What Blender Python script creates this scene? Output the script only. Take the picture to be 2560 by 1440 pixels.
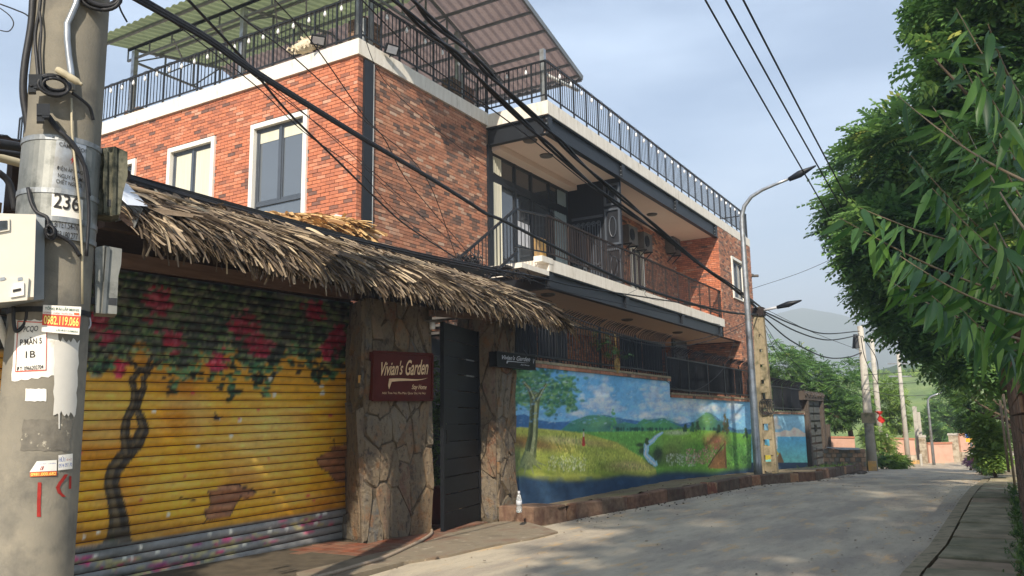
import bpy, math, random
import numpy as np
from mathutils import Vector, Matrix
for o in list(bpy.data.objects): bpy.data.objects.remove(o)
scene = bpy.context.scene
COL = scene.collection
rnd = random.Random(7)
RN = np.random.default_rng(11)

# ------------------------------------------------------------------ camera, sky, sun, exposure
FPX, PITCH, YAW, ROLL, EYE = 2047.99556, 0.16596053, 0.53481035, -0.01704968, 1.5
def _cam():
    c, s = math.cos, math.sin
    F = np.array([c(PITCH)*c(YAW), c(PITCH)*s(YAW), s(PITCH)])
    Rt = np.array([s(YAW), -c(YAW), 0.]); U = np.cross(Rt, F)
    return F, c(ROLL)*Rt+s(ROLL)*U, -s(ROLL)*Rt+c(ROLL)*U
CF, CR, CU = _cam()
CE = np.array([0, 0, EYE])
camd = bpy.data.cameras.new('camera'); cam = bpy.data.objects.new('camera', camd); COL.objects.link(cam)
camd.sensor_width = 36; camd.lens = FPX/2560*36; camd.clip_end = 20000; camd.clip_start = 0.05
M = Matrix([[CR[0], CU[0], -CF[0], 0], [CR[1], CU[1], -CF[1], 0], [CR[2], CU[2], -CF[2], EYE], [0, 0, 0, 1]])
cam.matrix_world = M
scene.camera = cam
SUN = Vector((-1, -0.42, 0.80)).normalized()
EXPOSURE = 0.98
scene.view_settings.view_transform = 'Standard'; scene.view_settings.look = 'None'
scene.view_settings.gamma = 1; scene.view_settings.use_curve_mapping = False
scene.view_settings.exposure = EXPOSURE
world = bpy.data.worlds.new('World'); scene.world = world; world.use_nodes = True
nt = world.node_tree; nt.nodes.clear()
def wn(t): return nt.nodes.new(t)
sky = wn('ShaderNodeTexSky'); sky.sky_type = 'NISHITA'; sky.sun_disc = False
sky.sun_elevation = math.asin(SUN.z); sky.sun_rotation = math.atan2(SUN.x, SUN.y)
sky.air_density = 1.0; sky.dust_density = .7; sky.ozone_density = 2.0
bg = wn('ShaderNodeBackground'); bg.inputs['Strength'].default_value = 0.097
outw = wn('ShaderNodeOutputWorld')
tc = wn('ShaderNodeTexCoord'); mp = wn('ShaderNodeMapping'); mp.inputs['Scale'].default_value = (1.2, 1.2, 4.5)
no = wn('ShaderNodeTexNoise'); no.inputs['Scale'].default_value = 1.9; no.inputs['Detail'].default_value = 5; no.inputs['Roughness'].default_value = .52
cr = wn('ShaderNodeValToRGB'); cr.color_ramp.elements[0].position = .38; cr.color_ramp.elements[1].position = .78
cr.color_ramp.elements[0].color = (.12, .12, .12, 1); cr.color_ramp.elements[1].color = (.8, .8, .8, 1)
mx = wn('ShaderNodeMix'); mx.data_type = 'RGBA'; mx.inputs[7].default_value = (5.6, 6.9, 8.8, 1)
L = nt.links.new
L(tc.outputs['Generated'], mp.inputs[0]); L(mp.outputs[0], no.inputs['Vector']); L(no.outputs[0], cr.inputs[0])
L(cr.outputs[0], mx.inputs[0]); L(sky.outputs[0], mx.inputs[6]); L(mx.outputs[2], bg.inputs[0]); L(bg.outputs[0], outw.inputs[0])
sd = bpy.data.lights.new('sun', 'SUN'); sd.energy = 3.7; sd.angle = math.radians(.6); sd.color = (1, .90, .76)
so = bpy.data.objects.new('sun', sd); COL.objects.link(so); so.rotation_euler = SUN.to_track_quat('Z', 'Y').to_euler()
so.location = (-10, -5, 20)

# ------------------------------------------------------------------ measuring helpers (photo pixel -> point on a real plane)
def ray(x, y): return CF + CR*((x-1280)/FPX) - CU*((y-720)/FPX)
def hy(x, y, Y): d = ray(x, y); return CE + d*(Y/d[1])
def hx(x, y, X): d = ray(x, y); return CE + d*(X/d[0])
def hz(x, y, z=0.): d = ray(x, y); return CE + d*((z-EYE)/d[2])
def at(x, y, dist): d = ray(x, y); return CE + d*(dist/math.hypot(d[0], d[1]))
def pr(p):
    v = np.asarray(p, float)-CE; c = v@CF; return 1280+FPX*(v@CR)/c, 720-FPX*(v@CU)/c
def gz(x):                                    # the road drops gently beyond the house
    return -0.62*min(max((x-20)/20., 0), 1)
def hg(x, y, dz=0.):
    z = 0.
    for _ in range(12):
        p = hz(x, y, z+dz); z = .5*z+.5*gz(p[0])
    return p
def s(r, g, b):
    f = lambda c: (c/255/12.92) if c <= 10 else ((c/255+.055)/1.055)**2.4
    return (f(r), f(g), f(b))

# ------------------------------------------------------------------ materials
MATS = {}
def node_mat(name):
    m = bpy.data.materials.new(name); m.use_nodes = True
    t = m.node_tree; b = t.nodes['Principled BSDF']; MATS[name] = m
    return m, t, b
def nd(t, k, **kw):
    n = t.nodes.new(k)
    for a, v in kw.items(): setattr(n, a, v)
    return n
def noise(t, scale, detail=4, rough=.55, vec=None, stretch=None):
    n = nd(t, 'ShaderNodeTexNoise'); n.inputs['Scale'].default_value = scale
    n.inputs['Detail'].default_value = detail; n.inputs['Roughness'].default_value = rough
    if vec is None:
        g = nd(t, 'ShaderNodeNewGeometry'); vec = g.outputs['Position']
    if stretch:
        mpn = nd(t, 'ShaderNodeMapping'); mpn.inputs['Scale'].default_value = stretch
        t.links.new(vec, mpn.inputs[0]); vec = mpn.outputs[0]
    t.links.new(vec, n.inputs['Vector']); return n.outputs[0]
def ramp(t, fac, stops):
    r = nd(t, 'ShaderNodeValToRGB'); e = r.color_ramp.elements
    while len(e) < len(stops): e.new(.5)
    for i, (p, c) in enumerate(stops):
        e[i].position = p; e[i].color = (*c, 1) if len(c) == 3 else c
    t.links.new(fac, r.inputs[0]); return r.outputs[0]
def mixc(t, fac, a, b, mode='MIX'):
    m = nd(t, 'ShaderNodeMix', data_type='RGBA', blend_type=mode)
    if hasattr(fac, 'is_linked'): t.links.new(fac, m.inputs[0])
    else: m.inputs[0].default_value = fac
    for v, i in ((a, 6), (b, 7)):
        if hasattr(v, 'is_linked'): t.links.new(v, m.inputs[i])
        else: m.inputs[i].default_value = (*v, 1)
    return m.outputs[2]
def mathn(t, op, a, b=0.):
    m = nd(t, 'ShaderNodeMath', operation=op)
    for v, i in ((a, 0), (b, 1)):
        if hasattr(v, 'is_linked'): t.links.new(v, m.inputs[i])
        else: m.inputs[i].default_value = v
    return m.outputs[0]
def bump(t, b, h, strength=.3, dist=.01):
    n = nd(t, 'ShaderNodeBump'); n.inputs['Strength'].default_value = strength; n.inputs['Distance'].default_value = dist
    t.links.new(h, n.inputs['Height']); t.links.new(n.outputs[0], b.inputs['Normal'])
def weather(name, c1, c2, scale=3, rough=.8, metal=0., fine=60, bs=.25, bd=.004, stretch=None, dirt=None, dscale=1.2, dpos=(.5, .7), spec=.35):
    m, t, b = node_mat(name)
    n1 = noise(t, scale, 6, .6, stretch=stretch)
    col = ramp(t, n1, [(.3, c1), (.7, c2)])
    if dirt is not None:
        n3 = noise(t, dscale, 7, .65, stretch=stretch); f = ramp(t, n3, [(dpos[0], (0, 0, 0)), (dpos[1], (1, 1, 1))])
        col = mixc(t, f, col, dirt)
    t.links.new(col, b.inputs['Base Color'])
    b.inputs['Roughness'].default_value = rough; b.inputs['Metallic'].default_value = metal
    b.inputs['Specular IOR Level'].default_value = spec
    n2 = noise(t, fine, 5, .6); bump(t, b, n2, bs, bd)
    return m
def tone_out(t, single):
    if single:
        o = nd(t, 'ShaderNodeObjectInfo'); return o.outputs['Random']
    a = nd(t, 'ShaderNodeAttribute', attribute_name='tone'); return a.outputs['Fac']
def toned(name, stops, single, rough=.8, fine=50, bs=.3, bd=.004, mottle=.25, mscale=9, transl=0., metal=0., spec=.3, streak=None, dirt=None):
    m, t, b = node_mat(name)
    col = ramp(t, tone_out(t, single), stops)
    n = noise(t, mscale, 5, .6, stretch=streak)
    k = ramp(t, n, [(.3, (1-mottle,)*3), (.7, (1+mottle*.4,)*3)])
    col = mixc(t, 1., col, k, 'MULTIPLY')
    if dirt:
        dn = noise(t, dirt[1], 6, .62); f = ramp(t, dn, [(dirt[2], (0, 0, 0)), (dirt[3], (dirt[4],)*3)])
        col = mixc(t, f, col, dirt[0])
    t.links.new(col, b.inputs['Base Color']); b.inputs['Roughness'].default_value = rough
    b.inputs['Metallic'].default_value = metal; b.inputs['Specular IOR Level'].default_value = spec
    bump(t, b, noise(t, fine, 5, .6, stretch=streak), bs, bd)
    if transl:
        tr = nd(t, 'ShaderNodeBsdfTranslucent'); t.links.new(col, tr.inputs[0])
        ms = nd(t, 'ShaderNodeMixShader'); ms.inputs[0].default_value = transl
        out = t.nodes['Material Output']
        t.links.new(b.outputs[0], ms.inputs[1]); t.links.new(tr.outputs[0], ms.inputs[2]); t.links.new(ms.outputs[0], out.inputs[0])
    return m
def painted(name, rough=.5, bs=.15, fine=80, dirt=None):
    m, t, b = node_mat(name)
    a = nd(t, 'ShaderNodeAttribute', attribute_name='paint')
    k = ramp(t, noise(t, 2.2, 6, .65), [(.3, (.90,)*3), (.7, (1.0,)*3)])
    col = mixc(t, 1., a.outputs['Color'], k, 'MULTIPLY')
    t.links.new(col, b.inputs['Base Color']); b.inputs['Roughness'].default_value = rough
    bump(t, b, noise(t, fine, 5, .6), bs, .004); return m

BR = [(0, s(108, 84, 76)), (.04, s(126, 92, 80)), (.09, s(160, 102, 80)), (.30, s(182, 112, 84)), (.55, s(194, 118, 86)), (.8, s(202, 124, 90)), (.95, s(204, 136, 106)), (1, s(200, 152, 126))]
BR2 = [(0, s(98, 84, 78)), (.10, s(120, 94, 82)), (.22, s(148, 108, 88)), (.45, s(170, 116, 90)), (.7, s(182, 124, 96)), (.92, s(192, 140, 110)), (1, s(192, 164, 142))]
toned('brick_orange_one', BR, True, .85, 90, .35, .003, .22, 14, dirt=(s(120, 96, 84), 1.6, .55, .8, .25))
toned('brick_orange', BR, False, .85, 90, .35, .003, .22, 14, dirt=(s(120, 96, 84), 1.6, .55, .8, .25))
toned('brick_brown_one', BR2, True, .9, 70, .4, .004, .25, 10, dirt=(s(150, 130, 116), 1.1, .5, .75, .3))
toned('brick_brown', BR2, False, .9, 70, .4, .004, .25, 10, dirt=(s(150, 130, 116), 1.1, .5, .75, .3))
toned('old_brick', [(0, s(95, 78, 66)), (.5, s(128, 98, 80)), (1, s(150, 118, 98))], False, .95, 40, .5, .006, .4, 5, dirt=(s(88, 92, 70), 1.4, .4, .7, .6))
toned('paver_one', [(0, s(110, 66, 48)), (.5, s(140, 78, 54)), (1, s(128, 92, 72))], True, .85, 40, .3, .004, .3, 4, dirt=(s(120, 108, 92), 1.6, .4, .66, .8))
toned('block_one', [(0, s(120, 114, 106)), (.35, s(146, 136, 122)), (.6, s(172, 142, 116)), (1, s(186, 150, 122))], True, .95, 40, .5, .006, .3, 7)
toned('kerb_one', [(0, s(96, 82, 70)), (.4, s(116, 100, 84)), (.7, s(126, 96, 78)), (1, s(136, 118, 98))], True, .95, 28, .7, .012, .45, 9, dirt=(s(86, 60, 50), 5, .45, .62, .7))
toned('slab_one', [(0, s(146, 138, 112)), (.5, s(172, 160, 132)), (1, s(160, 140, 116))], True, .93, 30, .45, .006, .3, 2.4, dirt=(s(88, 92, 66), 2.2, .42, .62, .6))
STN = [(0, s(74, 62, 52)), (.2, s(104, 90, 74)), (.4, s(120, 112, 98)), (.55, s(134, 102, 66)), (.7, s(92, 94, 92)), (.85, s(116, 78, 54)), (1, s(136, 126, 110))]
m, t, b = node_mat('stone_one')
col = ramp(t, tone_out(t, True), STN)
n_ = noise(t, 7, 8, .7, stretch=(1.6, 1.6, .7)); col = mixc(t, ramp(t, n_, [(.40, (0, 0, 0)), (.52, (.75,)*3)]), col, s(124, 110, 88))
n_ = noise(t, 11, 8, .72, stretch=(1.5, 1.5, .8)); col = mixc(t, ramp(t, n_, [(.54, (0, 0, 0)), (.62, (.8,)*3)]), col, s(56, 48, 42))
n_ = noise(t, 4, 6, .65); col = mixc(t, ramp(t, n_, [(.55, (0, 0, 0)), (.66, (.6,)*3)]), col, s(140, 96, 56))
t.links.new(col, b.inputs['Base Color']); b.inputs['Roughness'].default_value = .85
bump(t, b, noise(t, 13, 8, .72), 1., .05)
weather('stone_mortar', s(72, 64, 54), s(104, 94, 78), 9, .95, fine=25, bs=.9, bd=.03, dirt=s(84, 70, 56), dscale=6, dpos=(.45, .6))
weather('render_white', s(214, 206, 192), s(232, 226, 214), 2.5, .85, fine=60, bs=.15, stretch=(2.5, 2.5, .6), dirt=s(168, 158, 140), dscale=3.0, dpos=(.56, .8))
weather('frame_white', s(222, 218, 206), s(232, 228, 218), 3, .7, bs=.08)
weather('soffit', s(222, 200, 184), s(230, 208, 192), .8, .9, bs=.05)
weather('steel_black', s(20, 24, 30), s(28, 32, 38), 4, .5, fine=40, bs=.12, dirt=s(58, 62, 66), dscale=6, dpos=(.62, .8), spec=.4)
weather('rail_black', s(20, 23, 28), s(30, 33, 38), 6, .5, bs=.05, spec=.4)
weather('rust_rail', s(34, 28, 27), s(54, 42, 38), 9, .8, bs=.1)
weather('alu_grey', s(64, 70, 78), s(78, 84, 92), 3, .4, bs=.05, spec=.5)
weather('galvanised', s(150, 154, 158), s(182, 186, 190), 6, .38, .65, fine=40, bs=.1, dirt=s(128, 122, 112), dscale=4, dpos=(.5, .75))
weather('galv_dull', s(128, 132, 134), s(158, 160, 160), 5, .55, .5, bs=.1)
weather('truss_grey', s(104, 110, 114), s(128, 132, 136), 4, .6, .2, bs=.1)
weather('black_cable', s(22, 23, 26), s(38, 38, 42), 30, .55, bs=.2, fine=120, spec=.45)
weather('concrete_pole', s(116, 112, 102), s(140, 133, 118), 4, .9, fine=90, bs=.35, bd=.005, dirt=s(98, 95, 88), dscale=3.4, dpos=(.52, .72))
weather('concrete_far', s(170, 164, 152), s(196, 190, 178), 2, .9, fine=30, bs=.2, dirt=s(128, 122, 112), dscale=2, dpos=(.5, .7))
weather('concrete_moss', s(144, 132, 108), s(170, 154, 126), 5, .95, fine=40, bs=.6, bd=.01, dirt=s(104, 100, 76), dscale=5, dpos=(.45, .65))
weather('mossy_metal', s(84, 86, 72), s(122, 118, 100), 14, .7, .3, fine=30, bs=.4, dirt=s(44, 48, 40), dscale=11, dpos=(.42, .6))
weather('tin_plate', s(120, 122, 118), s(150, 150, 144), 6, .5, .55, fine=40, bs=.1, dirt=s(96, 98, 94), dscale=8, dpos=(.5, .7))
weather('bright_band', s(120, 122, 122), s(170, 172, 172), 14, .42, .6, bs=.1)
weather('box_plastic', s(206, 200, 184), s(216, 210, 196), 2, .45, bs=.03, spec=.5)
weather('box_grey', s(128, 134, 138), s(146, 150, 152), 2, .45, bs=.05)
weather('sticker_white', s(222, 218, 208), s(236, 232, 222), 6, .6, bs=.05, dirt=s(190, 184, 170), dscale=9, dpos=(.6, .75))
weather('paint_grey_white', s(200, 196, 186), s(214, 210, 200), 5, .75, bs=.1)
weather('tape_patch', s(96, 92, 84), s(124, 118, 106), 16, .8, bs=.4, dirt=s(188, 180, 160), dscale=24, dpos=(.6, .68))
weather('red_paint', s(168, 44, 34), s(140, 36, 30), 30, .7, bs=.2)
weather('red_border', s(204, 74, 56), s(214, 90, 70), 20, .6, bs=.05)
weather('orange_print', s(216, 92, 48), s(226, 108, 58), 12, .5, bs=.03)
weather('yellow_print', s(248, 224, 110), s(252, 232, 130), 12, .5, bs=.03)
weather('black_print', s(34, 34, 34), s(54, 52, 50), 24, .7, bs=.03)
weather('blue_print', s(40, 76, 150), s(60, 96, 168), 12, .6, bs=.03)
weather('green_print', s(30, 84, 62), s(40, 96, 72), 12, .6, bs=.03)
weather('wood_dark', s(48, 36, 30), s(72, 54, 44), 6, .8, fine=30, bs=.4, stretch=(1, 6, 6))
weather('wood_brown', s(108, 84, 70), s(134, 106, 88), 4, .8, fine=30, bs=.3, stretch=(.6, 6, 6))
weather('wood_old', s(66, 58, 52), s(90, 80, 70), 5, .85, fine=25, bs=.6, bd=.01, stretch=(6, 6, .8))
weather('gate_black', s(16, 18, 21), s(24, 26, 30), 5, .5, fine=30, bs=.3, stretch=(.8, 6, 6), dirt=s(60, 58, 56), dscale=7, dpos=(.66, .78), spec=.15)
weather('sign_maroon', s(70, 20, 12), s(84, 27, 17), 4, .6, bs=.05, spec=.15)
weather('sign_black', s(9, 10, 12), s(16, 17, 20), 4, .5, bs=.03, spec=.2)
weather('sign_gold', s(214, 178, 134), s(224, 190, 146), 9, .5, bs=.03)
weather('sign_silver', s(178, 180, 186), s(196, 198, 202), 9, .5, bs=.03)
weather('bamboo', s(120, 104, 84), s(150, 132, 108), 7, .7, fine=30, bs=.2, stretch=(.5, 5, 5))
weather('flashing', s(206, 212, 222), s(220, 226, 234), 4, .4, .1, bs=.08)
weather('dark_sheet', s(40, 42, 42), s(62, 62, 60), 3, .6, bs=.2)
weather('black_net', s(20, 22, 24), s(34, 36, 38), 6, .9, bs=.3)
weather('patio_black', s(18, 20, 26), s(30, 33, 40), 5, .6, fine=12, bs=.2, stretch=(7, 7, .4))
weather('curtain', s(196, 192, 170), s(214, 210, 190), 3, .9, stretch=(14, 14, .3), bs=.5, fine=9)
weather('curtain_dim', s(118, 132, 136), s(140, 154, 156), 3, .9, stretch=(14, 14, .3), bs=.4)
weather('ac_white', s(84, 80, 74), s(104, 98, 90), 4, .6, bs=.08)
weather('bulb_white', s(226, 226, 226), s(238, 238, 238), 4, .25, bs=.0, spec=.6)
weather('rope_white', s(206, 190, 160), s(228, 216, 190), 20, .95, fine=60, bs=.9, bd=.02)
weather('pvc_white', s(196, 196, 190), s(212, 212, 206), 6, .5, bs=.05)
weather('conduit', s(168, 158, 132), s(184, 174, 148), 8, .7, bs=.1)
weather('hose', s(150, 132, 112), s(170, 152, 132), 20, .65, bs=.1)
weather('yellow_cord', s(176, 146, 84), s(190, 160, 96), 12, .7, bs=.1)
weather('red_pot', s(110, 30, 26), s(130, 38, 32), 5, .5, bs=.05)
weather('red_flag', s(176, 40, 30), s(190, 56, 40), 5, .7, bs=.05)
weather('terracotta', s(168, 112, 88), s(184, 126, 100), 5, .8, bs=.1)
weather('pink_render', s(196, 154, 132), s(208, 166, 144), 1.2, .9, bs=.2, dirt=s(178, 138, 118), dscale=1.6, dpos=(.5, .75))
weather('pale_stone', s(170, 158, 138), s(196, 184, 162), 3, .95, fine=8, bs=.8, bd=.05, dirt=s(140, 126, 106), dscale=5, dpos=(.45, .6))
weather('yellow_kerb', s(206, 160, 90), s(222, 178, 112), 3, .9, bs=.3, dirt=s(160, 134, 104), dscale=3, dpos=(.45, .65))
weather('sign_blue', s(36, 86, 176), s(46, 98, 188), 3, .4, bs=.0)
weather('sign_yellow', s(244, 170, 50), s(248, 184, 66), 3, .4, bs=.0)
weather('stair_tread', s(70, 66, 62), s(92, 86, 80), 4, .8, bs=.1)
weather('brick_joint', s(58, 42, 36), s(78, 58, 50), 6, .95, fine=40, bs=.4)
weather('paving_joint', s(70, 62, 50), s(96, 86, 70), 5, .95, fine=30, bs=.5)
weather('wood_trunk', s(72, 60, 46), s(104, 88, 68), 5, .9, fine=18, bs=.8, bd=.02, stretch=(5, 5, 1))
weather('tan_wall', s(140, 112, 78), s(176, 146, 106), 3, .95, fine=14, bs=.7, bd=.02, dirt=s(88, 74, 56), dscale=3, dpos=(.45, .65))
weather('tile_grey', s(74, 76, 74), s(90, 92, 88), 4, .7, bs=.2)
def glassy(name, c, rough=.06, spec=.8):
    m, t, b = node_mat(name); b.inputs['Base Color'].default_value = (*c, 1); b.inputs['Roughness'].default_value = rough
    b.inputs['Specular IOR Level'].default_value = spec; b.inputs['IOR'].default_value = 1.6
    bump(t, b, noise(t, 1.3, 2, .4), .08, .02); return m
glassy('window_glass', (.10, .115, .13), .05, 1.0)
glassy('door_glass', (.045, .05, .055), .04, 1.0)
m, t, b = node_mat('clear_plastic'); b.inputs['Base Color'].default_value = (.85, .9, .92, 1); b.inputs['Roughness'].default_value = .12
b.inputs['Transmission Weight'].default_value = .75; b.inputs['IOR'].default_value = 1.3
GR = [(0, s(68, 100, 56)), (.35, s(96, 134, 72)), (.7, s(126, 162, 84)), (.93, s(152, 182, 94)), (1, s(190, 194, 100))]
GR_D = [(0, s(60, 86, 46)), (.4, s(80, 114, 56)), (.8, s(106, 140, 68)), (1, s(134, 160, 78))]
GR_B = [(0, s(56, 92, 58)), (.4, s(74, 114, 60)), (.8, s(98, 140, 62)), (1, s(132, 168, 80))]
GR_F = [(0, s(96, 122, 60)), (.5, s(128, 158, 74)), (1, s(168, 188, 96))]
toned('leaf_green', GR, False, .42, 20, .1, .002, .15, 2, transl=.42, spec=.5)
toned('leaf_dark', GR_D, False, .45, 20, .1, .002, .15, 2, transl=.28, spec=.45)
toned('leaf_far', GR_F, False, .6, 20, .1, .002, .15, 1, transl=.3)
toned('leaf_bamboo_one', GR_B, True, .4, 60, .1, .001, .12, 6, transl=.38, spec=.5, streak=(4, 4, 4))
toned('leaf_bamboo', GR_B, False, .4, 60, .1, .001, .12, 6, transl=.38, spec=.5)
toned('leaf_purple', [(0, s(110, 60, 100)), (1, s(176, 120, 160))], False, .6, transl=.2)
TH = [(0, s(58, 48, 40)), (.3, s(104, 90, 76)), (.6, s(138, 121, 101)), (.85, s(172, 152, 126)), (1, s(214, 192, 156))]
toned('thatch_one', TH, True, .8, 80, .3, .003, .3, 12, transl=.12, streak=(3, 3, 3))
toned('thatch', TH, False, .8, 80, .3, .003, .3, 12, transl=.12)
TH2 = [(0, s(150, 110, 70)), (.5, s(206, 166, 110)), (1, s(230, 196, 140))]
toned('thatch_new', TH2, False, .75, 80, .3, .003, .3, 12, transl=.15)
painted('shutter_paint', .5, .12); painted('mural_paint', .8, .25, 40)
# ------------------------------------------------------------------ object helpers
LOC = {}
def wloc(o):
    v = Vector((0, 0, 0))
    while o is not None: v = v + o.location; o = o.parent
    return v
def thing(name, label, cat, loc, group=None):
    o = bpy.data.objects.new(name, None); COL.objects.link(o); o.location = tuple(map(float, loc)); o.empty_display_size = .2
    o['label'] = label; o['category'] = cat
    if group: o['group'] = group
    return o
def tag(o, label, cat, group=None):
    o['label'] = label; o['category'] = cat
    if group: o['group'] = group
    return o
def link(name, me, parent=None, loc=(0, 0, 0), kind=None, label=None):
    o = bpy.data.objects.new(name, me); COL.objects.link(o)
    if parent is not None: o.parent = parent
    o.location = loc
    if kind: o['kind'] = kind
    if label: o['label'] = label
    return o
class MB:
    def __init__(self): self.v = []; self.f = []; self.t = []
    def add(self, vs, fs, tone=0.5):
        n = len(self.v); self.v += [tuple(map(float, p)) for p in vs]; self.f += [tuple(n+i for i in f) for f in fs]; self.t += [tone]*len(vs); return self
    def box(self, a, b, tone=.5):
        x0, y0, z0 = a; x1, y1, z1 = b
        return self.add([(x0, y0, z0), (x1, y0, z0), (x1, y1, z0), (x0, y1, z0), (x0, y0, z1), (x1, y0, z1), (x1, y1, z1), (x0, y1, z1)],
                 [(0, 3, 2, 1), (4, 5, 6, 7), (0, 1, 5, 4), (1, 2, 6, 5), (2, 3, 7, 6), (3, 0, 4, 7)], tone)
    def prism(self, poly, z0, z1, tone=.5):
        n = len(poly); a = [(p[0], p[1], z0) for p in poly]; b = [(p[0], p[1], z1) for p in poly]
        ar = sum(poly[i][0]*poly[(i+1) % n][1]-poly[(i+1) % n][0]*poly[i][1] for i in range(n))
        if ar < 0: a.reverse(); b.reverse()
        return self.add(a+b, [tuple(range(n-1, -1, -1)), tuple(range(n, 2*n))]+[(i, (i+1) % n, n+(i+1) % n, n+i) for i in range(n)], tone)
    def obox(self, c, u, v, w, tone=.5):      # oriented box: centre and three half-vectors
        c, u, v, w = map(np.asarray, (c, u, v, w))
        P = [c-u-v-w, c+u-v-w, c+u+v-w, c-u+v-w, c-u-v+w, c+u-v+w, c+u+v+w, c-u+v+w]
        fs = [(0, 3, 2, 1), (4, 5, 6, 7), (0, 1, 5, 4), (1, 2, 6, 5), (2, 3, 7, 6), (3, 0, 4, 7)]
        if np.dot(np.cross(u, v), w) < 0: fs = [f[::-1] for f in fs]
        return self.add(P, fs, tone)
    def bar(self, p, q, w, h=None, tone=.5):
        p = np.asarray(p, float); q = np.asarray(q, float); d = q-p; n = np.linalg.norm(d); d = d/n
        up = np.array([0, 0, 1.]) if abs(d[2]) < .95 else np.array([1., 0, 0])
        a = np.cross(d, up); a /= np.linalg.norm(a); b_ = np.cross(a, d); h = h or w
        return self.obox((p+q)/2, d*n/2, a*w/2, b_*h/2, tone)
    def tube(self, pts, r, n=8, tone=.5, cap=True):
        pts = [np.asarray(p, float) for p in pts]; k = len(pts)
        rr = r if hasattr(r, '__len__') else [r]*k
        prev = None; vs = []
        for i, p in enumerate(pts):
            d = pts[min(i+1, k-1)]-pts[max(i-1, 0)]; d = d/(np.linalg.norm(d)+1e-9)
            if prev is None:
                up = np.array([0, 0, 1.]) if abs(d[2]) < .9 else np.array([1., 0, 0]); a = np.cross(d, up)
            else: a = prev-d*np.dot(prev, d)
            a = a/(np.linalg.norm(a)+1e-9); prev = a; b_ = np.cross(d, a)
            for j in range(n):
                th = 2*math.pi*j/n; vs.append(p+(a*math.cos(th)+b_*math.sin(th))*rr[i])
        fs = [(i*n+j, i*n+(j+1) % n, (i+1)*n+(j+1) % n, (i+1)*n+j) for i in range(k-1) for j in range(n)]
        if cap: fs += [tuple(range(n-1, -1, -1)), tuple(range((k-1)*n, k*n))]
        return self.add(vs, fs, tone)
    def lathe(self, c, prof, n=16, tone=.5):
        vs = []
        for r_, z in prof:
            for j in range(n): th = 2*math.pi*j/n; vs.append((c[0]+r_*math.cos(th), c[1]+r_*math.sin(th), c[2]+z))
        k = len(prof); fs = [(i*n+j, i*n+(j+1) % n, (i+1)*n+(j+1) % n, (i+1)*n+j) for i in range(k-1) for j in range(n)]
        fs += [tuple(range(n-1, -1, -1)), tuple(range((k-1)*n, k*n))]
        return self.add(vs, fs, tone)
    def blob(self, c, r, n=10, jit=.1, tone=.5):
        vs = []; fs = []; k = n//2
        for i in range(1, k):
            ph = math.pi*i/k
            for j in range(n):
                th = 2*math.pi*j/n; q = 1+rnd.uniform(-jit, jit)
                vs.append((c[0]+r[0]*q*math.sin(ph)*math.cos(th), c[1]+r[1]*q*math.sin(ph)*math.sin(th), c[2]+r[2]*q*math.cos(ph)))
        top = len(vs); vs += [(c[0], c[1], c[2]+r[2]), (c[0], c[1], c[2]-r[2])]
        for i in range(k-2):
            for j in range(n): fs.append((i*n+j, (i+1)*n+j, (i+1)*n+(j+1) % n, i*n+(j+1) % n))
        for j in range(n): fs.append((top, j, (j+1) % n)); fs.append((top+1, (k-2)*n+(j+1) % n, (k-2)*n+j))
        return self.add(vs, fs, tone)
    def mesh(self, name, mat, off=(0, 0, 0), smooth=False, tone=False):
        me = bpy.data.meshes.new(name)
        v = [(a-off[0], b_-off[1], c-off[2]) for a, b_, c in self.v]
        me.from_pydata(v, [], self.f)
        if tone:
            at_ = me.attributes.new('tone', 'FLOAT', 'POINT'); at_.data.foreach_set('value', self.t)
        if smooth:
            me.polygons.foreach_set('use_smooth', [True]*len(me.polygons))
        me.materials.append(MATS[mat]); me.update(); return me
    def build(self, name, mat, parent=None, smooth=False, kind=None, label=None, origin=None, tone=False):
        pw = wloc(parent)
        if origin is None:
            a = np.array(self.v); origin = ((a[:, 0].min()+a[:, 0].max())/2, (a[:, 1].min()+a[:, 1].max())/2, a[:, 2].min())
        me = self.mesh(name, mat, origin, smooth, tone)
        o = link(name, me, parent, Vector(tuple(map(float, origin)))-pw, kind, label)
        return o
def nmesh(name, V, Q, mat, tone=None, paint=None, smooth=False):     # quads from numpy arrays
    me = bpy.data.meshes.new(name); nv = len(V); nf = len(Q); k = Q.shape[1]
    me.vertices.add(nv); me.vertices.foreach_set('co', np.asarray(V, np.float32).ravel())
    me.loops.add(nf*k); me.loops.foreach_set('vertex_index', np.asarray(Q, np.int32).ravel())
    me.polygons.add(nf); me.polygons.foreach_set('loop_start', np.arange(0, nf*k, k, dtype=np.int32))
    me.polygons.foreach_set('loop_total', np.full(nf, k, np.int32))
    if tone is not None:
        a = me.attributes.new('tone', 'FLOAT', 'POINT'); a.data.foreach_set('value', np.asarray(tone, np.float32))
    if paint is not None:
        a = me.attributes.new('paint', 'FLOAT_COLOR', 'POINT')
        c = np.ones((nv, 4), np.float32); c[:, :3] = paint; a.data.foreach_set('color', c.ravel())
    if smooth: me.polygons.foreach_set('use_smooth', np.ones(nf, bool))
    me.materials.append(MATS[mat]); me.update(calc_edges=True); me.validate(); return me
def scatter(tv, tf, pos, R, sc, tones, mat, name, off):
    tv = np.asarray(tv); N = len(pos)
    V = np.einsum('nij,kj->nki', R, tv)*sc[:, None, None]+pos[:, None, :]-np.asarray(off)
    K = len(tv); Q = (np.asarray(tf)[None]+(np.arange(N)*K)[:, None, None]).reshape(-1, len(tf[0]))
    return nmesh(name, V.reshape(-1, 3), Q, mat, tone=np.repeat(tones, K))
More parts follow.
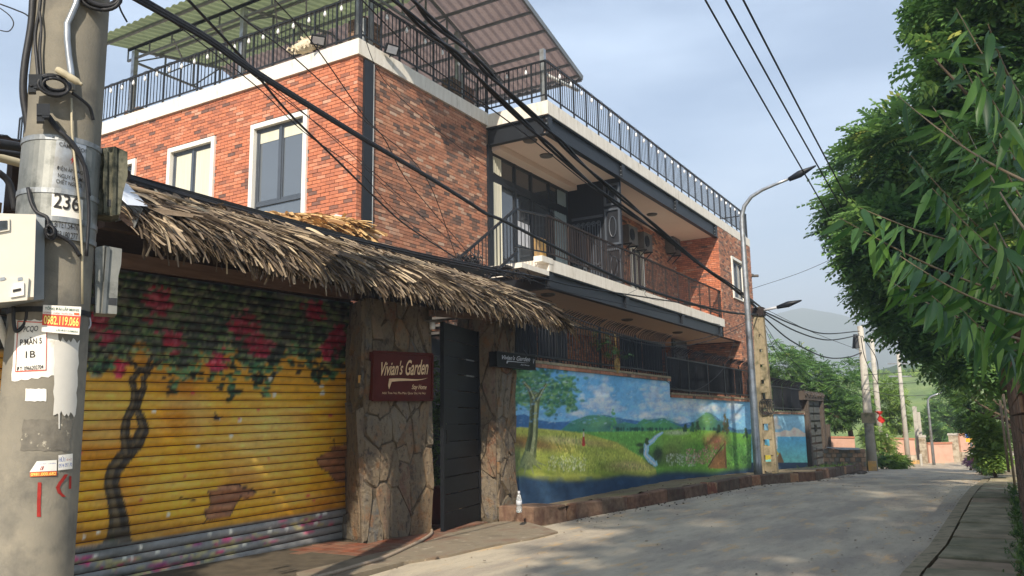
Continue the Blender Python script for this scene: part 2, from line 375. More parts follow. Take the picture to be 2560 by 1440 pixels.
def frames(dirs, ups):                        # columns: x = side, y = dir, z = normal
    d = dirs/np.linalg.norm(dirs, axis=1)[:, None]; sd = np.cross(d, ups); sd /= (np.linalg.norm(sd, axis=1)[:, None]+1e-9)
    n = np.cross(sd, d); return np.stack([sd, d, n], axis=2)
_txt = {}
def text_mesh(body, shear=0., bold=0.):
    k = (body, shear, bold)
    if k in _txt: return _txt[k]
    c = bpy.data.curves.new('t', 'FONT'); c.body = body; c.shear = shear; c.offset = bold; c.resolution_u = 4
    o = bpy.data.objects.new('t', c); COL.objects.link(o); bpy.context.view_layer.update()
    dg = bpy.context.evaluated_depsgraph_get(); me = bpy.data.meshes.new_from_object(o.evaluated_get(dg))
    v = np.array([x.co[:] for x in me.vertices]); f = [tuple(p.vertices) for p in me.polygons]
    bpy.data.objects.remove(o); bpy.data.curves.remove(c); bpy.data.meshes.remove(me)
    mn = v.min(0); mxx = v.max(0); v = (v-mn)/np.maximum(mxx-mn, 1e-6); _txt[k] = (v, f); return v, f
def lettering(body, fn, mat, parent, shear=0., bold=0., slope=0.):   # fn maps unit (u, v) to a world point
    v, f = text_mesh(body, shear, bold)
    m = MB(); m.add([fn(p[0], p[1]+slope*p[0]) for p in v], f)
    return m.build('lettering', mat, parent)
def bil(c00, c10, c01, c11, n):               # unit square -> quad corners, lifted by n
    c = [np.asarray(q, float) for q in (c00, c10, c01, c11)]; n = np.asarray(n)
    return lambda u, v: c[0]*(1-u)*(1-v)+c[1]*u*(1-v)+c[2]*(1-u)*v+c[3]*u*v+n
def cable(name, pts, r, label, cat='cable', n=6, sag=0., mat='black_cable', group=None, parent=None, steps=14):
    P = [np.asarray(p, float) for p in pts]; out = []
    if len(P) == 2:
        for i in range(steps+1):
            q = i/steps; p = P[0]*(1-q)+P[1]*q; p = p.copy(); p[2] -= sag*4*q*(1-q); out.append(p)
    else:                                      # Catmull-Rom
        Q = [2*P[0]-P[1]]+P+[2*P[-1]-P[-2]]
        for i in range(1, len(Q)-2):
            for j in range(6):
                t_ = j/6; out.append(.5*((2*Q[i])+(-Q[i-1]+Q[i+1])*t_+(2*Q[i-1]-5*Q[i]+4*Q[i+1]-Q[i+2])*t_*t_+(-Q[i-1]+3*Q[i]-3*Q[i+1]+Q[i+2])*t_**3))
        out.append(P[-1])
    m = MB(); m.tube(out, r, n); o = m.build(name, mat, parent, smooth=True)
    if parent is None: tag(o, label, cat, group)
    return o

# ---- brick skin: courses of real bricks over a joint-coloured backing
SINGLES = {}
def brick_skin(wall, axis, fixed, a0, a1, z0, z1, out, holes, mats, nsingle, bl=.235, bh=.078, cond=None, stuffname='brickwork', phase=0.):
    """axis 'x': wall runs along x at y=fixed; 'y': runs along y at x=fixed. out = +-1 direction bricks stand proud."""
    gap = .011; pd = .012; full = []; parts = MB(); row = 0; z = z1-bh
    while z > z0-bh:
        zz0 = max(z, z0)+gap/2; zz1 = z+bh-gap/2
        if zz1-zz0 > .015:
            a = a0-(row % 2)*bl*.5-rnd.uniform(0, .03)-phase*bl
            while a < a1:
                l, r_ = max(a, a0)+gap/2, min(a+bl, a1)-gap/2; segs = [(l, r_)]
                for (h0, h1, hz0, hz1) in holes:
                    if zz1 > hz0+.02 and zz0 < hz1-.02:
                        ns = []
                        for (p, q) in segs:
                            if q <= h0 or p >= h1: ns.append((p, q))
                            else:
                                if p < h0: ns.append((p, h0-.002))
                                if q > h1: ns.append((h1+.002, q))
                        segs = ns
                for (p, q) in segs:
                    if q-p > .03:
                        if abs((q-p)-(bl-gap)) < 1e-3 and abs(zz1-zz0-(bh-gap)) < 1e-3: full.append(((p+q)/2, (zz0+zz1)/2))
                        else:
                            d = pd+rnd.uniform(-.003, .004)
                            _brick(parts, axis, fixed, (p+q)/2, (zz0+zz1)/2, q-p, zz1-zz0, out, d, rnd.random())
                a += bl
        z -= bh; row += 1
    def area(c):
        p = (c[0], fixed, c[1]) if axis == 'x' else (fixed, c[0], c[1])
        x, y = pr(p)
        if not (5 < x < 2555 and 5 < y < 1435) or (cond and not cond(x, y)): return 0
        v = np.array(p)-CE; dd = v@CF
        return 1/dd**2 if dd > 0 else 0
    full.sort(key=area, reverse=True)
    n1 = sum(1 for c in full[:nsingle] if area(c) > 0)
    off = wloc(wall)
    if n1:
        mbs = []
        for k in range(5):
            m_ = MB(); _brick(m_, axis, 0., 0., 0., bl-gap, bh-gap, out, pd+(k-2)*.0022, .5, bev=.004); mbs.append(m_.mesh('brick', mats[0]))
        for i in range(n1):
            a, z_ = full[i]; p = (a, fixed, z_) if axis == 'x' else (fixed, a, z_)
            link('brick', mbs[rnd.randrange(5)], wall, Vector(p)-off)
    for a, z_ in full[n1:]: _brick(parts, axis, fixed, a, z_, bl-gap, bh-gap, out, pd+rnd.uniform(-.004, .004), rnd.random())
    if parts.v: parts.build(stuffname, mats[1], wall, kind='stuff', tone=True)
def _brick(m, axis, fixed, a, z, l, h, out, d, tone, bev=0.):
    if axis == 'x':
        y0, y1 = fixed-.001*out, fixed+out*d
        m.box((a-l/2, min(y0, y1), z-h/2), (a+l/2, max(y0, y1), z+h/2), tone)
    else:
        x0, x1 = fixed-.001*out, fixed+out*d
        m.box((min(x0, x1), a-l/2, z-h/2), (max(x0, x1), a+l/2, z+h/2), tone)

# ---- irregular stone cladding
def voronoi(w, h, n, seed, relax=1, stretch=1.0):
    r = random.Random(seed); S = [(r.uniform(0, w), r.uniform(0, h)) for _ in range(n)]
    def cells(S):
        out = []
        for i, p in enumerate(S):
            poly = [(0, 0), (w, 0), (w, h), (0, h)]
            for j, q in enumerate(S):
                if i == j: continue
                mx_, my = (p[0]+q[0])/2, (p[1]+q[1])/2; dx, dy = q[0]-p[0], (q[1]-p[1])*stretch
                new = []
                for k in range(len(poly)):
                    A = poly[k]; B = poly[(k+1) % len(poly)]
                    da = (A[0]-mx_)*dx+(A[1]-my)*dy; db = (B[0]-mx_)*dx+(B[1]-my)*dy
                    if da <= 0: new.append(A)
                    if (da < 0 < db) or (db < 0 < da):
                        t_ = da/(da-db); new.append((A[0]+(B[0]-A[0])*t_, A[1]+(B[1]-A[1])*t_))
                poly = new
                if len(poly) < 3: break
            out.append(poly)
        return out
    for _ in range(relax):
        C_ = cells(S); S = [((sum(p[0] for p in c)/len(c)), (sum(p[1] for p in c)/len(c))) if len(c) > 2 else S[i] for i, c in enumerate(C_)]
    return [c for c in cells(S) if len(c) > 2]
def stone_face(parent, o, u, v, nrm, w, h, n, seed, mat='stone_one', th=(.008, .055), name='stone', inset=.001, stretch=1., shrink_top=.93):
    o, u, v, nrm = (np.asarray(q, float) for q in (o, u, v, nrm)); r = random.Random(seed+5); pw = wloc(parent)
    for c in [[(a, b_*2.1) for a, b_ in cc] for cc in voronoi(w, h/2.1, n, seed, 0)]:
        cx = sum(p[0] for p in c)/len(c); cy = sum(p[1] for p in c)/len(c)
        # round the outline: cut each corner
        pts = []
        for i in range(len(c)):
            A = c[i-1]; B = c[i]; D = c[(i+1) % len(c)]
            for (P, k) in ((A, .14), (D, .14)): pts.append((B[0]+(P[0]-B[0])*k*r.uniform(.5, 1.1), B[1]+(P[1]-B[1])*k*r.uniform(.5, 1.1)))
        base = []; top = []; t0 = r.uniform(*th); tx, ty = r.uniform(-.16, .16), r.uniform(-.09, .09)
        for (a, b_) in pts:
            d = math.hypot(a-cx, b_-cy) + 1e-6; k = max(0, 1-inset/d); x, y = cx+(a-cx)*k, cy+(b_-cy)*k
            base.append(o+u*x+v*y-nrm*.01)
            k2 = shrink_top*r.uniform(.92, 1.08); x2, y2 = cx+(x-cx)*k2, cy+(y-cy)*k2
            top.append(o+u*x2+v*y2+nrm*(t0+tx*(x2-cx)+ty*(y2-cy)+r.uniform(-.004, .004)))
        ctr = o+u*cx+v*cy; n_ = len(pts); cen = ctr+nrm*(t0*1.25)
        vs = [p-ctr for p in base+top]+[cen-ctr]
        fs = [(i, (i+1) % n_, n_+(i+1) % n_, n_+i) for i in range(n_)]+[(n_+i, n_+(i+1) % n_, 2*n_) for i in range(n_)]
        m_ = MB(); m_.add(vs, fs); link(name, m_.mesh(name, mat), parent, Vector(ctr)-pw)

# ---- foliage
def spray_template(n=5, leaf=.09, droop=.35, spread=.9):
    V = []; Q = []
    for i in range(n):
        for sd in (-1, 1):
            t_ = (i+.6)/n; bx, by, bz = 0, t_*leaf*n*.55, -droop*t_*t_*leaf*2
            L_ = leaf*(1-.35*t_); ex = sd*L_*spread; ey = by+L_*.55; ez = bz-L_*.30
            w = L_*.27; k = len(V)
            V += [(bx, by, bz), (bx+ex*.5+w*.4*sd, by+(ey-by)*.5-w, bz+(ez-bz)*.4), (ex, ey, ez), (bx+ex*.5-w*.4*sd, by+(ey-by)*.5+w, bz+(ez-bz)*.4+.004)]
            Q.append((k, k+1, k+2, k+3))
    return np.array(V), np.array(Q)
SPRAY = spray_template(5, .17); SPRAY_S = spray_template(4, .12); SPRAY_W = spray_template(3, .2, .3, .8)
def crown_points(blobs, n, shell=.55):
    vol = np.array([b_[3]*b_[4]*b_[5] for b_ in blobs])**(.8); k = RN.multinomial(n, vol/vol.sum()); P = []; D = []
    for (x, y, z, rx, ry, rz), c in zip(blobs, k):
        d = RN.normal(size=(c, 3)); d /= np.linalg.norm(d, axis=1)[:, None]
        q = shell+(1-shell)*RN.random(c)**.6
        lump = 1+.13*np.sin(d[:, 0]*5+x)*np.cos(d[:, 1]*6+y)+.10*np.sin(d[:, 2]*9+d[:, 0]*7+z)
        P.append(np.array([x, y, z])+d*np.array([rx, ry, rz])*(q*lump)[:, None]); D.append(d)
    return np.concatenate(P), np.concatenate(D)
def foliage(parent, blobs, n, tmpl, mat, scale=(.7, 1.2), name='crown', shell=.55, up=.25, kind=None, clump=True):
    P, D = crown_points(blobs, n, shell)
    if clump:                                  # keep leaves in clumps so gaps stay open
        k = np.sin(P[:, 0]*2.1+P[:, 2]*1.3)+np.sin(P[:, 1]*2.7-P[:, 2]*1.9)+np.sin((P[:, 0]+P[:, 1])*1.1)+RN.normal(size=len(P))*.7
        P = P[k > -1.1]; D = D[k > -1.1]
    N = len(P); d = D+RN.normal(size=(N, 3))*.55; d[:, 2] = d[:, 2]*.5+up*RN.random(N)-.25
    ups = np.tile([0, 0, 1.], (N, 1))+RN.normal(size=(N, 3))*.35+D*.35
    R = frames(d, ups); sc = RN.uniform(scale[0], scale[1], N)
    tone = np.clip(RN.normal(.45, .2, N)+.12*np.sin(P[:, 0]*1.7)*np.sin(P[:, 1]*1.3+P[:, 2]), 0, 1)
    off = wloc(parent); me = scatter(tmpl[0], tmpl[1], P, R, sc, tone, mat, name, tuple(off))
    return link(name, me, parent, (0, 0, 0), kind)
def limb(m, p, q, r0, r1, bend=.15, n=7, seg=6):
    p = np.asarray(p, float); q = np.asarray(q, float); L_ = np.linalg.norm(q-p); off = RN.normal(size=3)*bend*L_; pts = []; rr = []
    for i in range(seg+1): t_ = i/seg; pts.append(p*(1-t_)+q*t_+off*math.sin(math.pi*t_)*.6); rr.append(r0*(1-t_)+r1*t_)
    m.tube(pts, rr, n); return m
def tree(name, label, cat, base, blobs, n, tmpl=SPRAY, mat='leaf_green', scale=(.7, 1.2), r=.16, group=None, shell=.5, nl=7):
    t_ = thing(name, label, cat, base, group); m_ = MB(); top = np.array(blobs[0][:3]); b0 = np.array(base, float)
    fork = b0*.5+top*.5+np.array([0, 0, -.1]); fork[2] = b0[2]+(top[2]-b0[2])*.55
    limb(m_, b0-np.array([0, 0, .1]), fork, r, r*.6, .05)
    for i in range(nl):
        bl = blobs[i % len(blobs)]; e = np.array(bl[:3])+RN.normal(size=3)*np.array(bl[3:])*.35
        limb(m_, fork, e, r*.5, r*.12, .12, 6)
    m_.build('trunk', 'wood_trunk', t_, smooth=True)
    foliage(t_, blobs, n, tmpl, mat, scale, shell=shell); return t_
# ------------------------------------------------------------------ ground, road, drain cover
def grid_mesh(xs, ys, zf, mat):
    X, Y = np.meshgrid(xs, ys, indexing='ij'); Z = zf(X, Y); V = np.stack([X, Y, Z], -1).reshape(-1, 3)
    n, k = len(xs), len(ys); i = np.arange((n-1)*(k-1)); a = (i//(k-1))*k+i % (k-1)
    return nmesh('g', V, np.stack([a, a+k, a+k+1, a+1], 1), mat, smooth=True)
gzv = np.vectorize(gz)
m, t, b = node_mat('soil')
n1 = noise(t, .8, 6, .6); c = ramp(t, n1, [(.3, s(104, 88, 66)), (.55, s(128, 112, 86)), (.75, s(92, 96, 58))])
t.links.new(c, b.inputs['Base Color']); b.inputs['Roughness'].default_value = 1.; bump(t, b, noise(t, 14, 6, .65), .6, .03)
m, t, b = node_mat('asphalt')
base = ramp(t, noise(t, 90, 4, .7), [(.3, s(140, 129, 114)), (.7, s(176, 164, 146))])
dust = ramp(t, noise(t, .85, 8, .62, stretch=(.55, 1.6, 1)), [(.40, (0, 0, 0)), (.60, (.75,)*3)])
col = mixc(t, dust, base, s(200, 186, 160))
tan = ramp(t, noise(t, 2.3, 7, .7, stretch=(.5, 1.5, 1)), [(.56, (0, 0, 0)), (.64, (.8,)*3)])
col = mixc(t, tan, col, s(200, 168, 124))
crk = ramp(t, noise(t, 6, 8, .75), [(.62, (0, 0, 0)), (.70, (.7,)*3)])
col = mixc(t, crk, col, s(80, 76, 70))
wr = ramp(t, noise(t, 5.5, 9, .78, stretch=(.45, 1.8, 1)), [(.54, (0, 0, 0)), (.66, (.4,)*3)]); col = mixc(t, wr, col, s(120, 112, 102))
gr = ramp(t, noise(t, 260, 2, .5), [(.4, (.82,)*3), (.6, (1.08,)*3)]); col = mixc(t, 1., col, gr, 'MULTIPLY')
t.links.new(col, b.inputs['Base Color']); b.inputs['Roughness'].default_value = .85
b.inputs['Specular IOR Level'].default_value = .4; bump(t, b, noise(t, 150, 5, .7), .5, .006)
m, t, b = node_mat('concrete_ground')
c = ramp(t, noise(t, 2.2, 7, .62), [(.3, s(110, 98, 80)), (.5, s(132, 120, 100)), (.7, s(120, 96, 78))])
d_ = ramp(t, noise(t, 7, 5, .6), [(.6, (0, 0, 0)), (.68, (.7,)*3)]); c = mixc(t, d_, c, s(168, 156, 136))
t.links.new(c, b.inputs['Base Color']); b.inputs['Roughness'].default_value = .9; bump(t, b, noise(t, 70, 6, .65), .5, .006)
m, t, b = node_mat('field_green')
c = ramp(t, noise(t, .35, 6, .6), [(.3, s(96, 116, 66)), (.5, s(120, 140, 78)), (.7, s(144, 156, 92))])
t.links.new(c, b.inputs['Base Color']); b.inputs['Roughness'].default_value = 1.; bump(t, b, noise(t, 3, 6, .7), .8, .3)
m, t, b = node_mat('hill_wood')
c = ramp(t, noise(t, .02, 8, .65), [(.3, s(50, 74, 44)), (.7, s(78, 100, 56))])
t.links.new(c, b.inputs['Base Color']); b.inputs['Roughness'].default_value = 1.

xs = np.concatenate([[-60, -20, -5], np.arange(0, 60, 2), [64, 80, 120, 300, 1580]]).astype(float)
ys = np.concatenate([[-490, -60], np.arange(-20, 40, 2), [60, 200, 1180]]).astype(float)
g = link('ground', grid_mesh(xs, ys, lambda X, Y: gzv(X)-.03, 'soil'), None, (0, 0, 0), 'structure')
LE = [(-14, 5.2), (4, 5.5), (10.5, 6.15)]+[tuple(hg(x, y)[:2]) for x, y in ((1560, 1276), (1740, 1243), (1880, 1216), (2046, 1201), (2120, 1185), (2200, 1167), (2270, 1159), (2345, 1147), (2425, 1141))]
RE = [(-14, 1.02)]+[tuple(hg(x, y)[:2]) for x, y in ((2250, 1440), (2320, 1370), (2395, 1257), (2448, 1207), (2462, 1190), (2452, 1177), (2440, 1168), (2450, 1158))]+[(52, -3)]
LE.append((60, 1.0))
LEX, LEY = zip(*sorted(LE)); REX, REY = zip(*sorted(RE))
def yl(x): return float(np.interp(x, LEX, LEY))
def yr(x): return float(np.interp(x, REX, REY))
XS = np.concatenate([np.arange(-14, 2, 1.), np.arange(2, 40, .35), np.arange(40, 58, 1.)]); K = 14
V = []
for x in XS:
    for j in range(K):
        q = j/(K-1); y = yl(x)*(1-q)+yr(x)*q; V.append((x, y, gz(x)+.012*math.sin(math.pi*q)+.004*math.sin(x*1.7+y*2)+.004))
V = np.array(V); i = np.arange((len(XS)-1)*(K-1)); a = (i//(K-1))*K+i % (K-1)
link('road', nmesh('road', V, np.stack([a, a+1, a+K+1, a+K], 1), 'asphalt', smooth=True), None, (0, 0, 0), 'structure')
# drain cover along the right edge: kerb strip, slabs, outer strip
pav = bpy.data.objects.new('pavement', None); COL.objects.link(pav); pav['kind'] = 'structure'
m_ = MB(); m2 = MB()
for i in range(62):
    x0, x1 = -2+i*.5, -2+(i+1)*.5; xm = (x0+x1)/2
    a0, a1 = yr(x0)-.02, yr(x1)-.02; z0, z1 = gz(x0), gz(x1)
    m_.add([(x0, a0-.17, z0-.1), (x0, a0, z0-.1), (x0, a0, z0+.035), (x0, a0-.17, z0+.05), (x1, a1-.17, z1-.1), (x1, a1, z1-.1), (x1, a1, z1+.035), (x1, a1-.17, z1+.05)], [(3, 2, 6, 7), (1, 5, 6, 2), (0, 3, 7, 4), (0, 1, 2, 3), (4, 7, 6, 5)])
    b0, b1 = a0-.98, a1-.98
    m2.add([(x0, b0-.13, z0-.1), (x0, b0, z0-.1), (x0, b0, z0+.05), (x0, b0-.13, z0+.05), (x1, b1-.13, z1-.1), (x1, b1, z1-.1), (x1, b1, z1+.05), (x1, b1-.13, z1+.05)], [(3, 2, 6, 7), (1, 5, 6, 2), (0, 3, 7, 4)])
m_.build('kerb_strip', 'concrete_moss', pav, origin=(0, 0, 0)); m2.build('kerb_strip', 'concrete_moss', pav, origin=(0, 0, 0))
x = 3.0
while x < 30:
    l = rnd.uniform(.62, 1.0); h = rnd.uniform(.0, .045); xa, xb = x+.045, x+l-.045; j = rnd.uniform(-.015, .015); k = rnd.uniform(-.02, .02)
    ya, yb = yr(xa)-.02, yr(xb)-.02; za, zb = gz(xa), gz(xb)
    mm = MB(); P = []
    for zt, ins in ((-.06, 0), (.035, 0), (.047, .012)):
        P += [(xa+ins, ya-.2-ins, za+zt+h), (xb-ins+k, yb-.2-ins, zb+zt+h), (xb-ins, yb-.96+ins, zb+zt+h+j), (xa+ins, ya-.96+ins, za+zt+h+j)]
    mm.add(P, [(q, q+4, (q+1) % 4+4, (q+1) % 4) for q in range(4)]+[(q+4, q+8, (q+1) % 4+8, (q+1) % 4+4) for q in range(4)]+[(8, 11, 10, 9)])
    mm.build('slab', 'slab_one', pav); x += l

# ------------------------------------------------------------------ the brick house
XC, Y1, Y2 = 12.14, 10.8, 9.0
XB, XP, XE = 17.06, 31.1, 35.85          # balcony bay start, far brick pier start, house end
YBK = 23.8
house = thing('brick_house', 'two storey red brick guesthouse with white roof edge and black steel balconies', 'house', (XC, Y1, 0))
def wallseg(axis, d0, d1, a0, a1, z0, z1, holes):
    m_ = MB(); A = sorted(set([a0, a1]+[h for q in holes for h in q[:2] if a0 < h < a1]))
    for p, q in zip(A[:-1], A[1:]):
        cuts = sorted([(h[2], h[3]) for h in holes if h[0] <= p+1e-6 and h[1] >= q-1e-6]); z = z0
        for c0, c1 in cuts+[(z1, z1)]:
            if c0 > z+1e-4:
                if axis == 'y': m_.box((d0, p, z), (d1, q, c0))
                else: m_.box((p, d0, z), (q, d1, c0))
            z = max(z, c1)
    return m_
wf = MB(); wf.box((XC+.251, Y1+.004, 0), (XB, Y1+.25, 9.16)); wall_f = wf.build('wall', 'brick_joint', house, label='darker mottled brick street wall left of the balcony')
# windows on the side wall
def hxl(x, y): return hx(x, y, XC)
WZT = 8.22
def win(y0, y1, z0, z1, mull=True, transom=None, curt=None, wall=house, ax='y', fx=XC, sgn=-1):
    """white surround, grey frame, two panes; y0<y1 along the wall"""
    def B(mb, a, b_, d0, d1, zA, zB):
        if ax == 'y': mb.box((min(fx+sgn*d0, fx+sgn*d1), a, zA), (max(fx+sgn*d0, fx+sgn*d1), b_, zB))
        else: mb.box((a, min(fx+sgn*d0, fx+sgn*d1), zA), (b_, max(fx+sgn*d0, fx+sgn*d1), zB))
    W = MB(); w = .11
    B(W, y0, y1, .06, -.12, z1-w, z1); B(W, y0, y0+w, .06, -.12, z0, z1-w); B(W, y1-w, y1, .06, -.12, z0, z1-w)
    B(W, y0+w, y1-w, .06, -.12, z0, z0+.05)
    wo = W.build('window', 'frame_white', wall)
    G = MB(); a, b_, c, d = y0+w, y1-w, z0+.05, z1-w; f = .05
    B(G, a, b_, -.04, -.1, d-f, d); B(G, a, a+f, -.04, -.1, c, d-f); B(G, b_-f, b_, -.04, -.1, c, d-f); B(G, a+f, b_-f, -.04, -.1, c, c+f)
    mid = (a+b_)/2
    if transom: B(G, a+f, b_-f, -.035, -.1, transom-.04, transom+.04)
    lo = transom+.04 if transom else c+f
    if mull:
        B(G, mid-.035, mid+.035, -.03, -.1, lo, d-f)
        for p, q in ((a+f, mid-.035), (mid+.035, b_-f)):
            B(G, p, p+.04, -.05, -.1, lo, d-f); B(G, q-.04, q, -.05, -.1, lo, d-f); B(G, p+.04, q-.04, -.05, -.1, d-f-.04, d-f); B(G, p+.04, q-.04, -.05, -.1, lo, lo+.04)
    G.build('frame', 'alu_grey', wo)
    for p, q in (((a+f+.04, mid-.075), (mid+.075, b_-f-.04)) if mull else ((a+f, b_-f),)):
        P = MB(); B(P, p, q, -.075, -.085, lo, d-f); P.build('pane', 'window_glass', wo)
        if curt:
            Cn = MB(); B(Cn, p, q, -.066, -.07, curt, d-f-.01); Cn.build('curtain', 'curtain', wo)
    if transom: P = MB(); B(P, a+f, b_-f, -.075, -.085, c+f, transom-.04); P.build('pane', 'window_glass', wo)
    return (y0, y1, z0, z1)
wA = (hxl(772, 300)[1], hxl(631, 330)[1]); wB = (hxl(541, 350)[1], hxl(424, 380)[1]); wC_ = (hxl(343, 400)[1], hxl(343, 400)[1]+1.7)
holes = [win(wA[0], wA[1], 5.6, WZT, transom=6.36, curt=7.78), win(wB[0], wB[1], 5.9, WZT, curt=6.0), win(wC_[0], wC_[1], 5.9, WZT)]
wall_l = wallseg('y', XC+.004, XC+.25, Y1+.004, YBK, 0, 9.11, holes).build('wall', 'brick_joint', house, label='sunlit orange brick side wall with windows')
dk = MB(); dk.box((XC+.26, Y1+.4, 5.3), (XC+.3, 20.5, 8.6)); dk.build('room_blind', 'curtain', house)
brick_skin(wall_l, 'y', XC+.004, Y1+.0, YBK, 3.6, 9.12, -1, holes, ('brick_orange_one', 'brick_orange'), 210, cond=lambda x, y: x > 235 and not (x < 900 and y > 445+.27*(x-320)), bl=.243)
XCOL0, XCOL1 = 12.29, 12.57
brick_skin(wall_f, 'x', Y1+.004, XC-.012, XCOL0, 3.6, 9.12, -1, [], ('brick_orange_one', 'brick_orange'), 0, bl=.235)
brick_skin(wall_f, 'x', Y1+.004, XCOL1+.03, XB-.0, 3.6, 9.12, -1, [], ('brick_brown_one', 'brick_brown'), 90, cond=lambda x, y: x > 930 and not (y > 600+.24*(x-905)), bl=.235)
col = MB(); col.box((XCOL0, Y1-.05, 0), (XCOL1, Y1+.0, 9.09)); col.build('column', 'steel_black', house)
pp = MB(); pp.tube([(XCOL1+.02, Y1-.04, 2), (XCOL1+.02, Y1-.04, 9.5)], .017, 6); pp.build('drain_pipe', 'galv_dull', house, smooth=True)
# roof slab edges
sl = MB()
sl.box((XC-.07, Y1-.07, 9.12), (XC+.2, YBK, 9.46)); sl.build('roof_edge', 'render_white', house)
sl = MB(); sl.box((XC+.2+.002, Y1-.07, 9.12), (XB-.02, Y1+.3, 9.46)); sl.build('roof_edge', 'render_white', house)
sl = MB(); sl.box((XB-.018, Y2-.02, 9.08), (XB+.16, Y1+.3, 9.43)); sl.build('roof_edge', 'render_white', house)
sl = MB(); sl.box((XB+.162, Y2-.02, 9.08), (XE, Y2+.16, 9.43)); sl.build('roof_edge', 'render_white', house)
rs = MB(); rs.box((XC+.21, Y1+.31, 9.1), (XE-.01, YBK, 9.35)); rs.box((XB+.17, Y2+.165, 9.1), (XE-.01, Y1+.305, 9.35)); rs.build('roof_slab', 'soffit', house)
def ibeam(x0, x1, y, zb, zt, axis='x', n=1, name='steel_beam'):
    B_ = MB(); f = .035
    if axis == 'x':
        B_.box((x0, y+.0, zt-f), (x1, y+.16, zt)); B_.box((x0, y, zb), (x1, y+.16, zb+f)); B_.box((x0, y+.07, zb+f), (x1, y+.09, zt-f))
    else:
        B_.box((y, x0, zt-f), (y+.16, x1, zt)); B_.box((y, x0, zb), (y+.16, x1, zb+f)); B_.box((y+.07, x0, zb+f), (y+.09, x1, zt-f))
    return B_.build(name, 'steel_black', house)
ibeam(XB+.05, XP, Y2+.0, 8.60, 9.078); ibeam(Y2+.165, Y1, XB+.0, 8.60, 9.078, 'y')
for x0 in (XB+.05, 21.7, 26.35, 30.85):
    st = MB(); st.box((x0, Y2+.004, 8.637), (x0+.2, Y2+.07, 9.04)); st.build('stiffener', 'steel_black', house)
    bl_ = MB()
    for z_ in (8.72, 8.84, 8.96): bl_.tube([(x0-.05, Y2+.05, z_), (x0-.05, Y2+.02, z_)], .014, 6)
    bl_.build('bolt', 'galv_dull', house)
so_ = MB(); so_.box((XB+.17, Y2+.17, 8.66), (XP-.01, Y1-.0, 8.70)); so_.build('ceiling', 'soffit', house)
dr = MB(); dr.box((XB+.17, Y1-.3, 8.50), (21.69, Y1+.0, 8.655)); dr.build('ceiling', 'soffit', house)
# upper balcony floor
fl = MB(); fl.box((XB-.15, Y2-.02, 5.10), (XE-4.62, Y1, 5.40)); fl.build('balcony_floor', 'render_white', house)
cb = MB(); cb.box((16.55, Y2-.03, 5.28), (17.1, Y2+.2, 5.42)); cb.box((15.6, Y2-.02, 4.98), (16.9, Y2+.9, 5.098)); cb.build('landing', 'render_white', house)
ibeam(XB-.1, 31.0, Y2, 4.70, 5.098); ibeam(Y2+.165, Y1, XB-.1, 4.70, 5.098, 'y')
ib = ibeam(31.003, 33.4, Y2+.02, 4.70, 5.0)
for x0 in (XB-.1, 21.6, 26.4, 30.7):
    st = MB(); st.box((x0, Y2+.004, 4.737), (x0+.22, Y2+.07, 5.06)); st.build('stiffener', 'steel_black', house)
so_ = MB(); so_.box((XB+.1, Y2+.17, 4.72), (33.4, 14.4, 4.76)); so_.build('ceiling', 'soffit', house)
# inner walls: glass front, brick bay, pier
GX0, GX1, GY = XB+.06, 21.66, Y1+.03
gd = MB(); gd.box((XB+.0, Y1-.06, 0), (XB+.2, Y1+.2, 8.60)); gd.build('column', 'steel_black', house)
gl = MB(); F_ = MB()
for z_, h_ in ((8.42, .08), (7.72, .22), (5.42, .08)): F_.box((GX0+.14, GY-.03, z_), (GX1, GY+.05, z_+h_))
vx = [GX0+.14, 18.45, 19.35, 20.4, 21.55]
for x_ in vx: F_.box((x_, GY-.04, 5.42), (x_+.09, GY+.06, 8.5))
front = F_.build('glass_front', 'steel_black', house)
for i in range(4):
    P = MB(); P.box((vx[i]+.09, GY, 5.5), (vx[i+1], GY+.015, 7.72)); P.build('pane', 'door_glass', front)
    P = MB(); P.box((vx[i]+.09, GY, 7.94), (vx[i+1], GY+.015, 8.42)); P.build('pane', 'door_glass', front)
def curtain(x0, x1, y, z0, z1, mat, parent, n=14):
    m_ = MB(); P = []
    for i in range(n+1):
        x_ = x0+(x1-x0)*i/n; P.append((x_, y+.02*math.sin(i*2.2)))
    m_.add([(p[0], p[1], z0) for p in P]+[(p[0], p[1], z1) for p in P], [(i, i+1, n+2+i, n+1+i) for i in range(n)])
    return m_.build('curtain', mat, parent, smooth=True)
curtain(vx[0]+.1, vx[0]+.5, GY-.03, 5.5, 7.72, 'curtain', front); curtain(vx[0]+.1, vx[0]+.5, GY-.03, 7.96, 8.42, 'curtain', front)
curtain(20.75, 21.5, GY-.03, 5.5, 7.7, 'curtain_dim', front); curtain(20.95, 21.5, GY-.03, 7.96, 8.4, 'curtain_dim', front)
for (x0, x1, z0, z1, mt) in ((19.52, 19.85, 6.28, 6.62, 'orange_print'), (18.62, 19.28, 6.3, 6.95, 'curtain_dim')):
    P = MB(); P.box((x0, GY-.012, z0), (x1, GY-.004, z1))
    if mt == 'curtain_dim': P.build('notice', 'sign_silver', front)
nb = MB(); nb.box((19.5, GY-.02, 6.05), (20.25, GY-.01, 6.72)); nb.build('notice', 'yellow_kerb', front, label='yellow paper notice taped to the glass')
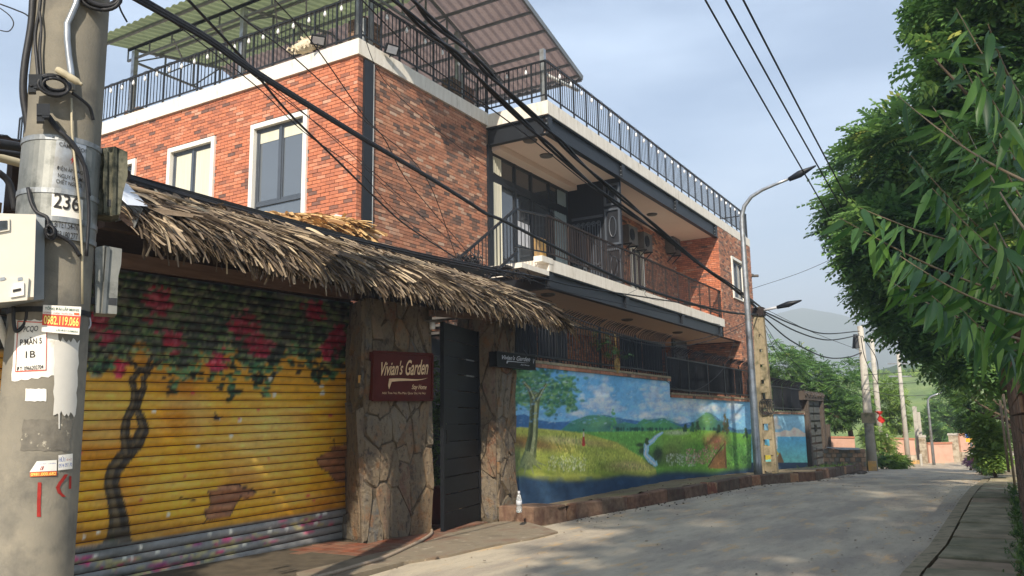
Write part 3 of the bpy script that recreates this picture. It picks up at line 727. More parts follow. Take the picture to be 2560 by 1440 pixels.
# carved black partition across the balcony
PX = 21.7
pt = MB(); pt.box((PX, Y2+.1, 5.42), (PX+.06, Y1, 8.66)); part_ = pt.build('partition', 'patio_black', house, label='black carved screen closing the first balcony bay')
def carve(mb):
    for y0, y1 in ((Y2+.12, Y2+.62),):
        for z0, z1 in ((5.5, 6.55), (6.65, 7.75), (7.85, 8.5)):
            for a in ((y0, z0, y1, z0+.06), (y0, z1-.06, y1, z1), (y0, z0+.06, y0+.06, z1-.06), (y1-.06, z0+.06, y1, z1-.06)):
                mb.box((PX-.05, a[0], a[1]), (PX, a[2], a[3]))
            ym = (y0+y1)/2; zm = (z0+z1)/2
            mb.tube([(PX-.03, ym+.11*math.cos(k*.5), zm+(z1-z0)*.28*math.sin(k*.5)) for k in range(14)], .016, 5)
    for k in range(12):
        y_ = Y2+.75+k*.085; mb.tube([(PX-.05, y_, 5.7), (PX-.05, y_, 7.35)], .018, 6)
    for k in range(6):
        y_ = Y2+.8+k*.165
        for zc in (7.35, 6.1):
            mb.tube([(PX-.055, y_+.075*math.cos(a_*.5)*(1-a_/22), zc+.09*math.sin(a_*.5)*(1-a_/22)) for a_ in range(18)], .017, 5)
    mb.box((PX-.04, Y2+.68, 7.55), (PX, Y1-.1, 7.62)); mb.box((PX-.04, Y2+.68, 5.55), (PX, Y1-.1, 5.66))
cm = MB(); carve(cm); cm.build('carving', 'alu_grey', part_)  # grey on the black carving stands in for its glints
# brick bay behind the balcony
hb = []
DX0, DX1 = hy(1690, 700, Y1)[0], hy(1746, 700, Y1)[0]
hb.append(win(DX0, DX1, 5.42, 7.75, mull=False, wall=house, ax='x', fx=Y1))
a_ = hy(1588, 640, Y1)[0]; b__ = hy(1606, 640, Y1)[0]
hb.append(win(a_-.55, b__, 5.42, 7.75, wall=house, ax='x', fx=Y1, curt=5.6))
wall_b = wallseg('x', Y1+.004, Y1+.25, PX+.06, XP, 5.0, 8.66, hb).build('wall', 'brick_joint', house, label='shaded brick wall behind the balcony')
dk = MB(); dk.box((PX+.1, Y1+.3, 5.3), (XP, Y1+.34, 8.6)); dk.build('room_blind', 'patio_black', house)
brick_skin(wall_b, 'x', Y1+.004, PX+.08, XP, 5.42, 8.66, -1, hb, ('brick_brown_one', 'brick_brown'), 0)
# pier at the far end
PW = (hy(1826, 640, Y2)[0], hy(1858, 700, Y2)[0])
hp = [win(PW[0], PW[1], 6.42, 8.15, wall=house, ax='x', fx=Y2)]
pb = wallseg('x', Y2+.004, Y2+.25, XP+.004, XE-.005, 5.0, 9.07, hp); pb.box((XP+.004, Y2+.251, 5.0), (XE-.005, YBK, 9.07)); pb.box((33.504, Y2+.006, -.6), (XE-.007, YBK, 4.998)); wall_p = pb.build('wall', 'brick_joint', house, label='brick end block with one narrow window')
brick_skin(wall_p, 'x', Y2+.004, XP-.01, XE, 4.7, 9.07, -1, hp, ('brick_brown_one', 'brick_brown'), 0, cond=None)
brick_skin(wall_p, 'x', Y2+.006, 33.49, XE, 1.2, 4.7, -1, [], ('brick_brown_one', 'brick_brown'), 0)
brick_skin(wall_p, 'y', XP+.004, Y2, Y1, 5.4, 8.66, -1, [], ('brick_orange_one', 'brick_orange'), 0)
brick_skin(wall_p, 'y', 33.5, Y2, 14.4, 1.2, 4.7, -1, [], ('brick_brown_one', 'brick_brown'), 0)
# ground floor behind the fence
gf = MB(); gf.box((XB-3, Y1+2.2, 0), (33.5, Y1+2.4, 4.72)); wall_g = gf.build('wall', 'brick_joint', house, label='dark ground floor brick wall behind the garden fence')
hg_ = []
for px0, px1 in ((1372, 1402), (1484, 1512)):
    x0, x1 = hy(px0, 880, Y1+2.2)[0], hy(px1, 880, Y1+2.2)[0]
    P = MB(); P.box((x0, Y1+2.13, .8), (x1, Y1+2.19, 3.6)); w_ = P.build('window', 'alu_grey', house)
    curtain(x0+.08, x1-.08, Y1+2.1, .9, 3.5, 'curtain_dim', w_); hg_.append((x0, x1, .8, 3.6))
brick_skin(wall_g, 'x', Y1+2.2, XB-3, 33.5, .6, 4.7, -1, hg_, ('brick_brown_one', 'brick_brown'), 0)
lx0_, lx1_ = hy(1686, 860, 10.55)[0], hy(1712, 860, 10.55)[0]
lb = MB(); lb.box((lx0_, Y1-.2, 3.6), (lx1_+.4, Y1-.12, 4.66))
for k in range(7): lb.box((lx0_+.1, Y1-.26, 3.65+k*.14), (lx1_, Y1-.195, 3.72+k*.14))
lb.build('louvre_panel', 'alu_grey', house)
# ceiling lamps
for (px, py, z) in ((1366, 388, 8.66), (1325, 350, 8.66), (1630, 535, 8.66), (1568, 798, 4.72), (1694, 830, 4.72), (1370, 735, 4.72), (1815, 861, 4.72)):
    p = hz(px, py, z); m_ = MB(); m_.lathe((p[0], p[1], z-.06), [(.10, 0), (.17, .02), (.19, .058)], 18); m_.build('ceiling_lamp', 'ac_white', house, smooth=True)
# ------------------------------------------------------------------ railings
def baluster_mesh(h, mat='rail_black', w=.016):
    m_ = MB(); m_.box((-w/2, -w/2, 0), (w/2, w/2, h)); return m_.mesh('baluster', mat)
def railing(p, q, zb, zt, sp, post_every=8, mat='rail_black', posts=None, end=True, name='railing', foot=.13):
    p = np.array(p, float); q = np.array(q, float); L_ = np.linalg.norm(q-p); d = (q-p)/L_; n = int(round(L_/sp))
    R_ = MB(); R_.bar((*p, zt-.02), (*q, zt-.02), .05, .04)
    ro = R_.build(name, mat, house); R_ = MB(); R_.bar((*p, zb+.0), (*q, zb+.0), .032, .032); R_.build('bottom_rail', mat, ro); off = wloc(ro); bm_ = baluster_mesh(zt-zb-.05, mat); pm_ = baluster_mesh(zt-zb-.04+foot, mat, .036)
    for i in range(0, n+1):
        c = p+d*L_*i/n
        if i % post_every == 0 or i == n: link('post', pm_, ro, Vector((c[0], c[1], zb-foot))-off)
        else: link('baluster', bm_, ro, Vector((c[0], c[1], zb+.008))-off)
    return ro
railing((XC+.05, Y1+.02), (XC+.05, 23.7), 9.60, 10.52, .128, 5)
railing((XC+.05, Y1+.02-.05), (XB-.05, Y1-.03), 9.60, 10.52, .128, 5)
railing((XB+.02, Y1-.03), (XB+.02, Y2+.05), 9.60, 10.52, .128, 5)
railing((XB+.02, Y2+.03), (XE-.2, Y2+.03), 9.60, 10.52, .128, 6)
railing((XE-.2, Y2+.03), (XE-.2, Y2+2.5), 9.60, 10.52, .2, 6)
railing((XB-.1, Y2+.05), (XP, Y2+.05), 5.56, 6.50, .128, 9, mat='rust_rail', foot=.16)
# back corner of the balcony rail, then the stair rail running down
railing((XB-.1, Y2+.05), (15.9, Y2+.35), 5.56, 6.48, .128, 9)
st = MB(); pS, qS = np.array((15.62, Y2+.1, 6.36)), np.array((13.0, Y2+.1, 4.62))
st.bar(pS, qS, .05); st.bar(pS-np.array((0, 0, 1.0)), qS-np.array((0, 0, .95)), .05, .05); sr = st.build('stair_railing', 'rail_black', house)
bm_ = baluster_mesh(.98)
for i in range(19):
    c = pS*(1-i/18)+qS*i/18; link('baluster', bm_, sr, Vector((c[0], c[1], c[2]-1.0))-wloc(sr))
for i in range(10):
    x_ = 15.5-i*.28; tr = MB(); tr.box((x_-.3, Y2+.15, 4.95-i*.19), (x_, Y1-.1, 5.0-i*.19)); tr.build('stair_tread', 'stair_tread', house)
# planter stubs of rough brick at the roof posts
def stub(x0, y0, x1, y1, z0, z1):
    m_ = MB(); m_.box((x0, y0, z0), (x1, y1, z1)); o = m_.build('brick_stub', 'brick_joint', house)
    brick_skin(o, 'x', y0, x0, x1, z0, z1, -1, [], ('brick_brown_one', 'old_brick'), 0, bl=.2, stuffname='brickwork')
    brick_skin(o, 'y', x0, y0, y1, z0, z1, -1, [], ('brick_brown_one', 'old_brick'), 0, bl=.2, stuffname='brickwork')
stub(12.7, 11.15, 13.25, 11.6, 9.36, 10.35); stub(16.0, 11.1, 16.95, 11.45, 9.36, 10.15)
stub(12.3, 14.2, 12.75, 14.8, 9.36, 9.72); stub(12.3, 18.3, 12.7, 18.9, 9.36, 9.72)
for (x_, y_, r_, z1) in ((12.52, 11.0, .055, 10.15), (12.62, 11.25, .05, 12.2), (12.8, 11.05, .055, 12.2)):
    m_ = MB(); m_.tube([(x_, y_, 9.36), (x_, y_, z1)], r_, 10); m_.build('roof_pipe', 'galv_dull', house, smooth=True)
gt = MB()
for a in ((16.55, 9.95), (16.95, 9.95)): pass
gt.bar((16.2, 10.95, 9.45), (16.2, 10.95, 10.25), .03); gt.bar((16.85, 10.95, 9.45), (16.85, 10.95, 10.25), .03); gt.bar((16.2, 10.95, 10.25), (16.85, 10.95, 10.25), .03)
gt.build('sign_frame', 'galvanised', house)
# ------------------------------------------------------------------ rooftop shelter
RX, RZ, TX, TZ, EX, EZ = 15.2, 12.05, 19.35, 10.92, 11.25, 11.26
RY0, RY1 = 9.15, 18.9
shel = thing('roof_shelter', 'corrugated metal shelter on the roof terrace, green underside left and brown right', 'canopy', (15.2, 13, 9.4))
def sheet(x0, z0, x1, z1, y0, y1, mat, name):
    n = int((y1-y0)/.06); V = []; Q = []
    for i in range(n+1):
        y = y0+(y1-y0)*i/n; w = .02*(1 if i % 4 < 2 else -1)
        for q in (0, .5, 1): V.append((x0+(x1-x0)*q, y, z0+(z1-z0)*q+w))
    for i in range(n):
        for j in (0, 1): k = i*3+j; Q.append((k, k+1, k+4, k+3))
    m_ = MB(); m_.add(V, Q); return m_.build(name, mat, shel)
def trans(name, c1, c2, dots):
    m, t, b = node_mat(name); col = ramp(t, noise(t, 1.1, 5, .6), [(.3, c1), (.7, c2)])
    vo = nd(t, 'ShaderNodeTexVoronoi'); vo.inputs['Scale'].default_value = 9; g_ = nd(t, 'ShaderNodeNewGeometry'); t.links.new(g_.outputs['Position'], vo.inputs['Vector']); vo.inputs['Randomness'].default_value = .25
    dd = ramp(t, vo.outputs['Distance'], [(.25, (dots,)*3), (.42, (1, 1, 1))]); col = mixc(t, 1., col, dd, 'MULTIPLY')
    t.links.new(col, b.inputs['Base Color']); b.inputs['Roughness'].default_value = .6
    tr = nd(t, 'ShaderNodeBsdfTranslucent'); t.links.new(col, tr.inputs[0]); ms = nd(t, 'ShaderNodeMixShader'); ms.inputs[0].default_value = .5
    out = t.nodes['Material Output']; t.links.new(b.outputs[0], ms.inputs[1]); t.links.new(tr.outputs[0], ms.inputs[2]); t.links.new(ms.outputs[0], out.inputs[0])
trans('sheet_green', s(112, 122, 90), s(130, 140, 102), .94); trans('sheet_brown', s(150, 130, 122), s(164, 142, 132), .88)
sheet(EX, EZ, RX-.0, RZ, RY0, RY1, 'sheet_green', 'roof_sheet')['label'] = 'green translucent roof sheet'
sheet(RX, RZ, TX, TZ, RY0, RY1, 'sheet_brown', 'roof_sheet')['label'] = 'brown roof sheet'
def zroof(x): return RZ+(x-RX)*((TZ-RZ)/(TX-RX)) if x > RX else RZ+(x-RX)*((RZ-EZ)/(RX-EX))
tm = MB(); tm.bar((TX+.03, RY0-.03, TZ-.02), (RX, RY0-.03, RZ-.01), .06, .14); tm.bar((EX, RY0-.03, EZ), (RX, RY0-.03, RZ), .06, .14); tm.bar((TX+.04, RY0, TZ-.03), (TX+.04, RY1, TZ-.03), .06, .14); tm.build('edge_trim', 'truss_grey', shel)
for x_ in (11.6, 12.3, 13.1, 13.9, 14.7, 15.9, 16.6, 17.3, 18.0, 18.7, 19.2):
    m_ = MB(); m_.bar((x_, RY0, zroof(x_)-.06), (x_, RY1, zroof(x_)-.06), .05, .07); m_.build('purlin', 'truss_grey', shel)
def truss(y, x0, x1, zb):
    m_ = MB(); m_.bar((x0, y, zroof(x0)-.14), (RX, y, RZ-.14), .06, .06); m_.bar((RX, y, RZ-.14), (x1, y, zroof(x1)-.14), .06, .06)
    m_.bar((x0, y, zb), (x1, y, zb), .05, .05); xs_ = np.linspace(x0, x1, 8)
    for i, x_ in enumerate(xs_):
        if zroof(x_)-.14 > zb+.05: m_.bar((x_, y, zb), (x_, y, zroof(x_)-.14), .04)
        if i and zroof(x_) > zb: m_.bar((xs_[i-1], y, zb), (x_, y, max(zroof(x_)-.14, zb+.02)), .035)
    m_.build('truss', 'truss_grey', shel)
for y_ in (11.2, 14.5, 18.6): truss(y_, 12.3, 18.6, 11.0)
def sidetruss(x, z0, z1):
    m_ = MB(); m_.bar((x, RY0, z0), (x, RY1, z0), .05); m_.bar((x, RY0, z1), (x, RY1, z1), .05); ys_ = np.linspace(RY0, RY1, 12)
    for i, y_ in enumerate(ys_):
        m_.bar((x, y_, z0), (x, y_, z1), .03)
    m_.build('truss', 'truss_grey', shel)
sidetruss(12.3, 11.1, 11.4)
for (x_, y_, zt, w_) in ((12.3, 18.6, 11.3, .12), (12.3, 14.5, 11.3, .12), (16.45, 11.25, 11.6, .13), (17.35, 9.25, 10.95, .12), (16.45, 14.6, 11.6, .1), (16.45, 18.6, 11.6, .1)):
    m_ = MB(); m_.box((x_-w_/2, y_-w_/2, 9.36), (x_+w_/2, y_+w_/2, zt)); m_.build('post', 'galvanised', shel)
for y_ in (12.6, 13.6, 15.5, 17.2):
    m_ = MB(); m_.bar((12.4, y_, 11.3), (13.6, y_+1.2, 11.5), .035); m_.build('brace', 'truss_grey', shel)
gu = MB(); gu.tube([(TX-1.6, RY0+.3, TZ-.42), (TX-.1, RY0+.05, TZ-.4)], .05, 8); gu.build('gutter_pipe', 'pvc_white', shel, smooth=True)
# ------------------------------------------------------------------ string lights, floodlights, units
def bulbs(p, q, z, sp, label):
    p = np.array(p, float); q = np.array(q, float); L_ = np.linalg.norm(q-p); n = int(L_/sp)
    t_ = thing('string_lights', label, 'string lights', (p[0], p[1], z), 'string lights on the roof rail')
    w_ = MB(); w_.tube([(*(p+(q-p)*i/(n*4)), z-.02*(i % 4 in (1, 2, 3))) for i in range(n*4+1)], .006, 4); w_.build('wire', 'black_cable', t_)
    B_ = MB(); B_.lathe((0, 0, -.26), [(.006, .0), (.028, .02), (.036, .05), (.030, .085), (.018, .11), (.016, .13)], 10); me = B_.mesh('bulb', 'bulb_white', smooth=True)
    H_ = MB(); H_.lathe((0, 0, -.13), [(.018, 0), (.018, .04), (.006, .06), (.004, .13)], 6); hm = H_.mesh('socket', 'black_cable')
    for i in range(1, n):
        c = p+(q-p)*i/n; b_ = link('bulb', me, t_, Vector((c[0], c[1], z+rnd.uniform(-.03, .0)))-t_.location); link('socket', hm, b_, (0, 0, 0))
bulbs((XC-.02, Y1), (XC-.02, 23.5), 10.5, .47, 'white bulbs hung along the sunlit side of the roof railing')
bulbs((XC+.1, Y1-.1), (XB, Y1-.1), 10.5, .62, 'white bulbs hung on the recessed middle stretch of the roof railing')
bulbs((XB-.04, Y1-.1), (XB-.04, Y2), 10.5, .55, 'white bulbs on the short roof railing turning out over the balcony')
bulbs((XB, Y2-.04), (XE-.3, Y2-.04), 10.5, .62, 'white bulbs on the long roof railing running away over the street')
def flood(x, y, z, d, label):
    t_ = thing('floodlight', label, 'floodlight', (x, y, z), 'small floodlights on the roof edge')
    d = Vector(d).normalized(); u = Vector((0, 0, 1)).cross(d).normalized(); v = d.cross(u)
    m_ = MB(); m_.obox((x, y, z), np.array(u)*.15, np.array(v)*.11, np.array(d)*.03); m_.bar((x, y, z), (x-d[0]*.1, y-d[1]*.1, z-.15), .02); m_.build('housing', 'steel_black', t_)
    m_ = MB(); m_.obox(np.array((x, y, z))+np.array(d)*.032, np.array(u)*.12, np.array(v)*.08, np.array(d)*.004); m_.build('lens', 'sign_silver', t_)
flood(XC-.2, 11.75, 9.63, (-.4, -.55, -.75), 'black floodlight clamped low on the rail beside the white bundle')
flood(12.95, Y1-.22, 9.52, (-.3, -.75, -.55), 'black floodlight on the roof edge just right of the house corner')
t_ = thing('rope_bundle', 'pale frayed bundle of rope lying against the roof railing', 'rope bundle', (XC-.03, 12.5, 9.55))
m_ = MB(); V0 = hx(768, 112, XC)
for k in range(46):
    a0 = rnd.uniform(-.42, .42); pts = []
    for j in range(7):
        th = math.pi*j/6; pts.append((V0[0]+rnd.uniform(-.14, .08), V0[1]+a0+.04*math.cos(th)+rnd.uniform(-.05, .05), V0[2]-.02+math.sin(th)*.24*(1-abs(a0)*.9)-.1+rnd.uniform(-.04, .04)))
    m_.tube(pts, .022, 5, cap=False)
m_.build('strand', 'rope_white', t_, kind='stuff')
m_ = MB(); m_.blob((V0[0], V0[1], V0[2]-.02), (.13, .44, .16), 14, .12); m_.build('core', 'rope_white', t_, smooth=True)
def ac(x, y, z, w, h, d, label, face=-1):
    t_ = thing('air_conditioner', label, 'air conditioner', (x, y, z), 'air conditioners on the balcony wall')
    m_ = MB(); m_.box((x-w/2, y-d, z), (x+w/2, y, z+h)); m_.build('case', 'ac_white', t_)
    m_ = MB()
    for k in range(7): m_.tube([(x-w*.15+r_*math.cos(a_), y-d-.008, z+h/2+r_*math.sin(a_)) for r_ in (.04+.03*k,) for a_ in np.linspace(0, 6.28, 16)], .007, 4)
    m_.build('grille', 'steel_black', t_)
    m_ = MB(); m_.lathe((0, 0, 0), [(.2, 0), (.2, .01)], 18)
    m_.v = [(x-w*.15+a[0], y-d-.002-a[2], z+h/2+a[1]) for a in m_.v]; m_.build('fan_opening', 'black_net', t_)
    for q in (-.35, .35): m_ = MB(); m_.bar((x+w*q, y+.0, z-.03), (x+w*q, y-d-.05, z-.03), .04); m_.bar((x+w*q, y, z-.35), (x+w*q, y-d, z-.04), .03); m_.build('bracket', 'rail_black', t_)
for (px, py, lb_) in ((1583, 585, 'first wall air conditioner after the carved screen'), (1620, 602, 'middle wall air conditioner under the balcony ceiling'), (1692, 612, 'last wall air conditioner, beside the round lamp')):
    p = hy(px, py, Y1-.35); ac(p[0], Y1-.02, p[2]-.35, .8, .62, .34, lb_)
p = hy(1712, 617, Y1-.3); t_ = thing('gong_lamp', 'pale round disc hanging by a cord from the balcony ceiling', 'hanging disc', p)
m_ = MB(); m_.lathe((0, 0, 0), [(.17, 0), (.19, .02), (.17, .04)], 20); m_.v = [(p[0]+a[2], p[1]+a[0], p[2]+a[1]) for a in m_.v]; m_.build('disc', 'ac_white', t_, smooth=False)
m_ = MB(); m_.tube([(p[0], p[1], p[2]+.15), (p[0], p[1], 8.66)], .012, 5); m_.box((p[0]-.1, p[1]-.1, 8.35), (p[0]+.1, p[1]+.1, 8.42)); m_.build('cord', 'rust_rail', t_)
p = hy(1882, 690, Y2); t_ = thing('security_camera', 'small grey camera on the far corner of the brick house', 'camera', (XE+.1, Y2, p[2]))
m_ = MB(); m_.box((XE-.05, Y2-.06, p[2]-.05), (XE+.25, Y2+.06, p[2]+.06)); m_.tube([(XE+.2, Y2, p[2]), (XE+.2, Y2-.25, p[2]-.02)], .06, 8); m_.build('body', 'ac_white', t_)
# ------------------------------------------------------------------ painted pictures (artwork colours stored per vertex on the real surfaces)
class Canvas:
    """flat artwork; coordinates are those measured on the photograph of the wall"""
    def __init__(self, x0, y0, x1, y1, base):
        self.x0, self.y0 = x0, y0; self.w, self.h = x1-x0, y1-y0
        self.a = np.zeros((self.h, self.w, 3)); self.a[:] = base; self.Y, self.X = np.mgrid[y0:y1, x0:x1].astype(float)
    def put(self, m, c, k=1.):
        m = np.clip(m*k, 0, 1)[..., None]; self.a = self.a*(1-m)+np.asarray(c)*m
    def ell(self, x, y, rx, ry, c, k=1., soft=.25, ang=0.):
        R_ = max(rx, ry)*(1+soft)+2; i0, i1 = int(max(0, y-R_-self.y0)), int(min(self.h, y+R_-self.y0)); j0, j1 = int(max(0, x-R_-self.x0)), int(min(self.w, x+R_-self.x0))
        if i1 <= i0 or j1 <= j0: return
        dx, dy = self.X[i0:i1, j0:j1]-x, self.Y[i0:i1, j0:j1]-y; ca, sa = math.cos(ang), math.sin(ang)
        d = np.sqrt(((dx*ca+dy*sa)/rx)**2+((-dx*sa+dy*ca)/ry)**2); m = np.clip((1+soft-d)/(2*soft+1e-6), 0, 1)[..., None]*k
        self.a[i0:i1, j0:j1] = self.a[i0:i1, j0:j1]*(1-m)+np.asarray(c)*m
    def poly(self, pts, c, k=1.):
        m = np.zeros((self.h, self.w), bool); n = len(pts)
        for i in range(n):
            (x1, y1), (x2, y2) = pts[i], pts[(i+1) % n]
            if y1 == y2: continue
            cnd = ((self.Y < y1) != (self.Y < y2)) & (self.X < (x2-x1)*(self.Y-y1)/(y2-y1)+x1); m ^= cnd
        self.put(m.astype(float), c, k)
    def below(self, pts, c, k=1., soft=2.):
        xs_, ys_ = zip(*pts); L_ = np.interp(self.X, xs_, ys_); self.put(np.clip((self.Y-L_)/soft, 0, 1), c, k)
    def stroke(self, pts, r, c, k=1.):
        P = [np.array(p, float) for p in pts]
        for i in range(len(P)-1):
            n = max(2, int(np.linalg.norm(P[i+1]-P[i])/1.3))
            ra = r[i] if hasattr(r, '__len__') else r; rb = r[i+1] if hasattr(r, '__len__') else r
            for j in range(n): q = j/n; p = P[i]*(1-q)+P[i+1]*q; rr = ra*(1-q)+rb*q; self.ell(p[0], p[1], rr, rr, c, k, .2)
    def fbm(self, sc, seed, sx=1., sy=1.):
        r = np.random.default_rng(seed); out = np.zeros((self.h, self.w)); amp = 1; tot = 0
        for o in range(5):
            n = r.random((64, 64)); u = (self.X-self.x0)/sc*sx*2**o; v = (self.Y-self.y0)/sc*sy*2**o
            i, j = np.floor(v).astype(int), np.floor(u).astype(int); fv, fu = v-i, u-j; fv = fv*fv*(3-2*fv); fu = fu*fu*(3-2*fu)
            g_ = lambda a, b_: n[a % 64, b_ % 64]
            out += amp*((g_(i, j)*(1-fu)+g_(i, j+1)*fu)*(1-fv)+(g_(i+1, j)*(1-fu)+g_(i+1, j+1)*fu)*fv); tot += amp; amp *= .55
        return out/tot
    def sample(self, P):                       # P: world points on the surface
        v = P-CE; c = v@CF; x = 1280+FPX*(v@CR)/c-self.x0; y = 720-FPX*(v@CU)/c-self.y0
        x = np.clip(x, 0, self.w-1.001); y = np.clip(y, 0, self.h-1.001); i, j = y.astype(int), x.astype(int); fy, fx = (y-i)[:, None], (x-j)[:, None]
        i2, j2 = np.minimum(i+1, self.h-1), np.minimum(j+1, self.w-1); a = self.a
        return (a[i, j]*(1-fx)+a[i, j2]*fx)*(1-fy)+(a[i2, j]*(1-fx)+a[i2, j2]*fx)*fy
r_ = random.Random(3)
# shutter artwork: yellow wall, climbing bougainvillea, twisted trunk, broken plaster patches
SC = Canvas(150, 640, 900, 1500, s(220, 164, 34))
f1 = SC.fbm(150, 1, 1, 1.3); f2 = SC.fbm(60, 2, .5, 2.2)
SC.put(np.clip((f1-.5)*4, 0, 1), s(230, 176, 50), .8); SC.put(np.clip((.46-f1)*5, 0, 1), s(190, 122, 18), .8)
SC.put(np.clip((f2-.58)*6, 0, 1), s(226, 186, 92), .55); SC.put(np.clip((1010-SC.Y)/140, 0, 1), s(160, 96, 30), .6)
for (x, y, rx, ry) in ((255, 1030, 70, 60), (500, 1045, 26, 40), (650, 1110, 90, 90), (690, 1060, 60, 30), (470, 1010, 60, 12)): SC.ell(x, y, rx, ry, s(226, 200, 120), .42, .8)
dk_ = s(24, 30, 24)
SC.below([(150, 1290), (500, 1285), (900, 1240)], s(140, 88, 26), .5, 40)
def edge(x): return 905+22*math.sin(x*.031)+16*math.sin(x*.083+1)
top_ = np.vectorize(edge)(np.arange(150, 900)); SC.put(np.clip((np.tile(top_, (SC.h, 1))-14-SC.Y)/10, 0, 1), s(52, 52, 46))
f3 = SC.fbm(46, 5, .7, 1.2); up = np.clip((np.tile(top_, (SC.h, 1))-60-SC.Y)/30, 0, 1)
SC.put(np.clip((f3-.47)*9, 0, 1)*up, s(126, 118, 100)); SC.put(np.clip((.43-f3)*9, 0, 1)*up, s(26, 32, 30))
for _ in range(2300):                          # leaf dabs
    x = r_.uniform(160, 895); y = r_.uniform(680, edge(x)+8); c = r_.choice([s(44, 84, 54), s(70, 112, 64), s(120, 150, 84), s(30, 60, 44), s(28, 44, 40), s(150, 150, 120), s(96, 100, 92), s(150, 170, 110)])
    SC.ell(x, y, r_.uniform(4, 9), r_.uniform(3, 6), c, r_.uniform(.5, .95), .25, r_.uniform(-.4, .4))
for (vx_, vy, n) in ((430, 985, 34), (585, 1000, 40), (660, 990, 34), (490, 950, 26), (795, 960, 40), (820, 950, 24), (250, 930, 24), (740, 950, 16), (270, 925, 14), (545, 975, 20), (640, 965, 26)):
    for k in range(n):
        q = r_.random(); x = vx_+(1-q)*r_.uniform(-46, 40)+r_.uniform(-12, 12); y = edge(x)-20+(vy-edge(x)+20)*q
        SC.ell(x, y, r_.uniform(5, 10), r_.uniform(3.5, 6), r_.choice([dk_, dk_, s(34, 74, 52), s(64, 116, 76), s(104, 148, 96)]), .95, .2, r_.uniform(-.5, .5))
for (x0, y0, rx, ry, n) in ((400, 755, 40, 40, 80), (245, 805, 34, 38, 60), (430, 850, 30, 34, 55), (300, 920, 20, 26, 26), (610, 820, 46, 40, 90), (650, 860, 40, 22, 50), (785, 775, 34, 26, 50), (845, 845, 30, 34, 70), (545, 905, 28, 30, 44), (820, 880, 18, 26, 26), (655, 880, 26, 20, 26), (270, 840, 26, 20, 26)):
    rx *= .8; ry *= .8; SC.ell(x0, y0, rx*.7, ry*.7, s(110, 24, 40), .6, .6)
    for k in range(n):
        x, y = r_.gauss(x0, rx*.5), r_.gauss(y0, ry*.5); SC.ell(x, y, r_.uniform(4, 9), r_.uniform(3, 6), r_.choice([s(196, 34, 66), s(206, 60, 92), s(170, 24, 52), s(216, 104, 120), s(130, 20, 42)]), .9, .2, r_.uniform(-.5, .5))
tk = [s(44, 38, 30), s(70, 60, 44), s(104, 88, 60), s(60, 62, 40)]
def trunk_(pts, r):
    r = [q*.74 for q in r]
    SC.stroke(pts, [q+2 for q in r], s(30, 26, 22)); SC.stroke(pts, r, tk[1])
    SC.stroke([(x-q*.35, y) for (x, y), q in zip(pts, r)], [q*.35 for q in r], tk[2], .7); SC.stroke([(x+q*.5, y) for (x, y), q in zip(pts, r)], [q*.3 for q in r], tk[0], .8)
trunk_([(296, 1360), (298, 1300), (288, 1250), (278, 1210), (285, 1175), (312, 1140), (345, 1105), (352, 1078)], [34, 26, 21, 20, 20, 20, 17, 12])
trunk_([(345, 1105), (360, 1075), (352, 1045), (340, 1020), (350, 990), (360, 968)], [14, 14, 11, 9, 9, 7])
trunk_([(318, 1135), (312, 1085), (316, 1050), (335, 1010), (337, 980), (330, 950), (345, 930)], [14, 12, 10, 10, 9, 8, 6])
trunk_([(360, 970), (358, 945), (372, 932), (352, 925)], [7, 6, 5, 4]); trunk_([(352, 925), (330, 908), (318, 895)], [6, 4, 3]); trunk_([(352, 925), (385, 915), (410, 895)], [5, 4, 3]); trunk_([(365, 920), (380, 890)], [4, 3])
for k in range(40):
    y = 940+k*10.4; SC.stroke([(300+30*math.sin(k*.5), y), (335+20*math.sin(k*.5), y+3)], 1.4, tk[0], .0)
for dx in (-60, -34, 26, 50): SC.stroke([(298, 1335), (298+dx*.6, 1362), (298+dx, 1374)], [14, 9, 3], r_.choice(tk), .95)
def patch(pts):
    SC.poly([(x+(x-sum(p[0] for p in pts)/len(pts))*.06, y+(y-sum(p[1] for p in pts)/len(pts))*.08) for x, y in pts], s(60, 44, 34)); SC.poly(pts, s(146, 98, 66))
patch([(518, 1225), (540, 1226), (560, 1214), (598, 1212), (606, 1220), (622, 1222), (640, 1232), (616, 1248), (600, 1246), (588, 1262), (575, 1290), (545, 1296), (520, 1300), (512, 1276), (528, 1262), (526, 1240)])
patch([(868, 1112), (832, 1118), (828, 1130), (805, 1140), (792, 1146), (796, 1160), (806, 1172), (822, 1180), (832, 1196), (850, 1205), (868, 1202)])
for (x0, y0, x1, y1) in ((515, 1210, 640, 1300), (795, 1110, 868, 1205)):
    for k in range(6):
        for j in range(5):
            x = x0+j*28+(k % 2)*14; y = y0+8+k*17; i, jj = int(y-SC.y0), int(x+12-SC.x0)
            if 0 <= i < SC.h and 0 <= jj < SC.w and abs(SC.a[i, jj][0]-s(146, 98, 66)[0]) < .01: SC.ell(x+12, y, 12, 5.6, r_.choice([s(170, 112, 72), s(142, 88, 56), s(184, 130, 88)]), .8, .1)
for pts in ([(590, 1248), (628, 1228), (655, 1232), (690, 1230)], [(508, 1250), (470, 1248), (440, 1244)], [(838, 1118), (834, 1100), (824, 1094)], [(834, 1100), (846, 1095)], [(806, 1172), (790, 1176)], [(520, 1298), (505, 1312)]): SC.stroke(pts, 1.1, s(50, 30, 20))
gy = [(150, 1376), (500, 1326), (900, 1262)]
SC.below(gy, s(132, 132, 130), 1, 3)
f4 = SC.fbm(60, 8, .35, 3); low = (SC.Y > np.interp(SC.X, [150, 900], [1376, 1262])+3)
SC.put(np.clip((f4-.5)*6, 0, 1)*low, s(92, 94, 88), .7)
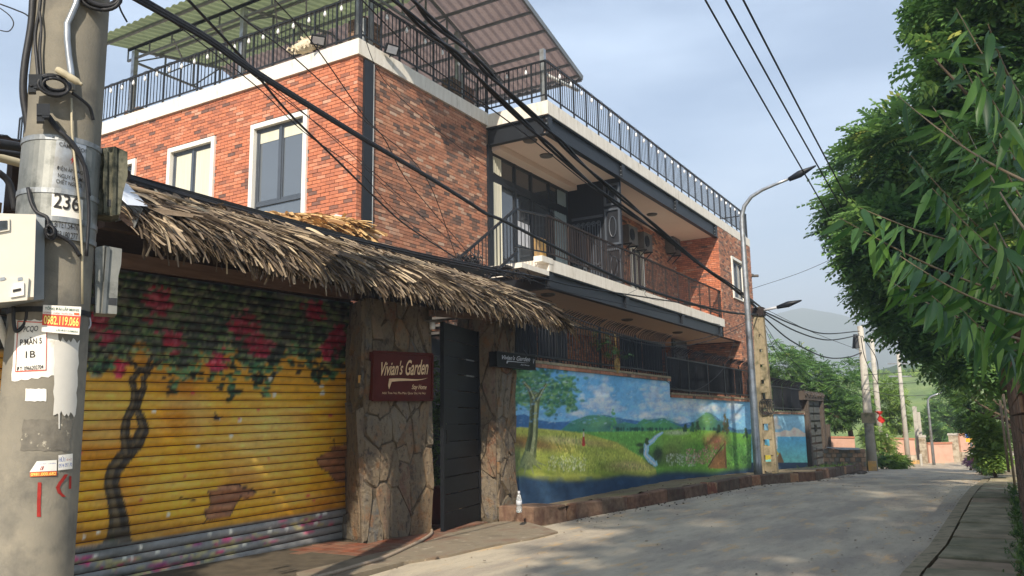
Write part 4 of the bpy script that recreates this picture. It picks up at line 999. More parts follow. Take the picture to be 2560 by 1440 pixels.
for (n, cl) in ((120, [s(182, 172, 118), s(160, 150, 100)]), (64, [s(196, 40, 110), s(160, 60, 120), s(210, 90, 120)])):
    cx_ = [(x, y) for x, y in ((220, 1400), (300, 1415), (460, 1405), (500, 1385), (560, 1360), (640, 1350), (760, 1310), (780, 1300), (350, 1450), (400, 1420))]
    for k in range(n):
        a, b_ = r_.choice(cx_); x, y = r_.gauss(a, 30), r_.gauss(b_, 10)
        if y > np.interp(x, [150, 900], [1376, 1262])+6: SC.ell(x, y, r_.uniform(4, 16), r_.uniform(2, 4), r_.choice(cl), .8, .3, -.15)
for (x, y) in ((385, 1029), (495, 1116), (600, 1049), (421, 1285), (246, 1332), (352, 1367), (395, 1380), (312, 1396), (330, 1395), (238, 1389), (525, 1335), (577, 1328), (795, 1288), (812, 1284), (790, 1308), (675, 1326), (612, 1362), (804, 966), (686, 986), (806, 983), (578, 1090), (717, 1322), (676, 946), (210, 1340)): SC.ell(x, y, 6, 5, s(226, 222, 206), .95, .2, -.4)
for (x, y) in ((598, 1048), (462, 1188), (315, 1250), (203, 1133), (672, 1147), (646, 1026), (826, 1038), (482, 982), (352, 1248), (770, 1238), (785, 1252)): SC.ell(x, y, 5, 4, s(206, 70, 76), .9, .2)
SC.ell(542, 1046, 9, 4, s(50, 44, 50), 1, .2, .3); SC.poly([(538, 1044), (535, 1026), (545, 1042)], s(48, 40, 46)); SC.poly([(546, 1044), (560, 1040), (548, 1048)], s(48, 40, 46)); SC.ell(550, 1049, 3, 3, s(200, 200, 200))

def brushwork(cv, k, sx, sy, sd):
    a = cv.fbm(9, sd, sx, sy)-.5; b = cv.fbm(3.2, sd+1, sx, sy)-.5; cv.a = np.clip(cv.a*(1+(k*a+k*.8*b)[..., None]), 0, 1)
brushwork(SC, .6, .35, 1.6, 61); SC.a = np.clip(SC.a*(1.3-.62*np.clip((np.tile(top_, (SC.h, 1))+4-SC.Y)/60, 0, 1))[..., None], 0, .9)  # upper part darkened: shade under the thatch painted into the artwork
# ------------------------------------------------------------------ roller shutter, slat by slat
SY = 8.03; SX0, SX1 = 4.1, 8.9
def sz(x, z): return z+(x-SX1)*.02                      # the frame leans a touch with the ground
shut = thing('roller_shutter', 'yellow roller shutter painted with a twisted tree and pink flowers', 'roller shutter', (6.6, SY, -.05))
pitch = .1; nsl = 33; prof = [(0, 0), (.022, .012), (.03, .045), (.026, .082), (.006, .092)]; NX = 300
xs_ = np.linspace(SX0, SX1, NX)
for k in range(nsl):
    V = []
    for (dy, dz) in prof: V.append(np.stack([xs_, np.full(NX, SY-dy), k*pitch+dz+(xs_-SX1)*.02], 1))
    V = np.concatenate(V); i = np.arange((len(prof)-1)*(NX-1)); a = (i//(NX-1))*NX+i % (NX-1); Q = np.stack([a, a+1, a+NX+1, a+NX], 1)
    pc = SC.sample(V); sh = np.ones(len(V)); off = np.array([6.5, SY, k*pitch])
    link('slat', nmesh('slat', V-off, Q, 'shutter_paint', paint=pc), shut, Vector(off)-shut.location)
m_ = MB(); m_.add([(SX0, SY+.004, sz(SX0, -.05)), (SX1+.05, SY+.004, -.05), (SX1+.05, SY+.004, 3.35), (SX0, SY+.004, sz(SX0, 3.35))], [(0, 1, 2, 3)]); m_.add([(SX0, SY+.03, sz(SX0, -.05)), (SX1+.05, SY+.03, -.05), (SX1+.05, SY+.03, 3.35), (SX0, SY+.03, sz(SX0, 3.35))], [(3, 2, 1, 0)]); m_.build('curtain_back', 'brick_joint', shut)
m_ = MB(); m_.box((SX1-.0, SY-.05, -.02), (SX1+.04, SY+.04, 3.3)); m_.build('side_rail', 'gate_black', shut)
m_ = MB(); m_.add([(SX0, SY-.05, sz(SX0, -.035)), (SX1, SY-.05, -.035), (SX1, SY, -.035), (SX0, SY, sz(SX0, -.035)), (SX0, SY-.05, sz(SX0, .004)), (SX1, SY-.05, .004), (SX1, SY, .004), (SX0, SY, sz(SX0, .004))], [(0, 3, 2, 1), (4, 5, 6, 7), (0, 1, 5, 4), (1, 2, 6, 5), (3, 0, 4, 7)]); m_.build('bottom_bar', 'gate_black', shut)
# apron of red pavers and concrete in front
def poly_sheet(name, pts, z, mat, th=.05, kind='structure', edge_n=0):
    m_ = MB(); m_.prism(pts, z-th, z); o = m_.build(name, mat, None); o['kind'] = kind; return o
pv = bpy.data.objects.new('paving', None); COL.objects.link(pv); pv['kind'] = 'structure'
m_ = MB(); m_.prism([(3.5, 5.9), (10.6, 6.45), (11.0, 7.2), (12.0, 9.6), (3.5, 9.6)], -.1, .006); m_.build('bed', 'paving_joint', pv)
m_ = MB(); m_.box((-.094, -.094, 0), (.094, .094, .02)); tm_ = m_.mesh('paver', 'paver_one')
for i in range(38):
    for j in range(13):
        x, y = 4.2+i*.2, 5.98+j*.2
        lim = 6.05+.32*math.sin(x*1.1)+(x-4)*.06
        if y < lim or (x > 10.0 and y < 7.0) or x > 11.4: continue
        if (y > 7.95 and x < 9.0) or (8.4 < x < 9.85 and y > 7.25): continue
        if x > 11.1 and y > 7.0: continue
        link('paver', tm_, pv, (x, y, .006+rnd.uniform(0, .004)-(.02*(SX1-x) if x < SX1 else 0)*.9))
pts = [(9.2, 6.35), (9.9, 5.95), (10.6, 5.62), (11.2, 5.55), (11.75, 5.78), (12.2, 6.35), (11.9, 6.7), (11.3, 7.15), (10.4, 6.95), (9.5, 6.9)]
pts = [tuple(hz(x, y)[:2]) for x, y in ((1395, 1335), (1330, 1352), (1240, 1368), (1120, 1395), (1010, 1412), (900, 1440), (760, 1480), (740, 1440), (900, 1400), (1060, 1362), (1120, 1340), (1240, 1310), (1300, 1306), (1345, 1318))]
poly_sheet('concrete_apron', pts, .034, 'concrete_ground', .08)

# ------------------------------------------------------------------ stone pillars
def pillar(label, A, B, Cc, D, h, seed, name='stone_pillar', nf=70, ns=26):
    """footprint: A front-left, B front-right, Cc back-right, D back-left"""
    t_ = thing(name, label, 'pillar', ((A[0]+B[0])/2, (A[1]+B[1])/2, 0)); m_ = MB(); m_.prism([A, B, Cc, D], -.1, h); m_.build('core', 'stone_mortar', t_)
    for (P, Q, n) in ((A, B, nf), (D, A, ns), (B, Cc, max(6, ns//2))):
        P = np.array(P); Q = np.array(Q); L_ = np.linalg.norm(Q-P); u = (Q-P)/L_; nr = np.array([u[1], -u[0]])
        stone_face(t_, (*P, 0), (*u, 0), (0, 0, 1), (*nr, 0), L_, h, n, seed+n)
    return t_
pillar('wide stone clad pillar carrying the maroon sign', (8.48, 7.36), (9.73, 7.16), (9.9, 8.1), (8.93, 8.07), 3.25, 21, nf=44, ns=18)
pillar('narrow stone clad pillar right of the black gate', (11.41, 7.10), (12.0, 7.12), (12.05, 7.75), (11.2, 7.7), 3.3, 47, nf=24, ns=14)
# gate leaf with horizontal boards, ajar
G0, G1 = np.array([9.80, 7.02]), np.array([11.30, 7.36]); gu_ = (G1-G0)/np.linalg.norm(G1-G0); gn = np.array([gu_[1], -gu_[0]]); GW = np.linalg.norm(G1-G0)
gate = thing('metal_gate', 'black gate leaf of wide horizontal boards standing ajar', 'gate', (*G0, .02))
def gp(a, d, z): return (*(G0+gu_*a+gn*d), z)
m_ = MB()
for a0, a1 in ((0, .07), (GW-.07, GW)): m_.obox(np.array(gp((a0+a1)/2, 0, 1.53)), np.array([*gu_, 0])*(a1-a0)/2, np.array([*gn, 0])*.03, np.array([0, 0, 1.5]))
m_.build('gate_frame', 'gate_black', gate)
nb_ = 12; bh_ = 3.0/nb_
for k in range(nb_):
    m_ = MB(); m_.obox(np.array(gp(GW/2, rnd.uniform(-.003, .003), .03+bh_*(k+.5))), np.array([*gu_, 0])*(GW/2-.075), np.array([*gn, 0])*.018, np.array([0, 0, bh_/2-.008])); m_.build('board', 'gate_black', gate)
for k in (10, 9):
    m_ = MB(); m_.obox(np.array(gp(GW*.72, .0, .03+bh_*k+.0)), np.array([*gu_, 0])*.17, np.array([*gn, 0])*.021, np.array([0, 0, .012])); m_.build('latch_strip', 'bright_band', gate)
m_ = MB(); m_.obox(np.array(gp(.16, .025, 1.35)), np.array([*gu_, 0])*.05, np.array([*gn, 0])*.008, np.array([0, 0, .1])); m_.build('lock_plate', 'sign_black', gate)
m_ = MB()
for k in range(3): m_.tube([gp(GW-.02, .0, .4+k*1.1), gp(GW-.02, .0, .55+k*1.1)], .03, 8)
m_.build('hinge', 'gate_black', gate)
# what shows through the gap: plants in a red pot on tiles
pot = thing('plant_pot', 'red plant pot with leafy shrub behind the open gate', 'potted plant', (10.35, 8.0, 0))
pc_ = hz(1086, 1262, 0); pc_ = hx(1086, 1262, 10.6)
m_ = MB(); m_.lathe((10.62, pc_[1]-.02, 0), [(.16, 0), (.23, .5), (.26, .52), (.26, .58), (.2, .58)], 16); m_.build('pot', 'red_pot', pot, smooth=True)
foliage(pot, [(10.66, pc_[1]+.2, 1.3, .25, .25, .7), (10.72, pc_[1]+.25, 2.1, .25, .25, .5)], 420, SPRAY_W, 'leaf_green', (.35, .6), name='shrub', clump=False)
m_ = MB(); m_.box((9.9, 9.5, 0), (17, 9.6, 3.2)); yw_ = m_.build('yard_wall', 'patio_black', None); tag(yw_, 'dark yard wall glimpsed through the gap beside the gate', 'wall')

# ------------------------------------------------------------------ signs
def script_sign(board, fn, gold, parent):
    lettering("Vivian's", lambda u, v: fn(.13+.36*u, .50+.30*v+.035*u), gold, parent, .42, .014)
    lettering("Garden", lambda u, v: fn(.53+.40*u, .52+.33*v+.035*u), gold, parent, .42, .014)
    lettering("Stay Home", lambda u, v: fn(.64+.26*u, .20+.13*v), gold, parent, .42, .014)
    m_ = MB(); n = 16; up_ = []; lo = []
    for i in range(n+1):
        q = i/n; x = .26+.66*q; y = .40+.02*math.sin(q*5)+.10*q**3; w = .045*(1-q)**.8
        up_.append(fn(x, y+w)); lo.append(fn(x, y-w*.6))
    V = up_+lo; m_.add(V, [(n+1+i, n+2+i, i+1, i) for i in range(n)])
    m_.add([fn(.26, .44), fn(.245, .30), fn(.262, .22), fn(.30, .37)], [(0, 1, 2, 3)]); m_.build('swoosh', gold, parent)
sg = thing('maroon_sign', "square maroon sign lettered Vivian's Garden on the wide stone pillar", 'sign', (8.6, 7.3, 1.9))
u0 = np.array([9.73-8.48, 7.16-7.36]); u0 /= np.linalg.norm(u0); n0 = np.array([u0[1], -u0[0]])
def onpil(x, y, d=.11): d_ = ray(x, y); p0 = np.array([8.48, 7.36])+n0*d; t_ = (p0@n0)/(d_[:2]@n0); return CE+d_*t_
C4 = [onpil(930, 1000), onpil(1079, 1000), onpil(933, 879), onpil(1080, 886)]
N3 = np.array([*n0, 0.])
m_ = MB(); mid_ = sum(C4)/4; F4 = [mid_+(c-mid_)*1.0 for c in C4]; m_.add([c-N3*.08 for c in F4]+[c+N3*0 for c in F4], [(4, 5, 7, 6), (0, 2, 3, 1), (0, 1, 5, 4), (1, 3, 7, 5), (3, 2, 6, 7), (2, 0, 4, 6)]); m_.build('board', 'sign_maroon', sg)
fr = MB()
for a, b_ in ((0, 1), (1, 3), (3, 2), (2, 0)): fr.bar(F4[a]+N3*.004, F4[b_]+N3*.004, .035, .03)
fr.build('frame', 'sign_maroon', sg)
fnm = bil(*C4, N3*.008)
script_sign(None, fnm, 'sign_gold', sg)
lettering('Add: Tran Voi, Phu Man, Quoc Oai, Ha Noi', lambda u, v: fnm(.15+.73*u, .115+.055*v), 'sign_gold', sg)
bs = thing('box_sign', "small black light box lettered Vivian's Garden beside the narrow pillar", 'sign', (11.2, 6.9, 2.4))
bx0, bx1 = hy(1242, 880, 6.95), hy(1331, 922, 6.95); zb_, zt_ = 2.44, 2.68
m_ = MB(); m_.box((bx0[0], 6.95, zb_), (bx1[0]+.12, 7.1, zt_)); m_.build('case', 'sign_black', bs)
m_ = MB()
for a, b_ in (((bx0[0], 6.948, zb_), (bx1[0]+.12, 6.948, zb_)), ((bx0[0], 6.948, zt_), (bx1[0]+.12, 6.948, zt_))): m_.bar(a, b_, .012)
m_.bar((bx1[0]-.02, 7.02, zt_), (bx1[0]-.02, 7.1, zt_+.1), .02); m_.build('edge_trim', 'rail_black', bs)
fb = bil((bx0[0], 6.944, zb_), (bx1[0], 6.944, zb_), (bx0[0], 6.944, zt_), (bx1[0], 6.944, zt_), (0, 0, 0))
script_sign(None, fb, 'sign_silver', bs)
lettering('V', lambda u, v: (bx1[0]+.02+.06*u, 6.944, zb_+.1+.09*v), 'sign_silver', bs, .4)
lm = thing('gate_lamp', 'white wall lamp with a cup shade over the gate opening', 'wall lamp', hy(1080, 810, 7.1))
p = hy(1078, 806, 7.1); m_ = MB(); m_.lathe((p[0], p[1], p[2]), [(.05, 0), (.16, .01), (.1, .03), (.02, .04)], 14); m_.build('shade', 'ac_white', lm, smooth=True)
m_ = MB(); m_.lathe((p[0]+.03, p[1], p[2]-.1), [(.035, 0), (.045, .02), (.045, .1)], 10); m_.build('bulb', 'bulb_white', lm, smooth=True)
sw_ = MB(); p = hy(899, 948, 7.45); sw_.box((p[0]-.04, 7.40, p[2]-.05), (p[0]+.04, 7.44, p[2]+.05)); o = sw_.build('doorbell', 'yellow_kerb', None); tag(o, 'small pale doorbell switch on the side of the wide pillar', 'doorbell')
bt = thing('water_bottle', 'clear plastic water bottle standing on the first kerb block', 'bottle', hz(1298, 1281, .24))
p = hz(1298, 1281, .24); m_ = MB(); m_.lathe(p, [(.036, 0), (.042, .01), (.042, .07), (.036, .09), (.042, .11), (.042, .19), (.03, .235), (.016, .265), (.016, .275)], 14); m_.build('body', 'clear_plastic', bt, smooth=True)
m_ = MB(); m_.lathe((p[0], p[1], p[2]+.275), [(.019, 0), (.019, .03)], 12); m_.build('cap', 'sign_silver', bt)
m_ = MB(); m_.lathe((p[0], p[1], p[2]+.1), [(.0435, 0), (.0435, .07)], 14); m_.build('label_band', 'sign_silver', bt, smooth=True)

# ------------------------------------------------------------------ thatched canopy
RYR, RZR, EYY, EZZ = 7.85, 4.14, 6.2, 3.29; TX0, TX1 = 4.7, 12.1
def tp(x, q, h=0.): return np.array([x, RYR+(EYY-RYR)*q, RZR+(EZZ-RZR)*q+h-.07*math.sin(q*2.2)*0])
tc_ = thing('thatched_canopy', 'long grey brown palm thatch canopy over the shutter and gate', 'canopy', (8.7, 7.2, 3.2))
m_ = MB(); a, b_, c, d = tp(TX0-.1, 0, -.09), tp(TX1+.2, 0, -.09), tp(TX1+.3, .9, -.1), tp(TX0-.45, .9, -.1)
m_.add([a, b_, c, d, a-[0, 0, .02], b_-[0, 0, .02], c-[0, 0, .02], d-[0, 0, .02]], [(0, 3, 2, 1), (4, 5, 6, 7), (2, 3, 7, 6), (0, 1, 5, 4), (1, 2, 6, 5), (3, 0, 4, 7)]); m_.build('light_stop_board', 'wood_dark', tc_)  # dark backing board added beneath the thatch to block light
for k in range(14):
    x = TX0+.1+k*.6; m_ = MB(); m_.bar(tp(x, .0, -.16), tp(x-.05, .85, -.16), .06, .08); m_.build('rafter', 'wood_dark', tc_)
m_ = MB(); m_.bar((TX0-.2, RYR+.0, RZR+.04), (TX1+.1, RYR+.0, RZR+.04), .10, .08); m_.build('ridge_board', 'black_net', tc_)
m_ = MB(); m_.bar((TX0-.3, 7.0, 3.42), (TX1, 7.0, 3.5), .1, .12); m_.build('purlin', 'wood_dark', tc_)
for k, (h, q) in enumerate(((.06, .36), (.055, .40))):
    m_ = MB(); m_.tube([tp(TX0+.05+k*3.2+(8.0-k*3)*i/12, q+.015*math.sin(i*1.3), h+.01*math.sin(i*2)) for i in range(13)], .026, 8); m_.build('bamboo_pole', 'bamboo', tc_, smooth=True)
# board and dark wall between shutter and thatch
m_ = MB(); m_.bar((SX0, SY-.14, sz(SX0, 3.36)), (9.0, SY-.14, 3.40), .06, .16); m_.build('lintel_board', 'wood_brown', tc_)
m_ = MB(); m_.bar((9.55, 7.05, 3.13), (11.5, 7.1, 3.26), .05, .09); m_.build('lintel_board', 'wood_brown', tc_)
m_ = MB(); m_.box((SX0, SY+.0, 3.38), (12.9, SY+.1, 4.1)); m_.build('back_board', 'wood_dark', tc_)
def blade_t(n=4, w=.5, fold=.35, curl=.0, taper=.25):
    V = []; Q = []
    for i in range(n+1):
        q = i/n; ww = w*(1-taper*q)*(0.25+.75*min(1, q*3)) ; z = -curl*q*q
        V += [(-ww/2, q, z-fold*ww*.5), (0, q, z), (ww/2, q, z-fold*ww*.5)]
    for i in range(n): k = i*3; Q += [(k, k+1, k+4, k+3), (k+1, k+2, k+5, k+4)]
    return np.array(V), np.array(Q)
TB = [blade_t(4, .065+.035*k, .4*(1 if k % 2 else -1), .05+.14*k, .1+.15*k) for k in range(4)]
def thatch(N, x0, x1, q0, q1, lenr, mat, name, lift=(0, .09), dirx=(.1, .8), down=(-.15, .1), parent=tc_, tpf=tp, single=0, tmat=None):
    x = RN.uniform(x0, x1, N); q = RN.uniform(q0, q1, N)**1.0; L_ = RN.uniform(*lenr, N)
    base = np.array([tpf(a, b_, 0) for a, b_ in zip(x, q)]); base[:, 2] += RN.uniform(*lift, N)
    sl = tpf(0, 1)-tpf(0, 0); sl /= np.linalg.norm(sl)
    d = np.tile(sl, (N, 1)); d[:, 0] += RN.uniform(*dirx, N)*1.0; d[:, 2] += RN.uniform(*down, N)-.45*np.clip(q-.72, 0, 1); d += RN.normal(size=(N, 3))*np.array([.22, .10, .10])
    ups = np.tile([0, -.3, 1.], (N, 1))+RN.normal(size=(N, 3))*.35; R = frames(d, ups); tone = RN.random(N)
    off = np.array(wloc(parent)); idx = np.arange(N)
    if single:
        dist = np.linalg.norm(base+d*.3-CE, axis=1); order = np.argsort(dist*(1+.4*RN.random(N))); one, idx = order[:single], order[single:]
        mes = []
        for k, (tv, tf) in enumerate(TB): mes.append(nmesh(name+'_leaf', tv*np.array([1, 1, 1]), np.array(tf), tmat))
        for i in one:
            o = link('palm_leaf', mes[i % 4], parent); Mx = Matrix([[*(R[i][0]*L_[i]), base[i][0]-off[0]], [*(R[i][1]*L_[i]), base[i][1]-off[1]], [*(R[i][2]*L_[i]), base[i][2]-off[2]], [0, 0, 0, 1]])
            o.matrix_local = Mx
    Vs = []; Qs = []; T = []; n0 = 0
    for k, (tv, tf) in enumerate(TB):
        s_ = idx[idx % 4 == k]
        V = np.einsum('nij,kj->nki', R[s_], tv)*L_[s_][:, None, None]+base[s_][:, None, :]-off; K = len(tv)
        Vs.append(V.reshape(-1, 3)); Qs.append((tf[None]+(np.arange(len(s_))*K)[:, None, None]).reshape(-1, 4)+n0); T.append(np.repeat(tone[s_], K)); n0 += len(s_)*K
    return link(name, nmesh(name, np.concatenate(Vs), np.concatenate(Qs), mat, tone=np.concatenate(T)), parent, (0, 0, 0), 'stuff')
thatch(1700, TX0-.1, TX1-.1, .0, .5, (.25, .5), 'thatch', 'thatch_upper', (-.02, .05), (-.9, 1.0), (-.05, .10))
for lay, (qa, qb, nn_) in enumerate(((.38, .50, 1500), (.54, .66, 1700), (.68, .80, 1900))):       # three shingled courses
    thatch(nn_, TX0-.3, TX1+.0, qa, qb, (.18, .55), 'thatch', 'thatch_course', (-.03, .09), (.1, 1.5), (-.15, .16), single=100, tmat='thatch_one')
thatch(2700, TX0-.45, TX1+.15, .76, .93, (.14, .36), 'thatch', 'thatch_eave', (-.12, .04), (.1, 1.6), (-.6, .05))
thatch(600, TX0-.4, TX1+.1, .80, .95, (.18, .34), 'thatch', 'thatch_fringe', (-.10, -.02), (.0, 1.3), (-1.2, -.3))
thatch(240, TX1-.3, TX1+.2, .2, .95, (.3, .6), 'thatch', 'thatch_end', (-.1, .08), (.9, 2.0), (-.2, .1))
# metal flashing at the left end, dark sheet below it
P4 = [hy(312, 448, 7.4), hy(352, 470, 7.35), hy(402, 523, 6.6), hy(356, 520, 6.35), hy(306, 476, 7.0)]
m_ = MB(); P4 = [p-CF*.28 for p in P4]; m_.add([p for p in P4]+[p+CF*.01 for p in P4], [(4, 3, 2, 1, 0), (5, 6, 7, 8, 9)]+[(i, (i+1) % 5, 5+(i+1) % 5, 5+i) for i in range(5)]); m_.build('flashing', 'flashing', tc_)
P4 = [hy(306, 478, 7.02), hy(356, 522, 6.37), hy(336, 570, 6.3), hy(318, 545, 6.7), hy(270, 560, 7.1), hy(262, 500, 7.2)]
m_ = MB(); m_.add(P4+[p+CF*.01 for p in P4], [tuple(range(5, -1, -1)), tuple(range(6, 12))]+[(i, (i+1) % 6, 6+(i+1) % 6, 6+i) for i in range(6)]); m_.build('side_sheet', 'tin_plate', tc_)
# small newer thatch by the house corner
t2 = thing('small_thatch_roof', 'small bright tan palm thatch roof below the tall window', 'thatch roof', (11.6, 10.2, 5.2))
pa, pb_ = hy(690, 522, 10.0), hy(885, 532, 10.0); ex = np.array([pa[0], 10.35, pa[2]-.05]); fx = np.array([pb_[0], 10.35, pb_[2]-.08])
def tp2(x, q, h=0.):
    z = ex[2]+(x-ex[0])/(fx[0]-ex[0])*(fx[2]-ex[2]); return np.array([x, 10.35-.75*q, z-.28*q+h])
TB_, TB = TB, [blade_t(4, .09+.02*k, .4*(1 if k % 2 else -1), .1+.06*k) for k in range(4)]
thatch(520, ex[0]-.15, fx[0]-.1, .0, .6, (.4, .8), 'thatch_new', 'thatch', (-.02, .08), (-.7, 1.3), (-.1, .25), parent=t2, tpf=tp2)
TB = TB_
m_ = MB(); m_.box((ex[0]-.2, 9.8, ex[2]-.55), (fx[0]+.1, 10.5, ex[2]-.25)); m_.build('frame', 'wood_dark', t2)
m_ = MB(); m_.bar((fx[0]-.1, 10.3, fx[2]+.02), (fx[0]+.28, 10.3, fx[2]-.04), .05); m_.bar((fx[0], 10.2, fx[2]-.35), (fx[0]+.8, 10.6, fx[2]-.4), .06); m_.bar((fx[0], 10.2, fx[2]-.2), (fx[0]+.7, 10.7, fx[2]-.3), .06); m_.build('bracket', 'steel_black', t2)
m_ = MB(); m_.blob((fx[0]-.05, 10.3, fx[2]+.0), (.16, .12, .07), 10, .2); m_.build('plastic_wrap', 'sign_silver', t2, smooth=True)
# wall left of the shutter, behind the near pole
lw = thing('stone_wall', 'sunlit tan stone wall at the left edge behind the concrete pole', 'wall', (2.5, 8.1, 0))
m_ = MB(); m_.box((0, 8.12, -.2), (4.08, 8.4, 3.7)); m_.build('core', 'tan_wall', lw)
stone_face(lw, (1.8, 8.12, -.1), (1, 0, 0), (0, 0, 1), (0, -1, 0), 2.28, 3.6, 46, 91, 'stone_one')
aw = thing('lean_to_awning', 'dark corrugated awning above the stone wall at the left edge', 'awning', (2.8, 7.6, 3.6))
m_ = MB()
for k in range(30):
    x = .6+k*.13; m_.add([(x, 8.4, 4.35), (x+.065, 8.4, 4.32), (x+.13, 8.4, 4.35), (x, 6.9, 3.95), (x+.065, 6.9, 3.92), (x+.13, 6.9, 3.95)], [(0, 1, 4, 3), (1, 2, 5, 4)])
m_.build('sheet', 'dark_sheet', aw)
m_ = MB(); m_.bar((.6, 6.95, 3.88), (4.6, 6.95, 3.9), .08); m_.bar((.6, 8.2, 4.25), (4.6, 8.2, 4.25), .08)
m_.build('beam', 'wood_dark', aw)

# ------------------------------------------------------------------ mural artwork
MC = Canvas(1265, 900, 2030, 1300, s(106, 170, 212))
MC.put(np.clip((MC.Y-940)/150, 0, 1), s(150, 198, 222), .5); fa = MC.fbm(90, 21, .8, 1.2); fb_ = MC.fbm(34, 22, 1, 1)
MC.put(np.clip((fa-.52)*5, 0, 1)*np.clip((1075-MC.Y)/40, 0, 1), s(196, 214, 222), .5)
for (x0, y0, rx, ry, n) in ((1505, 985, 26, 30, 60), (1490, 1010, 34, 12, 40), (1530, 1020, 30, 14, 34), (1640, 985, 30, 22, 50), (1650, 1020, 30, 16, 40), (1720, 1010, 40, 8, 30), (1770, 1022, 46, 8, 40), (1615, 1040, 24, 8, 22), (1830, 1000, 12, 22, 22), (1840, 1040, 10, 18, 18), (1700, 1050, 16, 10, 18), (1450, 1035, 20, 8, 16)):
    for k in range(n):
        x, y = r_.gauss(x0, rx*.55), r_.gauss(y0, ry*.6); MC.ell(x, y, r_.uniform(4, 11), r_.uniform(3, 7), r_.choice([s(224, 226, 224), s(206, 216, 224), s(184, 202, 220), s(150, 180, 212)]), .5, .5)
def mr(pts, c): MC.below(pts, c, 1, 1.5)
mr([(1265, 1048), (1290, 1038), (1310, 1034), (1340, 1048), (1380, 1055), (1430, 1052), (1480, 1042), (1510, 1036), (1560, 1046), (1600, 1052), (1640, 1046), (1660, 1044), (1700, 1060), (1740, 1052), (1760, 1034), (1772, 1030), (1790, 1040), (1812, 1060), (1840, 1074), (1885, 1072), (2030, 1070)], s(66, 112, 158))
mr([(1265, 1200), (1395, 1080), (1430, 1052), (1470, 1038), (1500, 1036), (1530, 1044), (1545, 1060), (1560, 1054), (1590, 1060), (1610, 1046), (1636, 1058), (1655, 1044), (1690, 1062), (1720, 1070), (1745, 1046), (1765, 1030), (1780, 1036), (1795, 1052), (1805, 1050), (1822, 1075), (1845, 1082), (1890, 1086)], s(74, 138, 118))
for (x, y, rx, ry, c) in ((1500, 1060, 40, 16, s(110, 160, 110)), (1620, 1062, 16, 12, s(98, 164, 92)), (1660, 1062, 26, 14, s(90, 160, 88)), (1765, 1052, 18, 18, s(120, 164, 84)), (1750, 1066, 14, 12, s(88, 146, 90)), (1800, 1064, 8, 12, s(70, 110, 120)), (1530, 1068, 26, 8, s(60, 104, 110))): MC.ell(x, y, rx, ry, c, .8, .7)
MC.below([(1265, 1076), (1500, 1078), (1620, 1076), (1700, 1072), (1800, 1078), (1890, 1086)], s(112, 168, 76), 1, 3)
for k in range(70): x = r_.uniform(1540, 1830); MC.ell(x, 1073, 2.5, r_.uniform(3, 6), s(34, 76, 66), .8, .3)
fe = MC.fbm(60, 31, .7, 1.5)
MC.put(np.clip((fe-.5)*5, 0, 1)*(MC.Y > 1080), s(146, 186, 80), .6)
MC.below([(1265, 1072), (1300, 1066), (1400, 1074), (1470, 1084), (1540, 1104), (1600, 1140), (1640, 1172), (1660, 1300)], s(186, 188, 84), 1, 3)
MC.put(np.clip((fe-.48)*6, 0, 1)*(MC.Y > 1075)*(MC.X < 1620)*(MC.Y > 1060+(MC.X-1400)*.45), s(132, 150, 52), .8)
for (x, y, rx, ry, c, k) in ((1330, 1112, 90, 14, s(156, 116, 72), .8), (1420, 1102, 60, 8, s(206, 186, 128), .8), (1500, 1110, 50, 9, s(176, 150, 84), .6), (1300, 1100, 50, 12, s(150, 96, 48), .6), (1520, 1140, 60, 14, s(196, 196, 88), .7), (1580, 1165, 40, 10, s(196, 172, 116), .8), (1540, 1170, 30, 10, s(150, 130, 80), .6), (1360, 1140, 60, 14, s(178, 186, 82), .7)): MC.ell(x, y, rx, ry, c, k, .6, .1)
for k in range(1200):
    x = r_.uniform(1390, 1630); y = r_.uniform(1085, 1185)
    if y > 1075+(x-1390)*.42: MC.stroke([(x, y), (x+r_.uniform(-2, 2), y-r_.uniform(3, 8))], .8, r_.choice([s(200, 204, 110), s(120, 140, 48), s(88, 110, 40)]), .55)
# right hand meadow, stream, flowers, path
MC.poly([(1662, 1100), (1640, 1080), (1700, 1072), (1800, 1078), (1890, 1088), (1890, 1180), (1640, 1180), (1650, 1140)], s(116, 168, 62))
for (x, y, rx, ry, c, k) in ((1720, 1095, 60, 18, s(146, 192, 70), .7), (1690, 1110, 40, 16, s(126, 150, 72), .7), (1760, 1120, 50, 16, s(86, 140, 50), .8), (1680, 1140, 30, 22, s(110, 116, 60), .8), (1790, 1100, 26, 16, s(170, 90, 80), .75), (1690, 1082, 26, 5, s(206, 206, 180), .6), (1640, 1150, 24, 16, s(56, 74, 50), .8), (1850, 1130, 34, 40, s(82, 146, 60), .8), (1880, 1150, 20, 30, s(50, 100, 48), .8)): MC.ell(x, y, rx, ry, c, k, .6)
for (x, y, rx, ry) in ((1608, 1128, 14, 10), (1645, 1132, 12, 14), (1600, 1112, 10, 5)): MC.ell(x, y, rx, ry, s(40, 48, 40), .85, .4)
st_ = [(1655, 1082), (1640, 1092), (1632, 1102), (1616, 1112), (1616, 1124), (1614, 1136), (1626, 1150), (1640, 1162)]
MC.stroke(st_, [3, 4, 5, 6, 6, 5, 7, 5], s(150, 196, 216)); MC.stroke([(x-1, y) for x, y in st_], [1, 1.4, 1.6, 2, 2, 2, 2, 2], s(214, 230, 234), .9)
